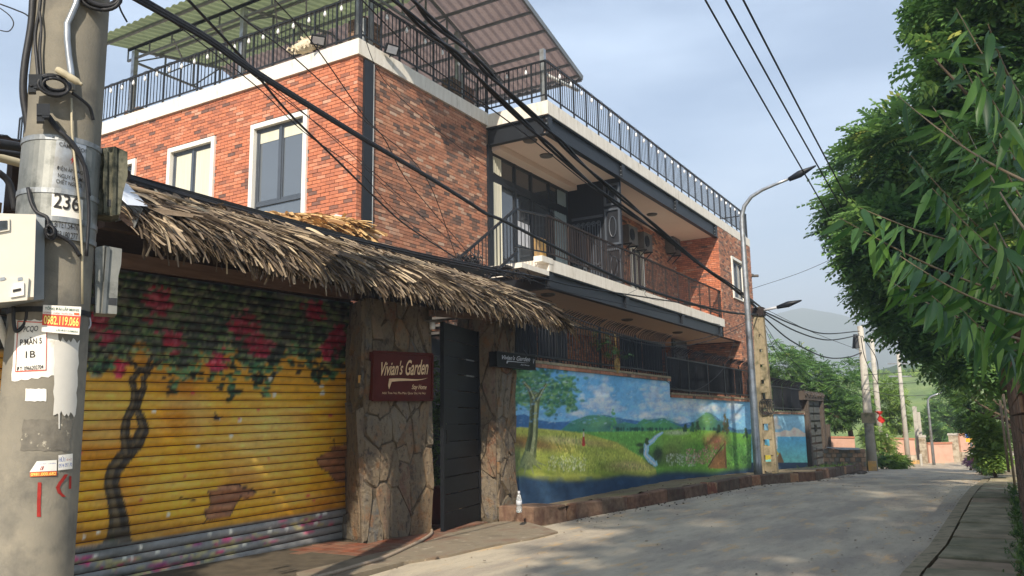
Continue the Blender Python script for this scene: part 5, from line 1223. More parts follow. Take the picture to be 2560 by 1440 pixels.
for (x0, x1, y0, y1, n, cl) in ((1665, 1740, 1135, 1165, 220, [s(222, 222, 206), s(196, 204, 180), s(90, 130, 70)]), (1715, 1800, 1122, 1160, 260, [s(216, 130, 150), s(196, 96, 120), s(224, 160, 170), s(110, 96, 70)]), (1370, 1465, 1140, 1178, 260, [s(206, 210, 170), s(236, 232, 190), s(96, 130, 70)]), (1820, 1885, 1110, 1165, 420, [s(96, 150, 70), s(60, 112, 50), s(130, 176, 96), s(40, 84, 44)]), (1760, 1800, 1095, 1125, 100, [s(186, 96, 96), s(160, 80, 70), s(150, 110, 70)])):
    for k in range(n): x, y = r_.uniform(x0, x1), r_.uniform(y0, y1); MC.ell(x, y, r_.uniform(.7, 1.5), r_.uniform(1, 2.6), r_.choice(cl), .6, .4)
MC.poly([(1808, 1098), (1816, 1104), (1812, 1130), (1818, 1172), (1770, 1172), (1790, 1140), (1812, 1118)], s(150, 108, 62)); MC.stroke([(1812, 1108), (1786, 1142), (1770, 1168)], 1.6, s(90, 62, 36)); MC.stroke([(1812, 1112), (1815, 1168)], 2.2, s(110, 78, 44))
for (x, y, h, w, c) in ((1533, 1078, 60, 9, s(96, 150, 96)), (1812, 1082, 50, 5, s(110, 104, 60)), (1818, 1084, 36, 4, s(84, 88, 50)), (1797, 1082, 22, 4, s(40, 72, 44)), (1713, 1078, 16, 4, s(40, 80, 50)), (1731, 1078, 20, 5, s(44, 86, 56)), (1744, 1078, 26, 4, s(48, 80, 56)), (1864, 1094, 24, 5, s(44, 78, 44)), (1618, 1112, 16, 6, s(60, 84, 44))):
    for k in range(26): q = r_.random(); MC.ell(x+r_.uniform(-w, w)*(1.1-q), y-q*h, 2.6, 3, tuple(v*r_.uniform(.7, 1.35) for v in c), .8, .3)
MC.stroke([(1459, 1112), (1459, 1090)], [4, 2], s(176, 60, 44)); MC.stroke([(1459, 1090), (1459, 1080)], 1.8, s(206, 190, 160)); MC.ell(1459, 1075, 2.2, 2.5, s(60, 50, 40))
# big tree on the left
for (x0, y0, rx, ry, n) in ((1330, 950, 60, 26, 330), (1395, 985, 42, 28, 230), (1300, 990, 30, 24, 130), (1420, 960, 22, 22, 80), (1345, 1000, 50, 16, 120), (1290, 930, 26, 16, 100), (1428, 1010, 14, 20, 50), (1378, 1025, 14, 18, 40), (1284, 1015, 8, 16, 26)):
    for k in range(n):
        x, y = r_.gauss(x0, rx*.5), r_.gauss(y0, ry*.55); MC.ell(x, y, r_.uniform(3, 8), r_.uniform(2.5, 5), r_.choice([s(52, 104, 72), s(70, 128, 84), s(104, 156, 100), s(140, 176, 110), s(44, 92, 80), s(96, 140, 110)]), .75, .4)
def mtr(pts, r):
    MC.stroke(pts, r, s(104, 112, 70)); MC.stroke([(x-q*.35, y) for (x, y), q in zip(pts, r)], [q*.35 for q in r], s(74, 82, 52), .8); MC.stroke([(x+q*.3, y) for (x, y), q in zip(pts, r)], [q*.3 for q in r], s(170, 172, 120), .8)
mtr([(1338, 990), (1335, 1040), (1332, 1090), (1324, 1140), (1316, 1160)], [11, 10, 11, 14, 15]); mtr([(1335, 1000), (1322, 970), (1308, 955)], [7, 5, 3]); mtr([(1342, 1000), (1356, 975), (1366, 960)], [6, 4, 3])
for dx, dy in ((-30, 30), (-10, 38), (14, 36), (34, 24), (44, 14)): MC.stroke([(1320, 1135), (1320+dx*.5, 1150+dy*.4), (1320+dx, 1150+dy)], [6, 3, 1.2], s(140, 146, 96), .9)
# dark blue water band along the bottom
dkb = [(1265, 1180), (1310, 1178), (1380, 1192), (1470, 1190), (1560, 1176), (1620, 1180), (1660, 1170), (1700, 1168), (1780, 1172), (1830, 1164), (1886, 1158), (2030, 1150)]
MC.below(dkb, s(44, 66, 60), .85, 16); MC.below([(x, y+8) for x, y in dkb], s(36, 64, 92), 1, 12); MC.ell(1290, 1150, 30, 40, s(50, 80, 64), .7, .6)
MC.put(np.clip((fb_-.52)*5, 0, 1)*(MC.Y > 1190), s(52, 84, 112), .5)
MC.put(((MC.X > 1878)).astype(float), s(130, 176, 196)); X2 = MC.X > 1878
MC.put(X2*(MC.Y > 1091), s(96, 176, 206)); MC.put(X2*np.clip((MC.Y-1100)/50, 0, 1), s(130, 206, 190), .9)
MC.put(X2*(MC.Y > np.interp(MC.X, [1880, 1950, 1962, 1975, 1985, 1996, 2010, 2030], [1080, 1080, 1075, 1077, 1068, 1072, 1082, 1082]))*(MC.Y < 1092), s(226, 200, 180)); MC.ell(1940, 1055, 5, 14, s(226, 206, 186), .9, .5); MC.ell(1945, 1068, 7, 5, s(226, 206, 186), .9, .5)
MC.stroke([(1941, 1092), (1942, 1122)], 2, s(230, 224, 210)); MC.poly([(1900, 1118), (1915, 1112), (1940, 1124), (1948, 1134), (1938, 1146), (1915, 1150), (1900, 1150)], s(196, 176, 50)); MC.poly([(1942, 1146), (1950, 1130), (1960, 1156), (1940, 1158)], s(134, 100, 60)); MC.poly([(1885, 1090), (1903, 1092), (1905, 1118), (1885, 1116)], s(206, 196, 180))
MC.put(X2*(MC.Y > 1156), s(44, 66, 88))

for _ in range(900):
    x, y = r_.uniform(1270, 1880), r_.uniform(945, 1060); c = r_.choice([s(206, 220, 228), s(120, 178, 216), s(96, 158, 204), s(160, 196, 220)]); MC.stroke([(x, y), (x+r_.uniform(2, 9), y-r_.uniform(-2, 4))], r_.uniform(.8, 2), c, .18)
for _ in range(2600):
    x = r_.uniform(1270, 1882); y = r_.uniform(1078, 1176); c = MC.a[int(y-900), int(x-1265)]*r_.choice((.6, .75, 1.3, 1.5)); MC.stroke([(x, y), (x+r_.uniform(-1.5, 1.5), y-r_.uniform(2, 6))], r_.uniform(.6, 1.2), np.clip(c, 0, .9), .6)
brushwork(MC, .5, 1, 1, 71); MC.a = np.clip(MC.a*1.3, 0, .9)
# ------------------------------------------------------------------ mural wall with fence on top
MY = 7.25; MZ1, MZ2 = 2.53, 2.13; MXS, MXE = hy(1674, 960, MY)[0], hy(1882, 1050, MY)[0]
mw = thing('mural_wall', 'street wall painted with a landscape of big tree, stream and hills', 'wall', (16, MY, 0))
def painted_wall(parent, x0, x1, y, z0, z1, nx, nz, y2=None, name='painted_face'):
    y2 = y if y2 is None else y2; u = np.linspace(0, 1, nx); w_ = np.linspace(0, 1, nz); U_, W_ = np.meshgrid(u, w_, indexing='ij')
    zb = np.array([gz(x0+(x1-x0)*q) for q in u])[:, None]*1.0+z0; V = np.stack([x0+(x1-x0)*U_, y+(y2-y)*U_, zb+(z1-zb)*W_], -1).reshape(-1, 3)
    i = np.arange((nx-1)*(nz-1)); a = (i//(nz-1))*nz+i % (nz-1); off = np.array(wloc(parent))
    return link(name, nmesh(name, V-off, np.stack([a, a+nz, a+nz+1, a+1], 1), 'mural_paint', paint=MC.sample(V)), parent)
painted_wall(mw, 12.0, MXS, MY, -.1, MZ1, 760, 160); painted_wall(mw, MXS, MXE, MY, -.1, MZ2, 520, 150)
m_ = MB(); m_.box((12.0, MY+.004, -.3), (MXS, MY+.2, MZ1-.002)); m_.box((MXS+.001, MY+.004, -.4), (MXE, MY+.2, MZ2-.002)); m_.build('core', 'render_white', mw)
def coping(parent, x0, x1, y, z, y2=None):
    y2 = y if y2 is None else y2; m_ = MB(); m_.bar((x0, y+.09, z+.025), (x1, y2+.09, z+.025), .28, .05); m_.build('coping', 'concrete_moss', parent)
    n = int((x1-x0)/.235); bm__ = MB(); bm__.box((-.112, -.012, 0), (.112, .0, .065)); me = bm__.mesh('coping_brick', 'brick_brown_one'); off = wloc(parent)
    for i in range(n): q = (i+.5)/n; link('coping_brick', me, parent, Vector((x0+(x1-x0)*q, y-.03+(y2-y)*q, z-.07))-off)
coping(mw, 12.0, MXS, MY, MZ1+.07); coping(mw, MXS-.02, MXE, MY, MZ2+.07)
def fence(label, x0, x1, y, zb, h, sp, panel, y2=None, skip=0):
    y2 = y if y2 is None else y2; f = thing('fence', label, 'fence', ((x0+x1)/2, (y+y2)/2, zb))
    m_ = MB(); P = [(0, 0, 0), (0, 0, h*.84), (0, -.03, h*.90), (0, -.10, h*.95), (0, -.17, h*.98), (0, -.22, h)]; m_.tube(P, [.011]*5+[.004], 4); me = m_.mesh('picket', 'rail_black')
    m_ = MB(); m_.box((-.025, -.02, -.05), (.025, .02, h*.88)); pm = m_.mesh('post', 'rail_black')
    n = int((x1-x0)/sp); off = f.location
    for i in range(n+1):
        q = i/n; x = x0+(x1-x0)*q; yy = y+(y2-y)*q
        if i % 16 == 0: link('post', pm, f, Vector((x, yy+.03, zb))-off)
        else: link('picket', me, f, Vector((x, yy, zb+.02+rnd.uniform(-.01, .01)))-off)
    for z in (.10, h*.78):
        m_ = MB(); m_.bar((x0, y, zb+z), (x1, y2, zb+z), .025, .035); m_.build('rail', 'rail_black', f)
    for (a, b_) in panel:
        k = max(1, int((b_-a)/.9))
        for i in range(k):
            xa, xb = a+(b_-a)*i/k+.01, a+(b_-a)*(i+1)/k-.01; V = []; nn = 14
            for j in range(nn+1):
                q = j/nn; x = xa+(xb-xa)*q; yy = y+(y2-y)*(x-x0)/(x1-x0)+.07+.018*(j % 2); V += [(x, yy, zb+.08), (x, yy, zb+h*.8+rnd.uniform(-.01, .01))]
            m_ = MB(); m_.add(V, [(2*j, 2*j+2, 2*j+3, 2*j+1) for j in range(nn)]); m_.build('sheet_panel', 'patio_black', f)
    return f
fence('black picket fence with curled tips on the high part of the mural wall', 12.05, MXS-.05, MY+.06, MZ1+.12, 1.02, .125, [(12.1, 14.6), (17.2, MXS-.1)])
fence('black picket fence backed with dark sheets on the lower part of the mural wall', MXS+.05, MXE-.02, MY+.06, MZ2+.12, 1.16, .105, [(MXS+.1, MXE-.5)])
# second, set forward mural wall beyond the street lamp, and the far gate
M2X0, M2X1 = MXE+.01, hy(2016, 1100, MY)[0]
mw2 = thing('lake_mural_wall', 'short street wall painted with a lake and pink hills beside the far gate', 'wall', (31, MY, -.5))
painted_wall(mw2, M2X0, M2X1, MY+.02, -.1, 1.74, 240, 110)
m_ = MB(); m_.add([(M2X0, MY+.024, -1), (M2X1, MY+.024, -1), (M2X1, MY+.2, -1), (M2X0, MY+.2, -1), (M2X0, MY+.024, 1.738), (M2X1, MY+.024, 1.738), (M2X1, MY+.2, 1.738), (M2X0, MY+.2, 1.738)], [(0, 3, 2, 1), (4, 5, 6, 7), (0, 1, 5, 4), (1, 2, 6, 5), (2, 3, 7, 6), (3, 0, 4, 7)]); m_.build('core', 'render_white', mw2)
coping(mw2, M2X0, M2X1, MY+.02, 1.81)
fence('black picket fence on the lake mural wall', M2X0+.03, M2X1-.1, MY+.08, 1.87, 1.15, .10, [(M2X1-2.6, M2X1-.2)])
fg = thing('far_gate', 'grey tiled gate leaf in a carved wooden frame at the end of the mural walls', 'gate', (37.5, MY, -.55))
gx0, gx1 = hy(2017, 1100, MY)[0], hy(2058, 1100, MY)[0]
zb0, zt0 = -.6, 2.72
for (xa, xb) in ((gx0, gx0+.3), (gx1-.3, gx1)):
    m_ = MB(); m_.box((xa, MY-.15, zb0-.2), (xb, MY+.15, zt0)); m_.build('jamb', 'wood_old', fg)
m_ = MB(); m_.box((gx0-.5, MY-.16, zt0-.38), (gx1, MY+.16, zt0))
for k in range(7): m_.blob((gx0-.3+k*(gx1-gx0+.2)/6, MY-.16, zt0-.16), (.2, .08, .12), 8, .3)
m_.build('carved_lintel', 'wood_old', fg)
lx0, lx1 = gx0+.31, gx1-.31; m_ = MB(); m_.box((lx0, MY, zb0), (lx1, MY+.05, zt0-.42)); m_.build('leaf_back', 'sign_black', fg)
m_ = MB(); m_.box((-(lx1-lx0)/4+.12, -.02, -.12), ((lx1-lx0)/4-.12, 0, .12)); me = m_.mesh('tile', 'tile_grey')
for k in range(9):
    for q in (.25, .75): link('tile', me, fg, Vector((lx0+(lx1-lx0)*q, MY-.001, zb0+.3+k*.32))-fg.location)
m_ = MB(); m_.box((lx0+(lx1-lx0)*.5-.07, MY-.05, 1.05), (lx0+(lx1-lx0)*.5+.3, MY-.022, 1.3)); m_.build('lock', 'sign_black', fg)
m_ = MB(); m_.box((gx1+.1, MY-.3, zb0-.2), (gx1+.25, MY-.1, 1.3)); o = m_.build('timber_post', 'wood_old', None); tag(o, 'weathered timber post just right of the far gate', 'post')

# ------------------------------------------------------------------ kerb blocks and soil strip
kb = thing('kerb_row', 'row of rough stained red and brown kerb blocks along the mural wall', 'kerb', (18, 5.7, 0))
def kblock(x0, x1, y0a, y1a, w, h, paint=None):
    ta, tb = rnd.uniform(-.015, .02), rnd.uniform(-.015, .02); P = []
    za, zb = gz(x0), gz(x1)
    for z_, i_ in ((-.1, 0), (h-.02, 0), (h, .02)):
        P += [(x0+i_, y0a+i_+rnd.uniform(-.01, .01), za+z_+(ta if z_ > 0 else 0)), (x1-i_, y1a+i_+rnd.uniform(-.01, .01), zb+z_+(tb if z_ > 0 else 0)), (x1-i_, y1a+w-i_, zb+z_+(tb if z_ > 0 else 0)), (x0+i_, y0a+w-i_, za+z_+(ta if z_ > 0 else 0))]
    m_ = MB(); m_.add(P, [(q, (q+1) % 4, (q+1) % 4+4, q+4) for q in range(4)]+[(q+4, (q+1) % 4+4, (q+1) % 4+8, q+8) for q in range(4)]+[(8, 9, 10, 11)])
    m_.build('kerb_block', paint or 'kerb_one', kb)
toned('kerb_red_one', [(0, s(128, 82, 68)), (.5, s(146, 92, 74)), (1, s(164, 124, 92))], True, .9, 28, .6, .01, .4, 5, dirt=(s(168, 140, 104), 9, .48, .62, .75), streak=(4, 4, .7))
def ky(x): return yl(x)+.02
kblock(11.25, 12.02, 6.35, 6.18, .62, .245)
x = 12.1
while x < 34.2:
    l = rnd.uniform(.7, 1.3); red = int(x*1.7) % 4 == 1
    if red: l = .5
    kblock(x, x+l-.02, ky(x), ky(x+l), rnd.uniform(.14, .2), .235 if x < 24 else .27, 'kerb_red_one' if red else None); x += l
xs_ = np.concatenate([np.arange(11.8, 37, .25)]); V = []; KS = 8
for x in xs_:
    for j in range(KS):
        q = j/(KS-1); y0_ = ky(x)+.12; zt = (.20+.02*math.sin(x*3.1)+.02*math.sin(x*7))*(1-q)+q*.085+.02*rnd.random()
        V.append((x, y0_*(1-q)+(MY+.03)*q, gz(x)+zt))
V = np.array(V); i = np.arange((len(xs_)-1)*(KS-1)); a = (i//(KS-1))*KS+i % (KS-1)
link('soil_strip', nmesh('soil_strip', V, np.stack([a, a+KS, a+KS+1, a+1], 1), 'soil', smooth=True), None, (0, 0, 0), 'structure')
m_ = MB()
for k in range(700):
    x = rnd.uniform(11.8, 34); q = rnd.random(); y = ky(x)+.15+q*(MY-ky(x)-.2) if rnd.random() < .6 else ky(x)-rnd.random()**2*.5; z = gz(x)+(.2*(1-q)+.09*q if y > ky(x) else .01); r = rnd.uniform(.008, .028)
    m_.blob((x, y, z), (r, r*rnd.uniform(.6, 1), r*.6), 6, .3)
m_.build('gravel', 'stone_mortar', None, kind='stuff')
hs = cable('garden_hose', [hz(x, y, .05) for x, y in ((770, 1448), (840, 1430), (900, 1412), (960, 1394), (1010, 1372), (1055, 1350), (1078, 1334), (1078, 1322), (1074, 1312))], .022, 'pale garden hose curving over the paving from behind the wide pillar', 'hose', 8, mat='hose')
cd = thing('cord_coil', 'yellow cord coil hanging from the picket fence over the mural', 'cord', hy(1545, 900, MY))
m_ = MB(); c0 = hy(1543, 918, MY-.05)
for k in range(5):
    w, h = rnd.uniform(.06, .12), rnd.uniform(.14, .24); ox = rnd.uniform(-.04, .04)
    m_.tube([(c0[0]+ox+w*math.sin(a_), MY-.05+rnd.uniform(-.01, .01), c0[2]+.05-h*math.cos(a_)*.9) for a_ in np.linspace(0, 6.28, 18)], .005, 4)
m_.build('loops', 'yellow_cord', cd)
m_ = MB(); m_.tube([c0+[0, 0, .3], hy(1537, 836, MY-.05)], .008, 5); m_.build('hanger', 'yellow_cord', cd)
# ------------------------------------------------------------------ near concrete pole
PC = np.array([2.49, 4.37]); _u = ray(96, 1150)[:2]; _u = _u/np.linalg.norm(_u); PC = _u*5.03
def pr_r(z): return .205-.005*z
pole = thing('utility_pole', 'near concrete utility pole with number 236, pasted notices and cable coils', 'utility pole', (*PC, 0))
m_ = MB(); m_.lathe((*PC, -.1), [(pr_r(z), z+.1) for z in np.linspace(-.1, 9, 30)], 40); m_.build('shaft', 'concrete_pole', pole, smooth=True)
TH0 = math.atan2(-PC[1], -PC[0])                  # angle that faces the camera
def pc_pt(x, y, lift=.0):                         # photo pixel -> point on the pole surface
    d = ray(x, y); rr = .2+lift
    for _ in range(4):
        a = d[0]**2+d[1]**2; b = -2*(d[0]*PC[0]+d[1]*PC[1]); c = PC@PC-rr*rr; D = b*b-4*a*c
        t_ = (-b-math.sqrt(max(D, 0)))/(2*a); rr = pr_r(EYE+d[2]*t_)+lift
    return CE+d*t_
def wrap(c00, c10, c01, c11, lift):
    """photo-pixel corners (bl, br, tl, tr) -> function onto the pole surface"""
    c = [np.array(q, float) for q in (c00, c10, c01, c11)]
    def fn(u, v):
        p = c[0]*(1-u)*(1-v)+c[1]*u*(1-v)+c[2]*(1-u)*v+c[3]*u*v; return pc_pt(p[0], p[1], lift)
    return fn
def patch_on(fn, mat, name='notice', nu=10, nv=6, parent=pole, outline=None):
    V = []; F = []
    for i in range(nu+1):
        for j in range(nv+1):
            u, v = i/nu, j/nv
            if outline: u, v = outline(u, v)
            V.append(fn(u, v))
    for i in range(nu):
        for j in range(nv): k = i*(nv+1)+j; F.append((k, k+nv+1, k+nv+2, k+1))
    m_ = MB(); m_.add(V, F); return m_.build(name, mat, parent, smooth=True)
def border(fn, mat, w=.03, parent=pole):
    for (a, b_, c, d) in ((0, 1, 0, w), (0, 1, 1-w, 1), (0, w*1.3, w, 1-w), (1-w*1.3, 1, w, 1-w)):
        patch_on(lambda u, v: fn(a+(b_-a)*u, c+(d-c)*v), mat, 'border', parent=parent)
def rough_edge(amp, sd):
    return lambda u, v: (u+(amp*math.sin(v*23+sd) if u in (0, 1) else 0), v+(amp*math.sin(u*29+sd)+amp*.6*math.sin(u*61) if v in (0, 1) else 0))
# tin sleeve with bands
def ring(z0, z1, r0, r1, mat, name):
    m_ = MB(); m_.lathe((*PC, z0), [(r0, 0), (r0, z1-z0), (r0-.004, z1-z0)], 40); return m_.build(name, mat, pole, smooth=False)
zA, zB_, zC, zD = [pc_pt(150, y)[2] for y in (345, 478, 548, 590)]
m_ = MB(); m_.lathe((*PC, zD), [(pr_r(zD)+.006, 0), (pr_r(zA)+.006, zA-zD), (pr_r(zA)+.001, zA-zD+.001)], 40); m_.build('tin_sleeve', 'tin_plate', pole, smooth=False)
for z in (zA, zB_, zC, zD): m_ = MB(); m_.lathe((*PC, z-.014), [(pr_r(z)+.011, 0), (pr_r(z)+.011, .028), (pr_r(z)+.004, .0281)], 40); m_.build('steel_band', 'bright_band', pole)
zT = pc_pt(150, 775)[2]; m_ = MB(); m_.lathe((*PC, zT-.014), [(pr_r(zT)+.006, 0), (pr_r(zT)+.006, .028), (pr_r(zT)+.001, .0281)], 40); m_.build('steel_band', 'steel_black', pole)
L3 = .013
patch_on(wrap((128, 472), (208, 490), (142, 344), (216, 362), .0085), 'galvanised', 'warning_plate')
patch_on(wrap((128, 540), (206, 556), (130, 484), (208, 500), .0085), 'sticker_white', 'number_plate')
patch_on(wrap((132, 588), (200, 604), (134, 556), (202, 566), .0085), 'galvanised', 'code_plate')
for body, c in (('C\u1ea4M TR\u00c8O!', ((148, 364), (215, 383), (148, 348), (216, 368))), ('\u0110I\u1ec6N \u00c1P CAO', ((142, 426), (208, 440), (143, 411), (208, 425))),
                ('NGUY HI\u1ec2M', ((145, 442), (206, 456), (145, 426), (207, 440))), ('CH\u1ebeT NG\u01af\u1edcI', ((140, 457), (204, 470), (141, 441), (205, 455))),
                ('236', ((133, 518), (199, 530), (136, 480), (201, 492))), ('B/TET.54-N', ((136, 567), (194, 576), (137, 551), (195, 560))), ('03.180.277', ((142, 592), (194, 600), (143, 576), (195, 584)))):
    lettering(body, wrap(*c, L3), 'black_print', pole, 0, .012 if body == '236' else .006)
m_ = MB(); z0 = pc_pt(182, 405, L3); f_ = wrap((172, 412), (192, 412), (172, 388), (192, 388), L3)
m_.add([f_(.7, 1), f_(.2, .45), f_(.5, .5), f_(.2, 0), f_(.8, .6), f_(.5, .55)], [(0, 1, 2, 5), (3, 4, 5, 2)]); m_.build('lightning_mark', 'red_paint', pole)
# painted notice areas and stickers lower down
patch_on(wrap((28, 954), (146, 938), (40, 800), (146, 800), .002), 'sticker_white', 'white_patch', 14, 8, outline=rough_edge(.012, 1))
fR = wrap((38, 930), (116, 926), (44, 802), (118, 806), .004); patch_on(fR, 'sticker_white', 'notice'); border(lambda u, v: fR(u, v)+np.array([-.001, -.001, 0]), 'red_border', .018)
for body, c in (('PCQO', ((58, 833), (94, 830), (60, 816), (96, 814))), ('P.M\u00c3N 5', ((50, 864), (104, 858), (50, 845), (104, 840))), ('\u0110T: 0966202704', ((42, 928), (108, 922), (42, 917), (108, 911))), ('1B', ((64, 895), (88, 893), (64, 878), (88, 876)))):
    lettering(body, wrap(*c, .007), 'black_print', pole, 0, .006)
patch_on(wrap((134, 1034), (190, 1038), (136, 850), (198, 852), .005), 'paint_grey_white', 'white_patch', 12, 10, outline=rough_edge(.03, 4))
patch_on(wrap((146, 1072), (150, 1072), (146, 1034), (150, 1034), .0055), 'paint_grey_white', 'paint_drip', 2, 3)
patch_on(wrap((61, 1003), (114, 1003), (64, 972), (116, 972), .003), 'sticker_white', 'torn_sticker', 8, 4, outline=rough_edge(.03, 2))
patch_on(wrap((50, 1126), (172, 1128), (58, 1048), (182, 1050), .002), 'tape_patch', 'glue_patch', 12, 6, outline=rough_edge(.02, 3))
fB = wrap((145, 1176), (181, 1172), (146, 1138), (182, 1134), .005); patch_on(fB, 'sticker_white', 'sticker')
lettering('H\u00daT', lambda u, v: fB(.04+.5*u, .52+.4*v)+0, 'blue_print', pole, 0, .02); lettering('0974 097 70', lambda u, v: fB(.04+.92*u, .16+.26*v), 'blue_print', pole, 0, .006)
lettering('B\u1ec2 PH\u1ed0T', lambda u, v: fB(.58+.38*u, .56+.2*v), 'red_paint', pole, 0, 0)
fC = wrap((74, 1180), (142, 1177), (92, 1153), (142, 1150), .004); patch_on(fC, 'sticker_white', 'sticker')
lettering('L\u1eaeP \u0110\u1eb6T - CAMERA', lambda u, v: fC(.2+.75*u, .62+.2*v), 'blue_print', pole); patch_on(lambda u, v: fC(.35+.12*u, .12+.36*v)+0, 'red_paint', 'mark', 2, 2); lettering('K', lambda u, v: fC(.38+.06*u, .18+.24*v)*1.0-np.array([*(PC/np.linalg.norm(PC)), 0])*.003, 'sticker_white', pole)
fD = wrap((75, 1192), (142, 1189), (75, 1181), (142, 1178), .005); patch_on(fD, 'orange_print', 'sticker'); lettering('0981.000.682', lambda u, v: fD(.03+.94*u, .15+.7*v)-np.array([*(PC/np.linalg.norm(PC)), 0])*.003, 'yellow_print', pole, 0, .01)
for pts, w in (([(99, 1206), (98, 1235), (97, 1260), (97, 1290)], 5), ([(166, 1186), (152, 1204), (144, 1218), (150, 1232), (160, 1240)], 5), ([(176, 1190), (175, 1220)], 3)):
    for i in range(len(pts)-1):
        a, b_ = pts[i], pts[i+1]; patch_on(wrap((b_[0]-w, b_[1]+2), (b_[0]+w, b_[1]+2), (a[0]-w*.9, a[1]), (a[0]+w*.9, a[1]), .003), 'red_paint', 'paint_mark', 3, 3)
# hanging advert plate: flat tin sign
ad = thing('advert_plate', 'small tin advert with phone number 0982.119.066 tied to the near pole', 'advert', pc_pt(150, 800, .03))
def flat(x, y, k=.03): d = ray(x, y); q = PC/np.linalg.norm(PC); t_ = (np.linalg.norm(PC)-.2-k)/(d[:2]@q); return CE+d*t_
A4 = [flat(104, 829), flat(198, 837), flat(108, 762), flat(203, 767)]; nn = np.array([*(-PC/np.linalg.norm(PC)), 0])
fn_ = bil(*A4, nn*0)
def flatpatch(u0, v0, u1, v1, mat, lift, name, par):
    m_ = MB(); m_.add([fn_(u0, v0)+nn*lift, fn_(u1, v0)+nn*lift, fn_(u1, v1)+nn*lift, fn_(u0, v1)+nn*lift], [(0, 1, 2, 3)]); return m_.build(name, mat, par)
m_ = MB(); m_.add([p-nn*.004 for p in (A4[0], A4[1], A4[3], A4[2])]+[p+nn*.0 for p in (A4[0], A4[1], A4[3], A4[2])], [(3, 2, 1, 0), (4, 5, 6, 7)]+[(i, (i+1) % 4, 4+(i+1) % 4, 4+i) for i in range(4)]); m_.build('plate', 'sticker_white', ad)
flatpatch(.0, .24, 1, .66, 'red_border', .002, 'red_panel', ad)
lettering('T\u1ed4NG \u0110\u00c0I L\u1eaeP M\u1ea0NG', lambda u, v: fn_(.05+.9*u, .80+.17*v)+nn*.003, 'green_print', ad, 0, .008)
lettering('INTERNET - CAMERA - TRUY\u1ec0N H\u00ccNH', lambda u, v: fn_(.02+.76*u, .69+.085*v)+nn*.003, 'red_paint', ad)
lettering('0982.119.066', lambda u, v: fn_(.04+.92*u, .29+.32*v)+nn*.004, 'yellow_print', ad, 0, .014)
lettering('L\u1eaeP \u0110\u1eb6T CAMERA', lambda u, v: fn_(.38+.58*u, .05+.12*v)+nn*.003, 'green_print', ad, 0, .004)
flatpatch(.82, .70, .96, .77, 'orange_print', .003, 'logo', ad)
# meter box on the left side
mbx = thing('meter_box', 'pale grey plastic electricity meter box on the left of the near pole', 'meter box', flat(50, 640, .1))
def mbp(x, y, k): return flat(x, y, k)
def quadbox(c, k0, k1, mat, name, par):          # c: bl br tr tl pixels on the front face
    f_ = [flat(x, y, k1) for x, y in c]; b_ = [p-nn*(k1-k0) for p in f_]; m_ = MB(); m_.add(b_+f_, [(3, 2, 1, 0), (4, 5, 6, 7)]+[(i, (i+1) % 4, 4+(i+1) % 4, 4+i) for i in range(4)]); return m_.build(name, mat, par)
quadbox([(-110, 772), (110, 748), (112, 545), (-110, 520)], -.12, .04, 'box_grey', 'back_case', mbx)
quadbox([(-110, 762), (84, 742), (90, 536), (-110, 530)], .041, .14, 'box_plastic', 'front_case', mbx)
quadbox([(-110, 765), (68, 750), (72, 694), (-110, 712)], .141, .155, 'box_plastic', 'door', mbx)
quadbox([(-20, 584), (24, 576), (24, 546), (-20, 548)], .142, .15, 'box_plastic', 'window_frame', mbx); quadbox([(-16, 578), (18, 572), (18, 551), (-16, 553)], .151, .154, 'door_glass', 'window', mbx)
quadbox([(26, 744), (60, 738), (60, 706), (30, 710)], .156, .164, 'sticker_white', 'latch_plate', mbx); quadbox([(32, 730), (52, 726), (52, 720), (32, 724)], .165, .168, 'black_print', 'latch', mbx)
for x in (6, 50): quadbox([(x-6, 702), (x+6, 700), (x+6, 692), (x-6, 694)], .142, .158, 'galvanised', 'hinge', mbx)
# rusty cable housings at the right of the pole
def side(x, y, k=0.): d = ray(x, y); q = PC/np.linalg.norm(PC); t_ = (np.linalg.norm(PC)+k)/(d[:2]@q); return CE+d*t_
def housing(c, mat, label, ridges):
    t_ = thing('cable_housing', label, 'cable housing', side(*c[0]), 'cable housings on the near pole')
    f_ = [side(x, y, -.03) for x, y in c]; n = len(f_); b_ = [p-nn*.16 for p in f_]; m_ = MB(); m_.add(b_+f_, [tuple(range(n-1, -1, -1)), tuple(range(n, 2*n))]+[(i, (i+1) % n, n+(i+1) % n, n+i) for i in range(n)]); m_.build('case', mat, t_)
    for (a, b__) in ridges: m_ = MB(); m_.bar(side(*a, -.045), side(*b__, -.045), .012, .02); m_.build('ridge', mat, t_)
    m_ = MB(); m_.bar(side(c[0][0]-30, c[0][1]-30, .0), side(c[1][0], c[1][1]-30, -.02), .03, .04); m_.build('bracket', 'steel_black', t_)
housing([(236, 535), (282, 540), (300, 535), (308, 480), (319, 440), (319, 380), (288, 366), (236, 372)], 'mossy_metal', 'mossy dark metal cable housing, the upper one right of the near pole', [((262, 534), (263, 372)), ((283, 538), (287, 368))])
housing([(238, 782), (292, 785), (296, 690), (303, 660), (305, 622), (262, 614), (238, 618)], 'tin_plate', 'dull grey metal cable housing, the lower one right of the near pole', [((258, 784), (270, 618)),])
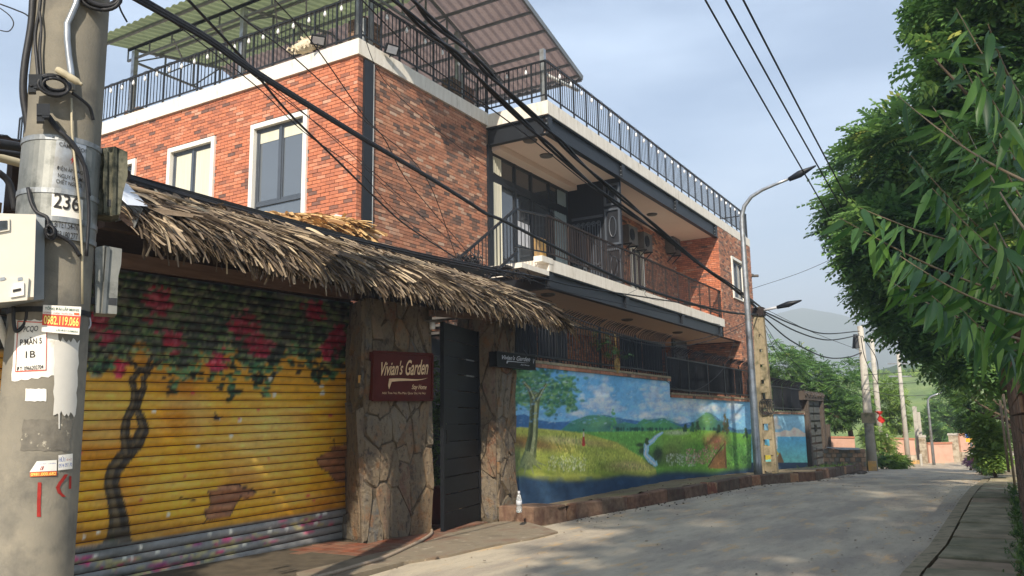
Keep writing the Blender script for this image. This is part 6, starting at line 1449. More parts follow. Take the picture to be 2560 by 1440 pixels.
# conduit, coils, bottle, loose wires on the pole
m_ = MB(); m_.tube([pc_pt(x, y, .03) for x, y in ((205, -60), (190, 10), (168, 60), (168, 100), (172, 140), (178, 180), (180, 225))], .017, 10); m_.build('conduit_pipe', 'galvanised', pole, smooth=True)
m_ = MB(); m_.tube([pc_pt(x, y, .022) for x, y in ((178, 245), (180, 330), (190, 430), (200, 520), (206, 640), (206, 760))], .006, 6); m_.build('thin_conduit', 'conduit', pole, smooth=True)
def coil(cx, cy, rx, ry, n, r, label, lift=.06, mat='black_cable', tilt=.1):
    t_ = thing('cable_coil', label, 'cable coil', pc_pt(cx, cy, lift), 'cable coils on the near pole')
    for k in range(n):
        a, b_ = rx*rnd.uniform(.75, 1.1), ry*rnd.uniform(.7, 1.15); ox, oy = rnd.uniform(-5, 5), rnd.uniform(-4, 4); l_ = lift+rnd.uniform(-.015, .03); ph = rnd.uniform(0, 6)
        m_ = MB(); m_.tube([flat(cx+ox+a*math.cos(q)+tilt*b_*math.sin(q), cy+oy+b_*math.sin(q)+tilt*a*math.cos(q), l_+.01*math.sin(q+ph)) for q in np.linspace(ph, ph+6.3, 22)], r, 6); m_.build('loop', mat, t_, smooth=True)
coil(135, 213, 38, 22, 8, .008, 'black cable coil looped on the front of the near pole'); coil(250, -10, 52, 30, 6, .011, 'thick black cable loops at the top right of the near pole', .0)
coil(128, 580, 12, 16, 5, .007, 'small tangled cable knot beside the number plate')
def knot(px, py, label, n=14, sp=14):
    t_ = thing('cable_clamp', label, 'cable clamp', flat(px, py, .05)); m_ = MB()
    m_.obox(flat(px, py, .05), CR*.035, CU*.03, nn*.03); m_.obox(flat(px-7, py+14, .04), CR*.02, CU*.03, nn*.02); m_.obox(flat(px+6, py+10, .06), CR*.02, CU*.018, nn*.02); m_.build('clamp', 'steel_black', t_)
    for k in range(n//3):
        a = rnd.uniform(0, 6.3); m_ = MB(); m_.tube([flat(px+q*sp*math.cos(a)+3*math.sin(q*5), py+q*sp*math.sin(a), .06) for q in np.linspace(-1, 1, 7)], .006, 5); m_.build('wire_end', 'black_cable', t_)
knot(88, 205, 'black clamp with wire ends at the left of the coil'); knot(108, 278, 'black junction clamp below the cable coil')
bp = thing('tied_bottle', 'old plastic bottle tied into the cables on the near pole', 'bottle', flat(175, 200, .1))
pa_, pb2 = flat(140, 172, .09), flat(206, 212, .1); m_ = MB(); q = [pa_*(1-t_)+pb2*t_ for t_ in (0, .06, .35, .45, .5, .8, .9, .93, 1.)]; m_.tube(q, [.012, .018, .02, .017, .02, .019, .009, .009, .009], 12); m_.build('body', 'conduit', bp, smooth=True)
pw_ = []
for i, (pts, r, lb) in enumerate((
    ([(83, -20), (78, 60), (62, 160), (58, 230), (66, 290), (72, 340)], .020, 'thick black conduit hanging left of the near pole'),
    ([(103, -20), (98, 30), (88, 90), (92, 150), (96, 195)], .009, 'dark wire left of the pole shaft'),
    ([(98, 20), (103, 70), (100, 130), (104, 200)], .007, 'thin wire against the left edge of the pole shaft'),
    ([(258, -10), (254, 40), (250, 100), (240, 160), (238, 220), (247, 290), (244, 330), (230, 358)], .013, 'black cable dropping down right of the pole to the housing'),
    ([(118, 290), (140, 320), (168, 345), (196, 385), (216, 430), (222, 490)], .011, 'pair of black cables slanting across the warning plate'),
    ([(122, 288), (150, 325), (185, 360), (208, 405), (218, 470), (222, 540), (216, 640)], .009, 'second black cable slanting across the warning plate'),
    ([(180, 232), (205, 250), (225, 270), (233, 300)], .009, 'black strap cable round the pole shaft'),
    ([(70, 470), (78, 505), (92, 530), (118, 545), (124, 580), (150, 590), (180, 610), (200, 640)], .010, 'frayed grey cable from the meter box top'),
    ([(34, 766), (34, 800), (40, 828), (58, 815), (66, 795), (68, 770)], .010, 'cable looping below the meter box'),
    ([(200, 862), (214, 830), (226, 812), (222, 790), (216, 800)], .005, 'white bent wire sticking out right of the pole'),
    ([(0, 10), (40, 25), (70, 40), (95, 75), (100, 70)], .004, 'thin looping wire against the sky at the top left'),
    ([(0, 20), (25, 40), (34, 60), (22, 78), (0, 76)], .003, 'thin curled wire end at the left picture edge'))):
    far_ = i in (0, 3, 10, 11, 9); P_ = [(side(x, y, -.04) if far_ else pc_pt(x, y, .03) if 70 < x < 226 else side(x, y, -.16)) for x, y in pts]
    cable('pole_cable', P_, r, lb, 'cable', 8, mat='sign_silver' if 'white' in lb else 'black_cable')
# cables and corrugated conduit crossing at the left edge
for pts, r, mt, lb, Y in (([(-10, 358), (30, 364), (72, 372)], .03, 'black_cable', 'thick black cable entering from the left edge', 5.0), ([(-10, 378), (40, 384), (75, 388)], .015, 'black_cable', 'thin black cable entering from the left edge', 5.1),
                      ([(-10, 392), (20, 400), (50, 408), (80, 420)], .028, 'conduit', 'pale corrugated conduit entering from the left edge', 5.3), ([(-5, 430), (18, 450), (30, 480), (38, 525)], .02, 'black_cable', 'black cable bending down to the meter box', 4.9)):
    cable('pole_cable', [hy(x, y, Y) for x, y in pts], r, lb, 'cable', 8, mat=mt)
cable('wall_pipe', [pc_pt(28, 790, .06)+np.array([-.02, .1, 0]), side(30, 900, .1), side(24, 1000, .12), side(12, 1150, .12), side(0, 1300, .14)], .022, 'pale pipe running down behind the near pole', 'pipe', 8, mat='pvc_white')

# ------------------------------------------------------------------ other poles and lamps
CPX, CPY = hg(1924, 1197)[:2]; LPX, LPY = hg(1897, 1207)[:2]; LPZ = gz(LPX)
def onv(x, y, P0, P1):                            # point on the vertical plane through two ground points
    d = ray(x, y); P0 = np.array(P0[:2], float); u = np.array(P1[:2], float)-P0; n = np.array([-u[1], u[0]]); t_ = (P0@n)/(d[:2]@n); return CE+d*t_
lamp = thing('street_lamp', 'tall galvanised street lamp with curved arm standing by the mural wall', 'street lamp', (LPX, LPY, LPZ))
pts = [(LPX, LPY, LPZ), (LPX, LPY, LPZ+.5)]+[tuple(hx(x, y, LPX)) for x, y in ((1856, 560), (1855, 538), (1861, 515), (1878, 492), (1905, 475), (1940, 460), (1978, 445))]
pts[2] = (LPX, LPY, pts[2][2]); m_ = MB(); m_.tube(pts, [.12, .105, .065, .06, .055, .05, .045, .04, .035], 14); m_.build('shaft', 'galvanised', lamp, smooth=True)
m_ = MB(); m_.lathe((LPX, LPY, LPZ-.02), [(.30, 0), (.27, .05), (.14, .07)], 8); m_.build('footing', 'concrete_moss', lamp)
a, b_ = hx(1972, 449, LPX), hx(2040, 414, LPX); m_ = MB(); m_.tube([a, a*.6+b_*.4, b_], [.06, .10, .02], 8); m_.v = [(x, y, z) for x, y, z in m_.v]; m_.build('head', 'steel_black', lamp, smooth=True)
cp = thing('lattice_pole', 'tapering concrete lattice pole with a small lamp, next to the street lamp', 'utility pole', (CPX, CPY, gz(CPX)))
ct = hx(1899, 778, CPX)[2]; zb = gz(CPX)-.05; dirp = np.array([-ray(1924, 1000)[1], ray(1924, 1000)[0]]); dirp /= np.linalg.norm(dirp)
def cpt(s_, z, w): return (CPX+dirp[0]*s_*w, CPY+dirp[1]*s_*w, z)
levels = np.linspace(0, 1, 12)
def cw(q): return .26-.13*q
for s_ in (-1, 1):
    m_ = MB(); m_.bar(cpt(s_, zb, cw(0)-.08), cpt(s_, ct, cw(1)-.06), .14, .2); m_.build('leg', 'concrete_moss', cp)
for q in levels[1:]:
    z = zb+(ct-zb)*q; m_ = MB(); h = .17 if q < .55 else .24; m_.bar(cpt(-1, z-h, .0), cpt(-1, z+h*.5, .0), (cw(q)-.02)*2-.1, .19); m_.build('web', 'concrete_moss', cp)
m_ = MB(); m_.bar(cpt(0, ct-.15, 0), cpt(0, ct+.1, 0), .34, .3); m_.build('pole_cap', 'rust_rail', cp)
a, b_, c = hx(1908, 776, CPX), hx(1948, 767, CPX), hx(2004, 751, CPX)
m_ = MB(); m_.tube([a, b_], .04, 8); m_.build('lamp_arm', 'sign_silver', cp, smooth=True); m_ = MB(); m_.tube([b_-(c-b_)*.1, b_*.6+c*.4, c], [.05, .09, .02], 8); m_.build('lamp_head', 'steel_black', cp, smooth=True)
m_ = MB()
for k in range(5):
    m_.tube([cpt(-.3+.15*k+.4*math.sin(q), 1.9+.22*math.cos(q), .3) for q in np.linspace(0, 6.3, 14)], .012, 5)
m_.v = [(x-.16, y-.1, z) for x, y, z in m_.v]; m_.build('wire_coil', 'black_cable', cp)
def far_pole(bx, by, tx_, ty_, w0, w1, label, mat='concrete_far', dist=None, square=False, extra=None):
    g_ = hg(bx, by) if dist is None else at(bx, by, dist)
    if dist is not None: g_[2] = gz(g_[0])
    top = at(tx_, ty_, math.hypot(g_[0], g_[1])); dd = (g_-CE)@CF; t_ = thing('utility_pole' if not square else 'concrete_post', label, 'utility pole' if not square else 'post', g_)
    m_ = MB(); r0, r1 = w0/2*dd/FPX, w1/2*dd/FPX
    if square: m_.bar((g_[0], g_[1], g_[2]-.1), (g_[0], g_[1], top[2]), r0*2, r0*2)
    else: m_.tube([(g_[0], g_[1], g_[2]-.1), (g_[0], g_[1], top[2])], [r0, r1], 12)
    m_.build('shaft', mat, t_, smooth=not square); return t_, g_, top[2], r0, r1
t_, g2, z2, r0, r1 = far_pole(2182, 1176, 2152, 815, 26, 14, 'pale concrete pole beside the low block wall, with box and notices')
P2 = g2[:2]
for (z0, z1, mt, nm) in ((1.35, 1.75, 'old', 'notice_box'), (g2[2]+.0, g2[2]+.36, 'y', 'yellow_plate')):
    m_ = MB(); c = g2[:2]*(1-.0)/1; u = -g2[:2]/np.linalg.norm(g2[:2]); m_.obox((c[0]+u[0]*(r0+.0), c[1]+u[1]*(r0+.0), (z0+z1)/2), (u[1]*(.24 if mt == 'old' else .15), -u[0]*(.24 if mt == 'old' else .15), 0), (u[0]*.06, u[1]*.06, 0), (0, 0, (z1-z0)/2)); m_.build(nm, 'concrete_moss' if mt == 'old' else 'yellow_kerb', t_)
m_ = MB(); c = at(2140, 858, np.linalg.norm(P2)); m_.tube([c+[0, 0, .35], c+[0, 0, -.2]], [.08, .16], 8); m_.tube([c+[0, 0, .2], (P2[0], P2[1], c[2]+.3)], .03, 6); m_.build('insulator', 'steel_black', t_)
far_pole(2204, 1128, 2186, 845, 16, 11, 'second pale concrete pole standing behind the light green tree', dist=45)
t4, g4, z4, r0, r1 = far_pole(2269, 1139, 2258, 884, 14, 8, 'third pale concrete pole with wires, in front of the pink wall', dist=43.6)
m_ = MB()
for z in (z4-1.1, z4-.5): m_.bar((g4[0], g4[1]-.5, z), (g4[0], g4[1]+.5, z+.05), .06)
m_.build('crossarm', 'galvanised', t4)
far_pole(2297, 1132, 2288, 1016, 9, 9, 'left one of the two square concrete posts before the pink wall', dist=44.5, square=True); far_pole(2306, 1132, 2298, 1030, 7, 7, 'right one of the two square concrete posts before the pink wall', dist=44.8, square=True)
g5 = at(2333, 1142, 42.5); g5[2] = gz(g5[0]); fl_ = thing('street_lamp', 'thin distant street lamp with curved arm before the pink wall', 'street lamp', g5)
m_ = MB(); tz = at(2320, 1010, 42.5)[2]; m_.tube([g5, (g5[0], g5[1], tz)]+[at(x, y, 42.5) for x, y in ((2320, 1000), (2326, 992), (2338, 987), (2356, 981))], [.07, .05, .045, .04, .04, .03], 8); m_.build('shaft', 'galvanised', fl_, smooth=True)
for (x, y0, y1, lb) in ((2222, 1140, 1078, 'thin pale stake left of the pink wall by the light green tree'), (2302, 1148, 1135, 'short stub post beside the yellow kerb')):
    g_ = at(x, y0, 42); g_[2] = gz(g_[0]); tt = at(x, y1, 42); m_ = MB(); m_.tube([g_, (g_[0], g_[1], tt[2])], .06, 8); o = m_.build('stake', 'concrete_far', None); tag(o, lb, 'post')
# ------------------------------------------------------------------ overhead cables
NP = PC; CPG = (CPX, CPY); CT = (CPX, CPY, ct+.05)
def vline(pts, P0, P1): return [onv(x, y, P0, P1) for x, y in pts]
A_ = [(330, -12), (430, 45), (520, 98), (625, 172), (750, 250), (905, 345), (1063, 438), (1175, 508), (1215, 534), (1265, 555), (1378, 613), (1510, 679), (1600, 718), (1740, 762), (1830, 782), (1905, 787)]
for k, (dx, dy, r) in enumerate(((0, 0, .016), (8, -5, .014), (-7, 5, .013), (3, 7, .010))):
    cable('overhead_cable', vline([(x+dx*max(0, 1-x/1300), y+dy*max(.25, 1-x/1400)) for x, y in A_], NP, CPG), r, ['thickest strand of the black bundle from the near pole to the lattice pole', 'upper strand of the black bundle from the near pole', 'lower strand of the black bundle from the near pole', 'inner strand of the black bundle from the near pole'][k], 'cable', 7, group='black cable bundle from the near pole')
Bp, Cp = (-6, 4.7), (-6, 4.4)
B_ = [(975, -12), (1051, 61), (1105, 106), (1150, 146), (1228, 227), (1320, 315), (1375, 367), (1475, 457), (1560, 522), (1660, 592), (1785, 687), (1860, 742), (1905, 782)]
C_ = [(1025, -12), (1079, 52), (1160, 118), (1216, 177), (1278, 238), (1363, 316), (1407, 360), (1467, 420), (1560, 499), (1635, 562), (1735, 648), (1830, 715), (1905, 770)]
for nm, pts, P0, lb in (('B', B_, Bp, 'one of the two strands twisted together in the lower cable crossing the balcony'), ('C', C_, Cp, 'one of the two strands twisted together in the upper cable crossing the balcony')):
    for k in range(2):
        P_ = vline(pts, P0, CPG); cable('overhead_cable', [p+np.array([0, .025*math.sin(i*1.9+k*3.1), .025*math.cos(i*1.9+k*3.1)]) for i, p in enumerate(P_)], .021, lb, 'cable', 7, group='cables crossing the balcony, '+('lower' if nm == 'B' else 'upper')+' pair')
thin = [([(-20+480, -12), (615, 155), (720, 280), (840, 398), (960, 515), (1025, 570), (1140, 645)], NP, (14, 8.9), .012, 'thin cable slanting down to the foot of the stair rail'),
 ([(540, -12), (625, 60), (725, 135), (820, 220), (910, 300), (1063, 440), (1140, 640)], NP, (13.5, 9.2), .007, 'thin wire over the tall window reaching the stair rail'),
 ([(676, -12), (760, 80), (820, 160), (910, 290), (960, 345), (1010, 440), (1075, 520), (1190, 655)], (4, 5), (14, 9.0), .007, 'thin wire crossing the house corner column'),
 ([(893, -12), (1035, 130), (1136, 208), (1240, 281), (1345, 360), (1475, 465), (1570, 530), (1700, 620), (1905, 772)], (-6, 4.9), CPG, .009, 'single thin cable between the bundle and the twisted pair'),
 ([(560, 130), (700, 240), (820, 330), (900, 400), (1000, 490), (1110, 590), (1200, 660)], NP, (14, 9.1), .005, 'faint wire just below the main bundle'),
 ([(400, 30), (640, 215), (760, 330), (900, 430), (990, 530), (1130, 640)], NP, (14, 9.0), .005, 'faint wire below the main bundle over the tall window'),
 ([(640, 180), (780, 300), (905, 412), (980, 480), (1150, 620)], (4, 5), (14, 9.0), .004, 'fine wire over the mottled brick wall'),
 ([(900, 60), (960, 200), (1100, 330), (1220, 420), (1300, 480), (1460, 590), (1560, 660)], (4, 5), CPG, .004, 'fine wire over the upper mottled brick wall'),
 ([(290, -12), (302, 25), (318, 55)], NP, (8, 5.5), .006, 'short dark wire end hanging by the green roof')]
for pts, P0, P1, r, lb in thin: cable('thin_wire', vline(pts, P0, P1), r, lb, 'wire', 5)
for k, (dy, r) in enumerate(((0, .02), (6, .016), (-5, .012))):
    cable('ridge_cable', [hy(x, y+dy, 7.72) for x, y in ((300, 440), (430, 480), (560, 517), (700, 556), (830, 590), (905, 604), (1060, 640), (1200, 668), (1260, 682))], r, ['thick black cable lying along the thatch ridge', 'second black cable lying along the thatch ridge', 'thin black cable lying along the thatch ridge'][k], 'cable', 6)
for pts, r, lb in (([(1240, 675), (1340, 692), (1440, 716), (1600, 741), (1700, 757), (1800, 776), (1905, 790)], .014, 'cable leaving the thatch end toward the lattice pole'),
                   ([(1230, 668), (1300, 690), (1420, 730), (1560, 760), (1700, 790), (1800, 812)], .008, 'thin wire crossing under the balcony edge'),
                   ([(1390, 775), (1450, 800), (1560, 838), (1660, 857), (1760, 845), (1850, 812), (1892, 788)], .010, 'sagging wire in front of the picket fence, the upper one'),
                   ([(1400, 780), (1460, 815), (1600, 858), (1700, 866), (1800, 842), (1895, 795)], .010, 'sagging wire in front of the picket fence, the lower one'),
                   ([(1838, 848), (1812, 915), (1775, 955), (1735, 977), (1700, 974), (1655, 945)], .007, 'loose wire loop hanging before the lower fence'),
                   ([(1690, 755), (1790, 768), (1895, 780)], .006, 'short taut wire beside the lattice pole head'),
                   ([(1560, 740), (1640, 700), (1612, 735), (1650, 752), (1700, 745)], .004, 'thin loose wire squiggle on the balcony edge')):
    cable('low_wire', [hy(x, y, 6.4) for x, y in pts], r, lb, 'wire', 6)
m_ = MB()
for k in range(26):
    c = hy(rnd.gauss(1165, 16), rnd.gauss(655, 6), 8.6); a_ = rnd.uniform(0, 6.3); m_.tube([c+np.array([.16*q*math.cos(a_), .05*math.sin(q*7), .10*q*math.sin(a_)+.05*math.cos(q*5)]) for q in np.linspace(-1, 1, 7)], .012, 5)
for k in range(30):
    c = hy(rnd.uniform(1200, 1330), 0, 8.0); c = hy(*(lambda x: (x, 672+(x-1200)*.17+rnd.uniform(-6, 6)))(rnd.uniform(1200, 1330)), 8.0); m_.tube([c+np.array([.25*q, .04*math.sin(q*6+k), .04*math.sin(q*4+k)-.05*q]) for q in np.linspace(-1, 1, 6)], .011, 5)
o = m_.build('cable_tangle', 'black_cable', None); tag(o, 'tangle of black cables at the foot of the stair rail', 'cable tangle')
G2 = tuple(P2)
for pts, r, lb in (([(1908, 778), (1985, 812), (2060, 834), (2148, 828)], .022, 'upper sagging cable between the lattice pole and the pale pole'),
                   ([(1908, 782), (1990, 828), (2070, 850), (2148, 838)], .022, 'middle sagging cable between the lattice pole and the pale pole'),
                   ([(1908, 792), (1975, 850), (2060, 892), (2120, 893), (2157, 880)], .022, 'lowest sagging cable between the lattice pole and the pale pole'),
                   ([(1908, 770), (2030, 830), (2156, 878)], .008, 'straight thin wire between the lattice pole and the pale pole'),
                   ([(1905, 800), (1960, 880), (2040, 950), (2110, 970), (2170, 1000)], .009, 'slack thin wire falling toward the trees'),
                   ([(1905, 805), (1950, 900), (2010, 980), (2070, 1000)], .008, 'slackest thin wire over the far fence')):
    cable('far_cable', vline(pts, CPG, G2), r, lb, 'cable', 6)
for k, (a, b_, Y) in enumerate((((1752, -20), (2085, 560), 3.5), ((1803, -20), (2110, 530), 3.1), ((1848, -20), (2120, 500), 2.8))):
    cable('power_line', [hy(*a, Y), hy(*b_, Y)], .017, ['left of the three power lines crossing the sky', 'middle of the three power lines crossing the sky', 'right of the three power lines crossing the sky'][k], 'power line', 6, sag=.03)
cable('thin_wire', [at(1880, 722, 24), at(2000, 682, 22), at(2110, 634, 20)], .006, 'lone thin wire between the brick house and the big tree', 'wire', 5)
for k, (y0, y1) in enumerate(((960, 958), (973, 990), (938, 930))):
    cable('far_wire', [at(2160, y0, 34), at(2262, y1, 41), at(2420, y1-10, 55)], .012, ['distant wire at mid height between the far poles', 'lowest distant wire between the far poles', 'highest distant wire between the far poles'][k], 'wire', 5)
for k, (dx, dy) in enumerate(((-8, 0), (6, 0))):
    cable('far_wire', [at(2152+k*3, 840, 31), at(2180+dx*2, 900, 33), at(2195, 960, 38)], .014, ['left dark cable hanging between the pale poles', 'right dark cable hanging between the pale poles'][k], 'cable', 6)

# ------------------------------------------------------------------ far walls, sign, low block wall
def farwall(px0, px1, ytop, ybot, dist0, dist1, label, stone=.35, name='garden_wall'):
    a, b_ = at(px0, ybot, dist0), at(px1, ybot, dist1); za, zb_ = min(a[2], gz(a[0])), min(b_[2], gz(b_[0])); t0, t1 = at(px0, ytop[0], dist0)[2], at(px1, ytop[1], dist1)[2]
    t_ = thing(name, label, 'wall', ((a[0]+b_[0])/2, (a[1]+b_[1])/2, gz(a[0]))); d = b_-a; d[2] = 0; L_ = np.linalg.norm(d); d /= L_; n = np.array([-d[1], d[0], 0]);
    if n[0] > 0: n = -n
    def wallp(z0a, z0b, z1a, z1b, th, mat, nm):
        o = n*th; P = [np.array([a[0], a[1], z0a])-o, np.array([b_[0], b_[1], z0b])-o, np.array([b_[0], b_[1], z0b])+o, np.array([a[0], a[1], z0a])+o, np.array([a[0], a[1], z1a])-o, np.array([b_[0], b_[1], z1b])-o, np.array([b_[0], b_[1], z1b])+o, np.array([a[0], a[1], z1a])+o]
        m_ = MB(); m_.add(P, [(0, 3, 2, 1), (4, 5, 6, 7), (0, 1, 5, 4), (1, 2, 6, 5), (2, 3, 7, 6), (3, 0, 4, 7)]); m_.build(nm, mat, t_)
    sa, sb = za+(t0-za)*stone, zb_+(t1-zb_)*stone
    if stone > 0: wallp(za-.2, zb_-.2, sa, sb, .16, 'pale_stone', 'stone_base')
    wallp(sa if stone > 0 else za-.2, sb if stone > 0 else zb_-.2, t0-.08, t1-.08, .12, 'pink_render', 'panel'); wallp(t0-.079, t1-.079, t0, t1, .16, 'terracotta', 'cap'); return t_
farwall(2206, 2286, (1093, 1095), 1140, 43, 44, 'pink rendered wall on a stone base, left stretch behind the poles'); farwall(2318, 2378, (1106, 1105), 1137, 44.6, 45.5, 'lower pink wall in the middle behind the thin street lamp', 0)
farwall(2398, 2450, (1084, 1082), 1130, 46, 47, 'pink rendered wall on a stone base, right stretch by the blue sign'); farwall(2050, 2135, (1090, 1091), 1130, 41, 42, 'pink wall glimpsed under the dark leafy tree', 0)
def fpill(px, y0, y1, w, dist, label):
    g_ = at(px, y1, dist); g_[2] = gz(g_[0]); t_ = thing('gate_pillar', label, 'pillar', g_); tt = at(px, y0, dist)[2]; m_ = MB(); r = w/2*dist/FPX; m_.box((g_[0]-r, g_[1]-r, g_[2]-.1), (g_[0]+r, g_[1]+r, tt-.1)); m_.build('core', 'pale_stone', t_); m_ = MB(); m_.box((g_[0]-r*1.15, g_[1]-r*1.15, tt-.1), (g_[0]+r*1.15, g_[1]+r*1.15, tt)); m_.build('cap', 'concrete_far', t_)
fpill(2309, 1088, 1135, 14, 44.4, 'pale stone pillar between the poles and the low pink wall'); fpill(2387, 1083, 1132, 18, 45.8, 'pale stone pillar between the two pink wall stretches')
bw = thing('block_wall', 'low unplastered wall of grey and brown blocks between far gate and pale pole', 'wall', hg(2115, 1176))
b0, b1 = hg(2062, 1176), hg(2168, 1177); d = b1-b0; L_ = np.hypot(d[0], d[1]); u = d/L_; hgt = at(2115, 1121, np.linalg.norm(hg(2115, 1176)[:2]))[2]-gz(b0[0]); n_ = np.array([u[1], -u[0], 0]); n_ = n_ if n_[0] < 0 else -n_
ang = math.atan2(u[1], u[0]); rows = 5; bh_ = hgt/rows; nb_ = 8; bl_ = L_/nb_
m_ = MB(); m_.obox((b0+b1)/2+np.array([0, 0, hgt/2-.05])-n_*.1, np.array([u[0], u[1], 0])*L_/2, n_*.08, (0, 0, hgt/2)); m_.build('core', 'concrete_ground', bw)
for r__ in range(rows):
    for k in range(nb_+1):
        a0 = max(0, (k-.5*(r__ % 2))*bl_); a1 = min(L_, (k+1-.5*(r__ % 2))*bl_)
        if a1-a0 < .05: continue
        c = b0+u*(a0+a1)/2; c = np.array([c[0], c[1], gz(b0[0])+bh_*(r__+.5)]); m_ = MB(); m_.obox(c-n_*.04, np.array([u[0], u[1], 0])*((a1-a0)/2-.012), n_*(.06+rnd.uniform(0, .012)), (0, 0, bh_/2-.012)); m_.build('block', 'block_one', bw)
m_ = MB(); c0, c1 = b0+u*.1+[0, 0, hgt+.05], b0+u*1.3+[0, 0, hgt+.02]; m_.add([c0+n_*.2, c1+n_*.2+[0, 0, -.06], c1-n_*.05+[0, 0, .0], c0-n_*.05, (c0+c1)/2+n_*.24+[0, 0, -.09]], [(0, 4, 1, 2), (0, 2, 3)]); o = m_.build('tin_scrap', 'tin_plate', None); tag(o, 'bent scrap of grey roofing tin lying on the block wall', 'tin scrap')
m_ = MB()
for k in range(260):
    c = hg(rnd.uniform(2070, 2165), rnd.uniform(1173, 1186)); r = rnd.uniform(.015, .06); m_.blob((c[0], c[1], c[2]+.01), (r*1.4, r, r*.5), 6, .3)
m_.build('rubble', 'stone_mortar', None, kind='stuff')
yk = thing('yellow_kerb', 'yellow painted kerb round the far verge', 'kerb', hg(2310, 1152)); P_ = [hg(x, y) for x, y in ((2268, 1161), (2290, 1160), (2312, 1157), (2334, 1153), (2350, 1149), (2352, 1145))]
for i in range(5): m_ = MB(); m_.bar(P_[i]+[0, 0, .06], P_[i]*.02+P_[i+1]*.98+[0, 0, .06], .2, .2); m_.build('kerb_block', 'yellow_kerb', yk)
sg2 = thing('road_sign', 'blue road sign with white figure and yellow panel at the far bend', 'road sign', at(2431, 1145, 41))
g_ = at(2431, 1145, 41); g_[2] = gz(g_[0]); m_ = MB(); m_.tube([g_, (g_[0], g_[1], at(2431, 1080, 41)[2])], .04, 8); m_.build('post', 'galvanised', sg2)
for k in range(3): m_ = MB(); z = g_[2]+.25+k*.4; m_.tube([(g_[0], g_[1], z), (g_[0], g_[1], z+.2)], .045, 8); m_.build('red_band', 'red_paint', sg2)
S4 = [at(x, y, 40.8) for x, y in ((2413, 1106), (2434, 1108), (2413, 1068), (2434, 1070))]; f_ = bil(*S4, (0, 0, 0)); nv = -g_/np.linalg.norm(g_)
def sp_(u0, v0, u1, v1, mat, k, nm): m_ = MB(); m_.add([f_(u0, v0)+nv*k, f_(u1, v0)+nv*k, f_(u1, v1)+nv*k, f_(u0, v1)+nv*k], [(0, 1, 2, 3)]); m_.build(nm, mat, sg2)
m_ = MB(); q4 = [f_(0, 0), f_(1, 0), f_(1, 1), f_(0, 1)]; m_.add([p-nv*.03 for p in q4]+q4, [(3, 2, 1, 0), (4, 5, 6, 7)]+[(i, (i+1) % 4, 4+(i+1) % 4, 4+i) for i in range(4)]); m_.build('plate', 'sign_silver', sg2)
sp_(.05, .32, .95, .96, 'sign_blue', .006, 'blue_panel'); sp_(.05, .03, .95, .29, 'sign_yellow', .006, 'yellow_panel'); sp_(.3, .5, .42, .8, 'sticker_white', .012, 'figure'); sp_(.55, .42, .72, .62, 'sticker_white', .012, 'figure')
# right boundary wall and the things at its foot
YW = float(hx(2519, 1000, 19)[1]); RW0, RW1 = 4.2, 19.0; zt_ = float(hx(2517, 975, 19)[2])
rw = thing('boundary_wall', 'old brown brick wall with overhanging cap at the right edge', 'wall', (12, YW, 0)); m_ = MB(); m_.box((RW0, YW-.25, -.2), (RW1, YW-.014, zt_)); m_.build('core', 'brick_joint', rw)
brick_skin(rw, 'x', YW-.014, RW0, RW1, .0, zt_, 1, [], ('brick_brown_one', 'old_brick'), 0, bl=.25, bh=.085)
brick_skin(rw, 'y', RW1, YW-.25, YW, 0, zt_, 1, [], ('brick_brown_one', 'old_brick'), 0, bl=.25, bh=.085)
m_ = MB(); m_.box((RW0, YW-.33, zt_), (RW1+.1, YW+.09, zt_+.1)); m_.build('cap', 'concrete_moss', rw)
tp_ = at(2455, 1150, 39); tp_[2] = gz(tp_[0]); m_ = MB(); m_.box((tp_[0]-.2, tp_[1]-.2, tp_[2]-.1), (tp_[0]+.2, tp_[1]+.2, at(2455, 1105, 39)[2])); o = m_.build('terracotta_pier', 'terracotta', None); tag(o, 'stubby terracotta pier among the shrubs at the far right bend', 'pier')
lp = thing('leaning_poles', 'two thin pale bamboo poles leaning by the end of the right wall', 'poles', (19.6, YW, 0))
for a, b_ in (((2508, 985), (2540, 1235)), ((2500, 1000), (2522, 1180))): m_ = MB(); m_.tube([hx(*b_, 19.8), hx(*a, 19.6)], .025, 8); m_.build('pole', 'bamboo', lp, smooth=True)

# ------------------------------------------------------------------ trees and plants
def PB(lst, dist, sq=1., dsp=0.):
    out = []
    for k, (x, y, r) in enumerate(lst):
        dd = dist+dsp*math.sin(k*2.3); p = at(x, y, dd); rm = r*((p-CE)@CF)/FPX; out.append((p[0], p[1], p[2], rm*1.15, rm, rm*sq))
    return out
gA = at(2480, 1040, 24); tree('big_tree', 'big dense tree with feathery drooping leaves over the right side of the road', 'tree', (25, -2.2, gz(25)),
     PB([(2330, 500, 150), (2190, 420, 95), (2245, 360, 90), (2185, 520, 105), (2128, 570, 52), (2250, 600, 120), (2225, 700, 90), (2320, 760, 110), (2395, 850, 85), (2440, 700, 120), (2530, 600, 130), (2480, 880, 80), (2545, 850, 90), (2150, 640, 40), (2420, 420, 120), (2270, 320, 60)], 23.5, .95, 1.6), 13000, SPRAY, 'leaf_green', (.95, 1.5), .2, shell=.5)
tree('big_tree', 'tall leafy tree top rising out of the picture at the upper right', 'tree', (17.5, -3.0, 0),
     PB([(2450, 150, 110), (2375, 50, 85), (2360, 150, 70), (2400, 270, 90), (2530, 60, 120), (2545, 300, 120), (2345, 235, 42), (2460, 380, 90), (2340, 20, 50), (2440, -80, 110), (2560, -100, 130)], 17, .95, 1.2), 8000, SPRAY_S, 'leaf_green', (1.1, 1.7), .16, shell=.45)
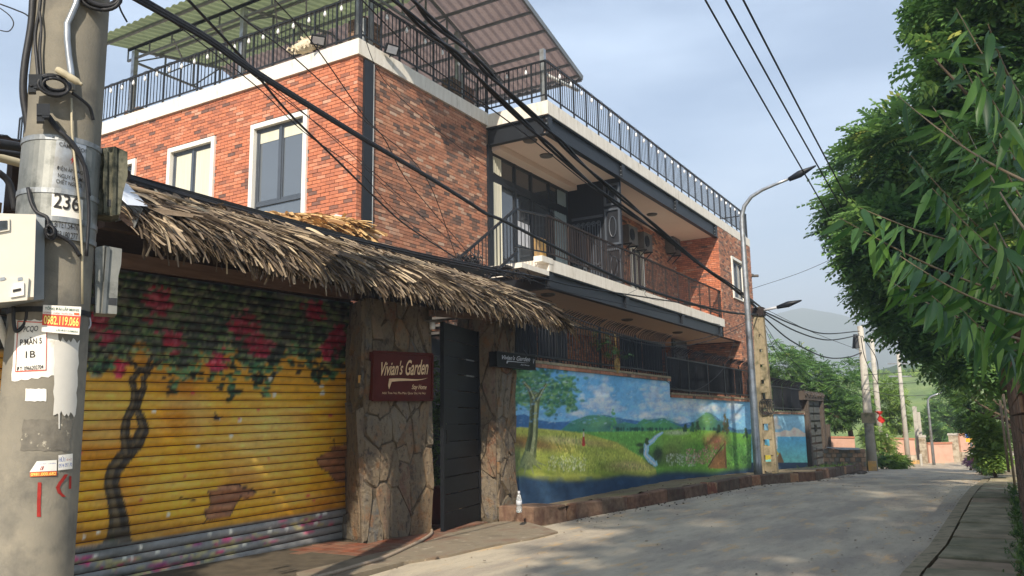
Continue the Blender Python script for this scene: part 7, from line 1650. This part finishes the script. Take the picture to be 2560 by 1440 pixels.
tree('roadside_tree', 'dark low tree hanging over the far end of the drain cover on the right', 'tree', (27.5, -1.6, gz(27)),
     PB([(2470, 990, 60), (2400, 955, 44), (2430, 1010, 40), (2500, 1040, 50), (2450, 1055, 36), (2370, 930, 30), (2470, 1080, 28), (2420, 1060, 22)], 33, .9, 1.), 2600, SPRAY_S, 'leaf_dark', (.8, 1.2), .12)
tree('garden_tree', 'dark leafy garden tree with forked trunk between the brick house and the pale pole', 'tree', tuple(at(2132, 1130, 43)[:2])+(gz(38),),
     PB([(2110, 970, 52), (2030, 950, 58), (1960, 920, 50), (2060, 1000, 50), (1990, 985, 50), (1930, 960, 50), (2125, 925, 34), (1925, 880, 36), (2100, 1040, 34), (2000, 890, 24), (2150, 1010, 26)], 43, .85, 1.5), 6500, SPRAY_S, 'leaf_green', (1., 1.6), .17, nl=6)
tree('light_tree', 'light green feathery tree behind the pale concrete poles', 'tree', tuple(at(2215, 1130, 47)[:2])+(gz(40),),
     PB([(2215, 1010, 36), (2245, 1050, 30), (2200, 1060, 34), (2225, 970, 24), (2180, 1090, 26), (2250, 1000, 18)], 47, .9, 1.), 2000, SPRAY_S, 'leaf_far', (.9, 1.4), .1, nl=5)
tree('layered_tree', 'tall layered green tree behind the low pink wall', 'tree', tuple(at(2362, 1130, 60)[:2])+(gz(50),),
     PB([(2362, 1000, 34), (2350, 1050, 44), (2375, 1060, 44), (2362, 965, 18), (2340, 1090, 34), (2395, 1090, 34), (2410, 1030, 30), (2425, 1060, 34)], 60, .8, 1.), 2800, SPRAY_S, 'leaf_green', (1.2, 1.8), .15, nl=5)
def shrub(name, label, cat, lst, dist, n, tm_=SPRAY_S, mat='leaf_green', sc=(.6, 1.)):
    b_ = PB(lst, dist, .85, .4); g_ = (b_[0][0], b_[0][1], gz(b_[0][0])); t_ = thing(name, label, cat, g_)
    m_ = MB()
    for k in range(5): limb(m_, (g_[0]+rnd.uniform(-.1, .1), g_[1]+rnd.uniform(-.1, .1), g_[2]-.05), np.array(b_[k % len(b_)][:3]), .025, .008, .1, 5, 4)
    m_.build('stem', 'wood_trunk', t_); foliage(t_, b_, n, tm_, mat, sc, name='foliage', shell=.3, clump=False)
shrub('shrub', 'dark green shrub at the foot of the pale pole by the road', 'shrub', [(2205, 1145, 18), (2222, 1152, 15), (2200, 1158, 10)], 37.5, 520, mat='leaf_green', sc=(.4, .7))
shrub('shrub', 'bright green low shrub spilling toward the road beside the pale pole', 'shrub', [(2245, 1150, 18), (2262, 1156, 12), (2236, 1158, 12)], 37.5, 600, mat='leaf_far')
shrub('shrub', 'green shrub growing behind the pale pole under the light tree', 'shrub', [(2190, 1090, 30), (2215, 1110, 26), (2180, 1120, 18)], 41, 700, mat='leaf_far')
shrub('shrub', 'shrub below the garden tree behind the block wall', 'shrub', [(2080, 1110, 20), (2110, 1112, 18), (2060, 1105, 14)], 44, 500, mat='leaf_far')
shrub('flower_bush', 'small pink purple flowering bush at the right road edge', 'flower bush', [(2427, 1151, 13), (2440, 1158, 9), (2418, 1158, 8)], 37, 420, SPRAY_S, 'leaf_purple', (.3, .5))
shrub('shrub', 'tall shrub with strap leaves beside the end of the right wall', 'shrub', [(2478, 1090, 28), (2470, 1130, 24), (2490, 1140, 22), (2462, 1060, 20)], 26, 1000, SPRAY_W, 'leaf_far', (.6, 1.))
shrub('shrub', 'low dark shrub in front of the terracotta pier', 'shrub', [(2460, 1165, 18), (2485, 1175, 20), (2445, 1160, 10)], 31, 500, mat='leaf_dark', sc=(.4, .7))
rf = thing('red_cloth', 'crumpled red banner hanging by the second pale pole', 'banner', at(2200, 1050, 44)); m_ = MB(); V = []; 
for i in range(7):
    for j in range(4): p = at(2190+j*4+i*1.6, 1028+i*5, 44); V.append(p+np.array([.12*math.sin(i*2+j*3), .1*math.cos(i*1.5+j), 0]))
m_.add(V, [(i*4+j, i*4+j+1, i*4+j+5, i*4+j+4) for i in range(6) for j in range(3)]); m_.build('cloth', 'red_flag', rf)
# weeds and ground cover along the right wall (uncountable)
def weeds(x0, x1, yf, n, mat, sc, name, zf=gz):
    xs = RN.uniform(x0, x1, n); P = np.array([(x, yf(x), zf(x)+.02) for x in xs]); P[:, 2] += RN.uniform(0, .12, n)
    d = RN.normal(size=(n, 3))*.6; d[:, 2] = np.abs(d[:, 2])+.5; ups = RN.normal(size=(n, 3)); R = frames(d, ups)
    V = scatter(SPRAY_S[0], SPRAY_S[1], P, R, RN.uniform(*sc, n), RN.random(n), mat, name, (0, 0, 0)); return link(name, V, None, (0, 0, 0), 'stuff')
weeds(15.5, 33, lambda x: yr(x)-1.05-abs(rnd.gauss(0, .35)), 2600, 'leaf_dark', (.25, .6), 'weeds')
weeds(9, 20, lambda x: YW+.02+abs(rnd.gauss(0, .07)), 520, 'leaf_dark', (.15, .3), 'weeds')
weeds(31, 44, lambda x: yl(x)+.15+abs(rnd.gauss(0, .6)), 1500, 'leaf_far', (.3, .7), 'verge_grass')
m_ = MB()
for k in range(420):
    x = rnd.uniform(8, 13); y = rnd.uniform(-.12, yr(x)-1.16) if yr(x)-1.16 > -.12 else -.1; r = rnd.uniform(.02, .05); a = rnd.uniform(0, 6.3)
    m_.add([(x+r*math.cos(a+q), y+r*math.sin(a+q)*.6, .03+rnd.uniform(0, .03)) for q in (0, 1.57, 3.14, 4.71)], [(0, 1, 2, 3)], rnd.random())
m_.build('dead_leaves', 'thatch', None, kind='stuff', tone=True)
m_ = MB()
for k in range(520):                          # fallen leaves and grit on the road, thickest along both edges
    x = rnd.uniform(7, 30); e = rnd.random()**2.4; y = (yl(x)-.05-e*2.6) if rnd.random() < .6 else (yr(x)+.02+e*1.4); r = rnd.uniform(.012, .04); a = rnd.uniform(0, 6.3)
    m_.add([(x+r*math.cos(a+q), y+r*math.sin(a+q)*.55, gz(x)+.02+rnd.uniform(0, .015)) for q in (0, 1.57, 3.14, 4.71)], [(0, 1, 2, 3)], rnd.random())
m_.build('leaf_litter', 'thatch', None, kind='stuff', tone=True)
# plant behind the picket fence
cpl = thing('climbing_plant', 'thin climbing plant with pale leaves on the high picket fence', 'plant', hy(1520, 900, MY-.05)); cb_ = PB([(1500, 850, 22), (1520, 870, 20), (1560, 880, 14), (1490, 830, 10)], float(np.hypot(*hy(1510, 860, MY-.05)[:2])), .85)
m_ = MB()
for b__ in cb_: limb(m_, hy(1525, 905, MY-.05), np.array(b__[:3]), .012, .005, .2, 5, 5)
m_.build('stem', 'wood_trunk', cpl); foliage(cpl, cb_, 60, SPRAY_W, 'leaf_dark', (.25, .4), name='foliage', shell=.3, clump=False)

# ------------------------------------------------------------------ foreground bamboo at the right edge
bam = thing('bamboo_clump', 'bamboo branches with long leaves hanging in from the right, close to the viewer', 'bamboo', (3.2, -1.4, 0))
m_ = MB()
for (x, y, r) in ((3.2, -1.4, .035), (3.5, -1.1, .03), (2.9, -1.7, .032), (3.7, -1.6, .03)): m_.tube([(x, y, -.1), (x+.1, y+.2, 2.5), (x+.25, y+.6, 4.6)], [r, r*.8, r*.4], 10)
m_.build('culm', 'bamboo', bam, smooth=True)
LV = []; LQ = []
prof_ = [(0, .004), (.08, .05), (.25, .088), (.5, .085), (.75, .05), (.92, .018), (1, .001)]
for i, (q, w) in enumerate(prof_): z = -.16*q*q; LV += [(-w, q, z+.35*w), (0, q, z), (w, q, z+.35*w)]
for i in range(len(prof_)-1): k = i*3; LQ += [(k, k+1, k+4, k+3), (k+1, k+2, k+5, k+4)]
LV = np.array(LV); LQ = np.array(LQ)
twigs = []
def tw(x0, y0, x1, y1, d0, d1, n, sag=0): twigs.append((x0, y0, x1, y1, d0, d1, n, sag))
rb = random.Random(5)
for (x0, y0, x1, y1, n) in ((2600, 330, 2390, 20, 9), (2590, 480, 2380, 100, 12), (2600, 560, 2330, 265, 13), (2600, 470, 2240, 236, 5), (2600, 690, 2270, 380, 16), (2600, 640, 2150, 520, 15), (2600, 760, 2100, 545, 14), (2600, 700, 2330, 470, 16), (2600, 800, 2250, 640, 16), (2600, 860, 2220, 700, 14), (2600, 900, 2330, 740, 16), (2600, 780, 2380, 560, 16), (2600, 900, 2400, 770, 10), (2600, 620, 2420, 330, 14), (2600, 400, 2440, 180, 10), (2600, 850, 2420, 640, 16), (2600, 740, 2450, 480, 16), (2600, 560, 2470, 330, 12), (2600, 930, 2470, 730, 14), (2610, 660, 2500, 420, 12), (2610, 820, 2500, 600, 14), (2560, 250, 2470, 60, 8)):
    tw(x0, y0, x1, y1, rb.uniform(3.2, 4.6), rb.uniform(2.7, 4.2), n)
pos = []; dr_ = []; scl = []; tm2 = MB()
for (x0, y0, x1, y1, d0, d1, n, sag) in twigs:
    P_ = []
    for i in range(9): q = i/8; P_.append(at(x0+(x1-x0)*q, y0+(y1-y0)*q+22*math.sin(math.pi*q), d0+(d1-d0)*q))
    tm2.tube(P_, [.006-.0045*i/8 for i in range(9)], 5)
    for k in range(int(n*2.1)):
        q = .04+.96*(k+rb.random())/int(n*2.1); i = min(7, int(q*8)); f = q*8-i; p = P_[i]*(1-f)+P_[i+1]*f
        tdir = P_[8]-P_[0]; tdir /= np.linalg.norm(tdir); side_ = rb.choice((-1, 1))
        d = tdir*rb.uniform(.25, .9)+np.array([0, 0, -1])*rb.uniform(.45, 1.3)+np.array([rb.gauss(0, .35), rb.gauss(0, .3), rb.gauss(0, .15)])
        pos.append(p); dr_.append(d); scl.append(rb.uniform(.10, .185))
tm2.build('twig', 'bamboo', bam, smooth=True, kind='stuff')
pos = np.array(pos); dr_ = np.array(dr_); scl = np.array(scl); N = len(pos); R = frames(dr_, -CF+RN.normal(size=(N, 3))*.7); idx = RN.permutation(N)
lm_ = nmesh('bamboo_leaf', LV, LQ, 'leaf_bamboo_one'); off = np.array(wloc(bam))
for i in idx[:300]:
    o = link('leaf', lm_, bam); sI = scl[i]; o.matrix_local = Matrix([[*(R[i][0]*sI), pos[i][0]-off[0]], [*(R[i][1]*sI), pos[i][1]-off[1]], [*(R[i][2]*sI), pos[i][2]-off[2]], [0, 0, 0, 1]])
r2 = idx[300:]
if len(r2): link('leaves', scatter(LV, LQ, pos[r2], R[r2], scl[r2], np.clip(RN.normal(.45, .25, len(r2)), 0, 1), 'leaf_bamboo', 'leaves', off), bam, (0, 0, 0), 'stuff')

# ------------------------------------------------------------------ trees behind and above the viewer that shade the street (outside the frame)
tree('shade_tree', 'very tall broad tree behind the viewer on the right verge, shading the road', 'tree', (-9, -7, 0), [(-8, -5.0, 21, 3, 3.0, 6.5), (-8, -9, 20, 3, 3.6, 6.5), (-8, -5.1, 12, 3, 3.0, 4.6), (-8, -9, 11, 3, 3.4, 4.6), (-8, -6.5, 6, 3, 3.0, 3)], 11000, SPRAY_W, 'leaf_green', (1.2, 2.0), .45, shell=.3)
tree('shade_tree', 'leafy tree behind the viewer on the left verge, shading the shutter', 'tree', (-3, 6.6, 0), [(-2.2, 5.7, 8.2, 2.0, 1.6, 2.8), (-1.8, 5.7, 5.8, 1.5, 1.2, 1.8)], 2400, SPRAY_W, 'leaf_green', (.9, 1.4), .2, shell=.3)

# ------------------------------------------------------------------ hillside, hills, mountain
def hill(name, x0, x1, y0, y1, f, mat, n=60):
    return link(name, grid_mesh(np.linspace(x0, x1, n), np.linspace(y0, y1, n), f, mat), None, (0, 0, 0), 'structure')
def fbm2(X, Y, sc, sd): 
    o = 0
    for k in range(5): o = o+np.sin(X/sc*2**k+sd+k*1.3+np.sin(Y/sc*2**k*1.1+k))*np.cos(Y/sc*2**k*.9+sd*2+k)*.5**k
    return o
hill('hillside', 60, 150, -60, 90, lambda X, Y: -1.2+7.6*np.clip((X-62)/40, 0, 1)**1.2+.5*fbm2(X, Y, 9, 1), 'field_green', 90)
hill('far_hills', 150, 330, -200, 220, lambda X, Y: 2+11*np.clip((X-150)/80, 0, 1)+3.5*fbm2(X, Y, 40, 3)+1.0*fbm2(X, Y, 6, 3), 'hill_wood', 160)
hill('mountain', 940, 1500, -400, 1100, lambda X, Y: 150*np.exp(-((Y-262)/165)**2)*np.clip(1-np.abs(X-1180)/230, 0, 1)**.8+84*np.exp(-((Y-30)/180)**2)*np.clip(1-np.abs(X-1150)/200, 0, 1)+9*fbm2(X, Y, 66, 5)-9, 'hill_wood', 120)
B2 = []
for k in range(60):
    x = rnd.uniform(2170, 2450); y = np.interp(x, [2170, 2260, 2330, 2400, 2450], [955, 945, 938, 950, 960])+rnd.uniform(-6, 22); B2.append((x, y, rnd.uniform(7, 15)))
P_ = PB(B2, 112, .9, 8); 
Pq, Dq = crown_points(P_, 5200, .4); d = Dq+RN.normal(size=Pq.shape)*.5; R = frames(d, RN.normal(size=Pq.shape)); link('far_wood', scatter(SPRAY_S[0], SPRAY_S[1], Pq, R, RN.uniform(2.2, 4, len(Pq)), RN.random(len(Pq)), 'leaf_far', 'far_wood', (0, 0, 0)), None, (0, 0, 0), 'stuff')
# ------------------------------------------------------------------ air
m = bpy.data.materials.new('haze'); m.use_nodes = True; t = m.node_tree; t.nodes.clear(); out = t.nodes.new('ShaderNodeOutputMaterial'); vp = t.nodes.new('ShaderNodeVolumePrincipled')
vp.inputs['Color'].default_value = (.86, .94, 1, 1); vp.inputs['Density'].default_value = .0017; vp.inputs['Anisotropy'].default_value = .0; t.links.new(vp.outputs[0], out.inputs['Volume']); MATS['haze'] = m
hb_ = MB(); hb_.box((-80, -500, -30), (1600, 1200, 185)); me = hb_.mesh('haze', 'haze'); link('haze', me, None, (0, 0, 0), 'stuff')
